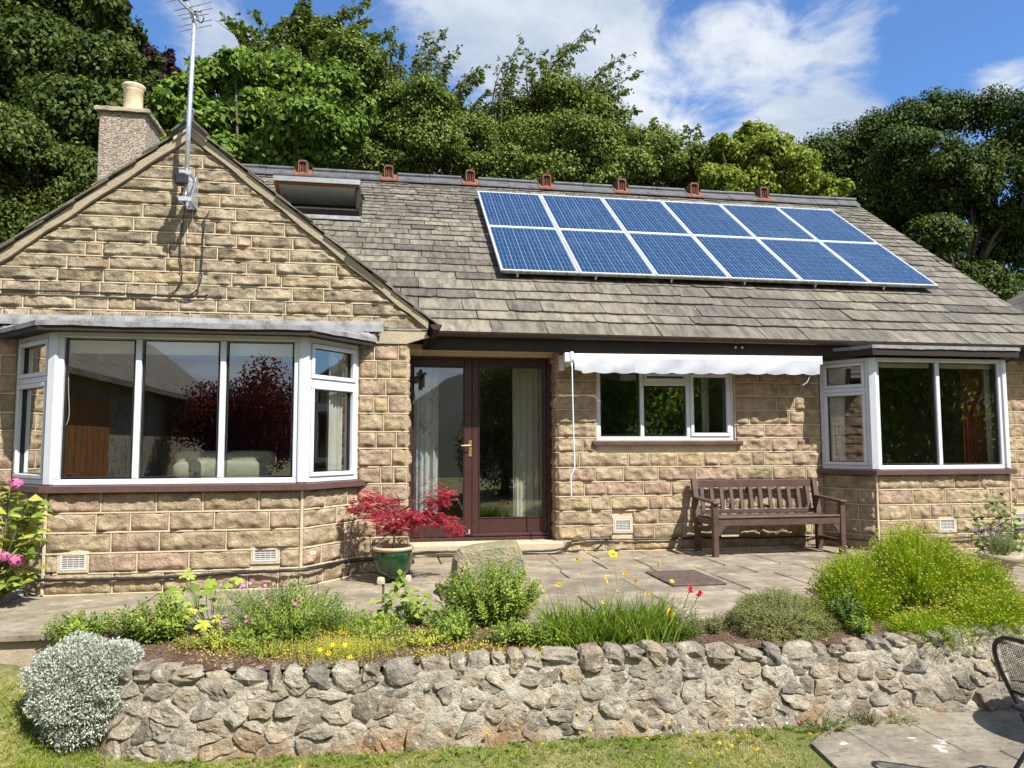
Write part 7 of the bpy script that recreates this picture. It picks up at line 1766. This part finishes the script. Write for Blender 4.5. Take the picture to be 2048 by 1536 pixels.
def tree(name, label, base_px, Y0, clumps, leaf, L, W, dens, dep=1.2, sprays=(), trunk=0.22, up=0.35, wind=0.0, sub=0.42, group='trees behind the house', spray_n=70):
    b = atY(base_px[0], 700, Y0); bz = bank_z(b[0], Y0)-0.15; root = thing(name, label, 'tree', (b[0], Y0, bz), group)
    V, F, cents = crown(clumps, Y0, dep, L, W, dens, up, sub, wind); parts = [(V, F)]; tm = MB()
    fk = np.array([b[0]+random.uniform(-.2, .2), Y0, bz+(max(c[2] for c in cents)-bz)*0.45]); tm.tube([(b[0], Y0, bz), (b[0]+0.05, Y0+0.05, (bz+fk[2])/2), fk], [trunk, trunk*0.8, trunk*0.6], 9)
    for c in cents:
        mid = (fk+c)/2+np.array([random.uniform(-.3, .3), 0, 0.25]); tm.tube([fk-[0, 0, random.uniform(0, 1.0)], mid, c+[0, 0, 0.1]], [trunk*0.30, trunk*0.18, trunk*0.07], 6)
    more = [(q[0]+random.uniform(-25, 25), q[1]+random.uniform(-5, 20), q[2]+random.uniform(-35, 20), q[3]+random.uniform(0, 35), q[4]) for q in sprays if len(q) > 4]
    for s_ in list(sprays)+more:
        V2, F2, P, tw = spray(*s_[:4], Y0, spray_n, L*1.1, W*1.1, *(s_[4:] or (0.18,))); parts.append((V2, F2)); m_ = len(P); tm.tube(list(P), [0.035*(1-0.85*i/(m_-1)) for i in range(m_)], 5)
        for (p0, p1) in tw: tm.tube([p0, p1], [0.009, 0.004], 3, False)
    V, F = joinm(*parts); mk('crown', V, F, leaf, root, False, rng.random(len(F)).astype(np.float32)); tm.build('trunk', MAT['bark'], root, True); return root

# far left: dark elm-like mass, hawthorn in front of it, copper beech glimpse
tree('elm_tree', 'tall dark green tree filling the upper left corner behind the chimney', (60,), 12.5, [(-60, 60, 120, 110), (60, -20, 110, 90), (170, 60, 90, 80), (80, 130, 120, 90), (200, 140, 70, 70), (235, 90, 45, 60), (-30, 230, 110, 90), (150, 250, 110, 80), (260, 230, 60, 70), (290, 300, 60, 60), (20, 320, 110, 80), (140, 350, 90, 70), (250, 160, 50, 50), (215, 20, 40, 40), (120, -70, 90, 60)], TL['dark'], 0.135, 0.095, 0.40, 1.6, [(230, 90, 280, 45, 0.1), (190, 40, 235, -10, 0.1), (240, 150, 300, 120, 0.05)], 0.3)
tree('hawthorn_tree', 'fine-leaved olive green hawthorn left of the chimney', (40,), 9.0, [(20, 290, 90, 75), (110, 330, 70, 60), (-40, 380, 90, 90), (70, 400, 100, 70), (150, 420, 60, 60), (40, 470, 110, 70), (-60, 480, 80, 70), (120, 470, 80, 50), (185, 360, 30, 60), (-20, 250, 60, 45)], TL['hedge'], 0.088, 0.058, 0.72, 0.8, (), 0.14, 0.4)
tree('copper_beech', 'dark purple copper beech showing between chimney and aerial mast', (300,), 17.0, [(285, 150, 45, 55), (310, 190, 50, 50), (330, 140, 25, 20), (270, 210, 50, 50), (345, 150, 18, 14)], TL['copper'], 0.15, 0.10, 0.7, 0.8, [(310, 130, 340, 100, 0.05), (330, 160, 372, 150, 0.05)], 0.2)
tree('sycamore_tree', 'broad sycamore with large mid green leaves behind the gable', (520,), 11.5, [(360, 215, 55, 50), (430, 170, 60, 45), (500, 150, 65, 45), (580, 165, 65, 50), (660, 185, 55, 50), (400, 260, 85, 55), (500, 240, 95, 60), (610, 255, 90, 60), (700, 240, 45, 55), (430, 320, 100, 50), (540, 320, 90, 50), (330, 270, 40, 50), (470, 130, 30, 20), (345, 330, 60, 40)], TL['syc'], 0.165, 0.11, 0.56, 1.0, (), 0.26, 0.3, 0.25)
tree('wind_blown_beech', 'tall beech with wind-blown top twigs rising above the sycamore', (620,), 16.0, [(620, 110, 70, 50), (690, 110, 60, 45), (720, 150, 60, 60), (560, 130, 50, 40), (650, 70, 40, 30), (740, 210, 50, 60), (600, 60, 25, 25)], TL['birch'], 0.125, 0.075, 0.66, 1.0, [(530, 130, 440, 35, -0.1), (540, 110, 500, 22, -0.08), (550, 120, 570, 30, 0.12), (600, 90, 610, 5, 0.05), (610, 80, 655, 45, 0.1), (640, 70, 730, 5, 0.2), (650, 90, 735, 40, 0.2), (690, 90, 775, 65, 0.15), (700, 110, 770, 75, 0.15), (480, 105, 470, 30, -0.1), (560, 90, 615, -20, 0.1)], 0.24, 0.35, 0.3, spray_n=110)
tree('beech_tree', 'small-leaved beech with upright wispy shoots behind the left end of the ridge', (850,), 14.0, [(790, 220, 50, 50), (850, 210, 55, 45), (910, 230, 50, 45), (770, 280, 60, 55), (850, 280, 80, 55), (940, 280, 60, 50), (780, 335, 90, 40), (900, 340, 100, 40), (700, 320, 60, 50), (620, 335, 70, 30), (560, 345, 60, 25)], TL['birch'], 0.098, 0.060, 0.76, 1.2, [(785, 180, 780, 55, 0.02), (800, 190, 800, 90, 0.05), (840, 190, 850, 65, 0.12), (850, 180, 885, 65, 0.2), (870, 190, 915, 100, 0.2), (890, 200, 970, 135, 0.15), (900, 210, 965, 150, 0.15), (930, 240, 975, 180, 0.1), (820, 190, 830, 110, 0.1), (880, 200, 890, 120, 0.15)], 0.22, 0.35, 0.3, spray_n=90)
tree('beech_tree', 'beech with long twigs bent to the right above the middle of the ridge', (1100,), 14.5, [(1000, 250, 50, 45), (1050, 235, 45, 45), (1120, 200, 60, 50), (1180, 220, 60, 50), (1220, 260, 50, 50), (1060, 290, 80, 50), (1160, 290, 90, 55), (1250, 310, 60, 45), (1010, 330, 80, 45), (1120, 350, 100, 40), (1230, 360, 80, 35), (960, 345, 60, 35)], TL['birch'], 0.098, 0.060, 0.82, 1.2, [(985, 230, 1010, 120, 0.12), (1000, 220, 1050, 75, 0.2), (990, 240, 1020, 150, 0.12), (1080, 180, 1195, 60, 0.2), (1090, 190, 1170, 75, 0.2), (1080, 190, 1130, 90, 0.2), (1090, 200, 1080, 100, 0.05), (1160, 190, 1260, 110, 0.2), (1180, 200, 1255, 140, 0.18), (1200, 210, 1265, 180, 0.15), (1060, 210, 1055, 110, 0.08), (1210, 240, 1275, 220, 0.12)], 0.24, 0.35, 0.3, spray_n=95)
tree('whitebeam_tree', 'low pale-flecked tree behind the ridge left of the bright maple', (1320,), 12.0, [(1300, 300, 50, 45), (1350, 320, 55, 45), (1260, 340, 55, 45), (1320, 365, 80, 40), (1390, 360, 40, 40), (1220, 370, 60, 35)], TL['birch'], 0.10, 0.065, 0.95, 0.8, [(1330, 290, 1395, 255, 0.15), (1300, 280, 1305, 235, 0.1), (1360, 310, 1400, 270, 0.1)], 0.16, 0.4, 0.3)
tree('field_maple', 'bright yellow green maple behind the right half of the ridge', (1540,), 10.5, [(1500, 285, 40, 40), (1455, 320, 45, 40), (1530, 320, 55, 45), (1590, 340, 45, 40), (1440, 370, 55, 40), (1530, 380, 80, 40), (1620, 375, 50, 35), (1500, 265, 18, 18), (1660, 385, 35, 28), (1435, 285, 16, 20), (1560, 295, 22, 18)], TL['pale'], 0.105, 0.080, 0.85, 0.7, [(1500, 280, 1490, 245, 0.05), (1460, 300, 1432, 270, 0.0), (1540, 300, 1560, 290, 0.05), (1640, 370, 1692, 365, 0.05)], 0.16, 0.45)
tree('lime_tree', 'dark rounded tree behind the bright maple at the right', (1700,), 17.0, [(1640, 310, 55, 35), (1700, 290, 60, 35), (1760, 270, 50, 40), (1620, 350, 40, 35), (1700, 350, 90, 50), (1780, 340, 70, 60), (1700, 420, 70, 50), (1790, 430, 80, 60), (1850, 500, 70, 60)], TL['dark'], 0.12, 0.085, 0.60, 1.4, (), 0.3, 0.5, 0.0, 0.54)
tree('oak_tree', 'very tall dark domed tree filling the right edge of the sky', (1930,), 15.5, [(1830, 245, 60, 40), (1900, 225, 65, 40), (1980, 225, 60, 40), (2060, 240, 60, 50), (1800, 300, 50, 40), (1870, 310, 60, 40), (2010, 320, 70, 45), (1840, 400, 70, 45), (1990, 430, 60, 40), (2060, 380, 60, 60), (1880, 470, 60, 40), (2030, 500, 60, 45), (1960, 560, 70, 35), (2060, 580, 60, 50), (1925, 400, 50, 40), (2020, 290, 50, 30), (1940, 330, 50, 40), (1900, 350, 60, 40), (1960, 480, 60, 50), (1820, 460, 60, 50), (1900, 540, 70, 40), (1830, 540, 60, 50), (2030, 440, 60, 45), (1960, 380, 40, 40), (2000, 620, 80, 50), (1780, 380, 50, 50)], TL['dark'], 0.12, 0.085, 0.54, 1.6, (), 0.34, 0.55, 0.0, 0.56)

LEAF['wine'] = leafmat('sun-shot wine red leaf', [(0.06, 0.012, 0.018), (0.13, 0.02, 0.03), (0.20, 0.03, 0.04)], 0.5)
LEAF['far'] = leafmat('sun-shot hedge leaf', [(0.14, 0.24, 0.02), (0.22, 0.34, 0.035), (0.30, 0.42, 0.06)], 0.6)
# ================================================================ WHAT STANDS BEHIND THE CAMERA (seen in the window glass)
def tree_at(name, label, c, r, leaf, n, L, W, trunk=0.16, k=30):
    c, r = np.asarray(c, float), np.asarray(r, float); root = thing(name, label, 'tree', (c[0], c[1], GZ), 'trees across the lawn')
    d = rdir(k, 0.1); cc = c+d*r*rng.uniform(0.35, 0.9, k)[:, None]; m = n//k; off = rdir(k*m).reshape(k, m, 3)*rng.random((k, m, 1))**0.45; B = (cc[:, None]+off*r*0.36).reshape(-1, 3)
    V, F = leafmesh(B, rdir(len(B)), rdir(len(B), 0.5), L, W); mk('crown', V, F, leaf, root, False, rng.random(len(F)))
    tm = MB(); tm.tube([(c[0], c[1], GZ), (c[0]+.05, c[1], c[2]*0.5), tuple(c)], [trunk, trunk*.8, trunk*.4], 8)
    for q in cc[::4]: tm.tube([c-[0, 0, r[2]*0.6], (c+q)/2, q], [trunk*.4, trunk*.25, trunk*.1], 5)
    tm.build('trunk', MAT['bark'], root, True); return root
def refl(x, y, plane, Y): q = atY(x, y, 2*plane-Y); return np.array([q[0], Y, q[2]])
P = refl(520, 860, -1.59, -14.0); tree_at('copper_maple', 'round dark red maple across the lawn, mirrored in the left bay', (P[0], P[1], 1.5), (1.75, 1.6, 1.75), LEAF['wine'], 22000, 0.085, 0.06)
P = refl(1010, 850, 0.25, -17.0); tree_at('golden_cypress', 'golden green conifer across the lawn, mirrored in the french doors', (P[0], P[1], 2.0), (1.9, 1.7, 2.7), TL['yew'], 22000, 0.10, 0.06)
tree_at('hedge_tree', 'dark green tree across the lawn, mirrored in the kitchen window', (6.5, -20, 2.5), (3.6, 2.5, 4.2), LEAF['far'], 16000, 0.26, 0.2, 0.3, 60)
tree_at('hedge_tree', 'broad dark tree across the lawn, mirrored in the right bay', (13.0, -20, 3.0), (4.5, 3.0, 5.0), LEAF['far'], 16000, 0.28, 0.2, 0.3, 60)
tree_at('hedge_tree', 'tallest dark tree across the lawn at the far right', (21.0, -20, 3.5), (5.0, 3.5, 5.5), LEAF['far'], 16000, 0.30, 0.22, 0.3, 60)
tree_at('copper_shrub', 'low dark red shrub on the lawn, mirrored in the right bay', (10.5, -13.5, 0.3), (1.9, 1.3, 0.9), LEAF['wine'], 4000, 0.11, 0.08, 0.06)
tree_at('garden_shrub', 'rounded green shrub by the outbuilding, mirrored in the left bay', (-4.9, -12.5, 0.2), (0.9, 0.9, 0.75), LEAF['green'], 4000, 0.10, 0.06, 0.05)
ob = thing('outbuilding', 'long stone outbuilding with slate roof left of the lawn', 'building', (-7.5, -11, GZ))
m = MB(); m.box(-9.6, -6.35, -18, -4.6, GZ, 2.35); m.build('wall', MAT['rubble'], ob, rnd=0.4)
m = MB(); m.prism([(-5.95, -18.3, 2.35), (-8.0, -18.3, 4.05), (-10.0, -18.3, 2.35), (-10.0, -18.3, 2.25), (-8.0, -18.3, 3.92), (-5.95, -18.3, 2.25)], (0, 14.0, 0)); m.build('roof', MAT['slate'], ob, rnd=0.3)
m = MB()
for k in range(9): m.bbox(-6.35, -6.29, -9.6+k*0.26, -9.35+k*0.26, GZ, 2.0, 0.004)
m.build('boarded_door', MAT['wood'], ob)
hx = np.linspace(-220, 220, 50); hy = np.linspace(-260, -26, 24); HX, HY = np.meshgrid(hx, hy); HZ = GZ-0.2+ss(-90, -190, HY)*(5+5*vnoise(HX*0.012, HY*0.012, 5.0))+ss(-26, -60, HY)*ss(-6, 22, HX)*14
F = np.array([(j*50+i, j*50+i+1, (j+1)*50+i+1, (j+1)*50+i) for j in range(23) for i in range(49)]); tag(mk('far_hill', np.stack([HX, HY, HZ], -1).reshape(-1, 3), F, MAT['bank'], None, True), kind='structure')
# corner of the neighbouring roof at the right edge
nb = thing('neighbour_house', 'slate roofed house corner showing at the right edge beyond the bungalow', 'house', (12.0, 6.0, 0))
m = MB(); q0 = atY(2030, 622, 5.0); m.prism([(q0[0], 5.0, q0[2]), (q0[0]+4.5, 5.0, q0[2]+2.6), (q0[0]+9, 5.0, q0[2]), (q0[0]+9, 5.0, q0[2]-0.12), (q0[0]+4.5, 5.0, q0[2]+2.45), (q0[0], 5.0, q0[2]-0.12)], (0, 0.9, 0)); m.build('roof', MAT['slate'], nb, rnd=0.4)
MB().prism([(q0[0]+0.3, 5.2, 0), (q0[0]+8.7, 5.2, 0), (q0[0]+8.7, 5.2, q0[2]), (q0[0]+4.5, 5.2, q0[2]+2.4), (q0[0]+0.3, 5.2, q0[2])], (0, 0.6, 0)).build('wall', MAT['mortar'], nb)
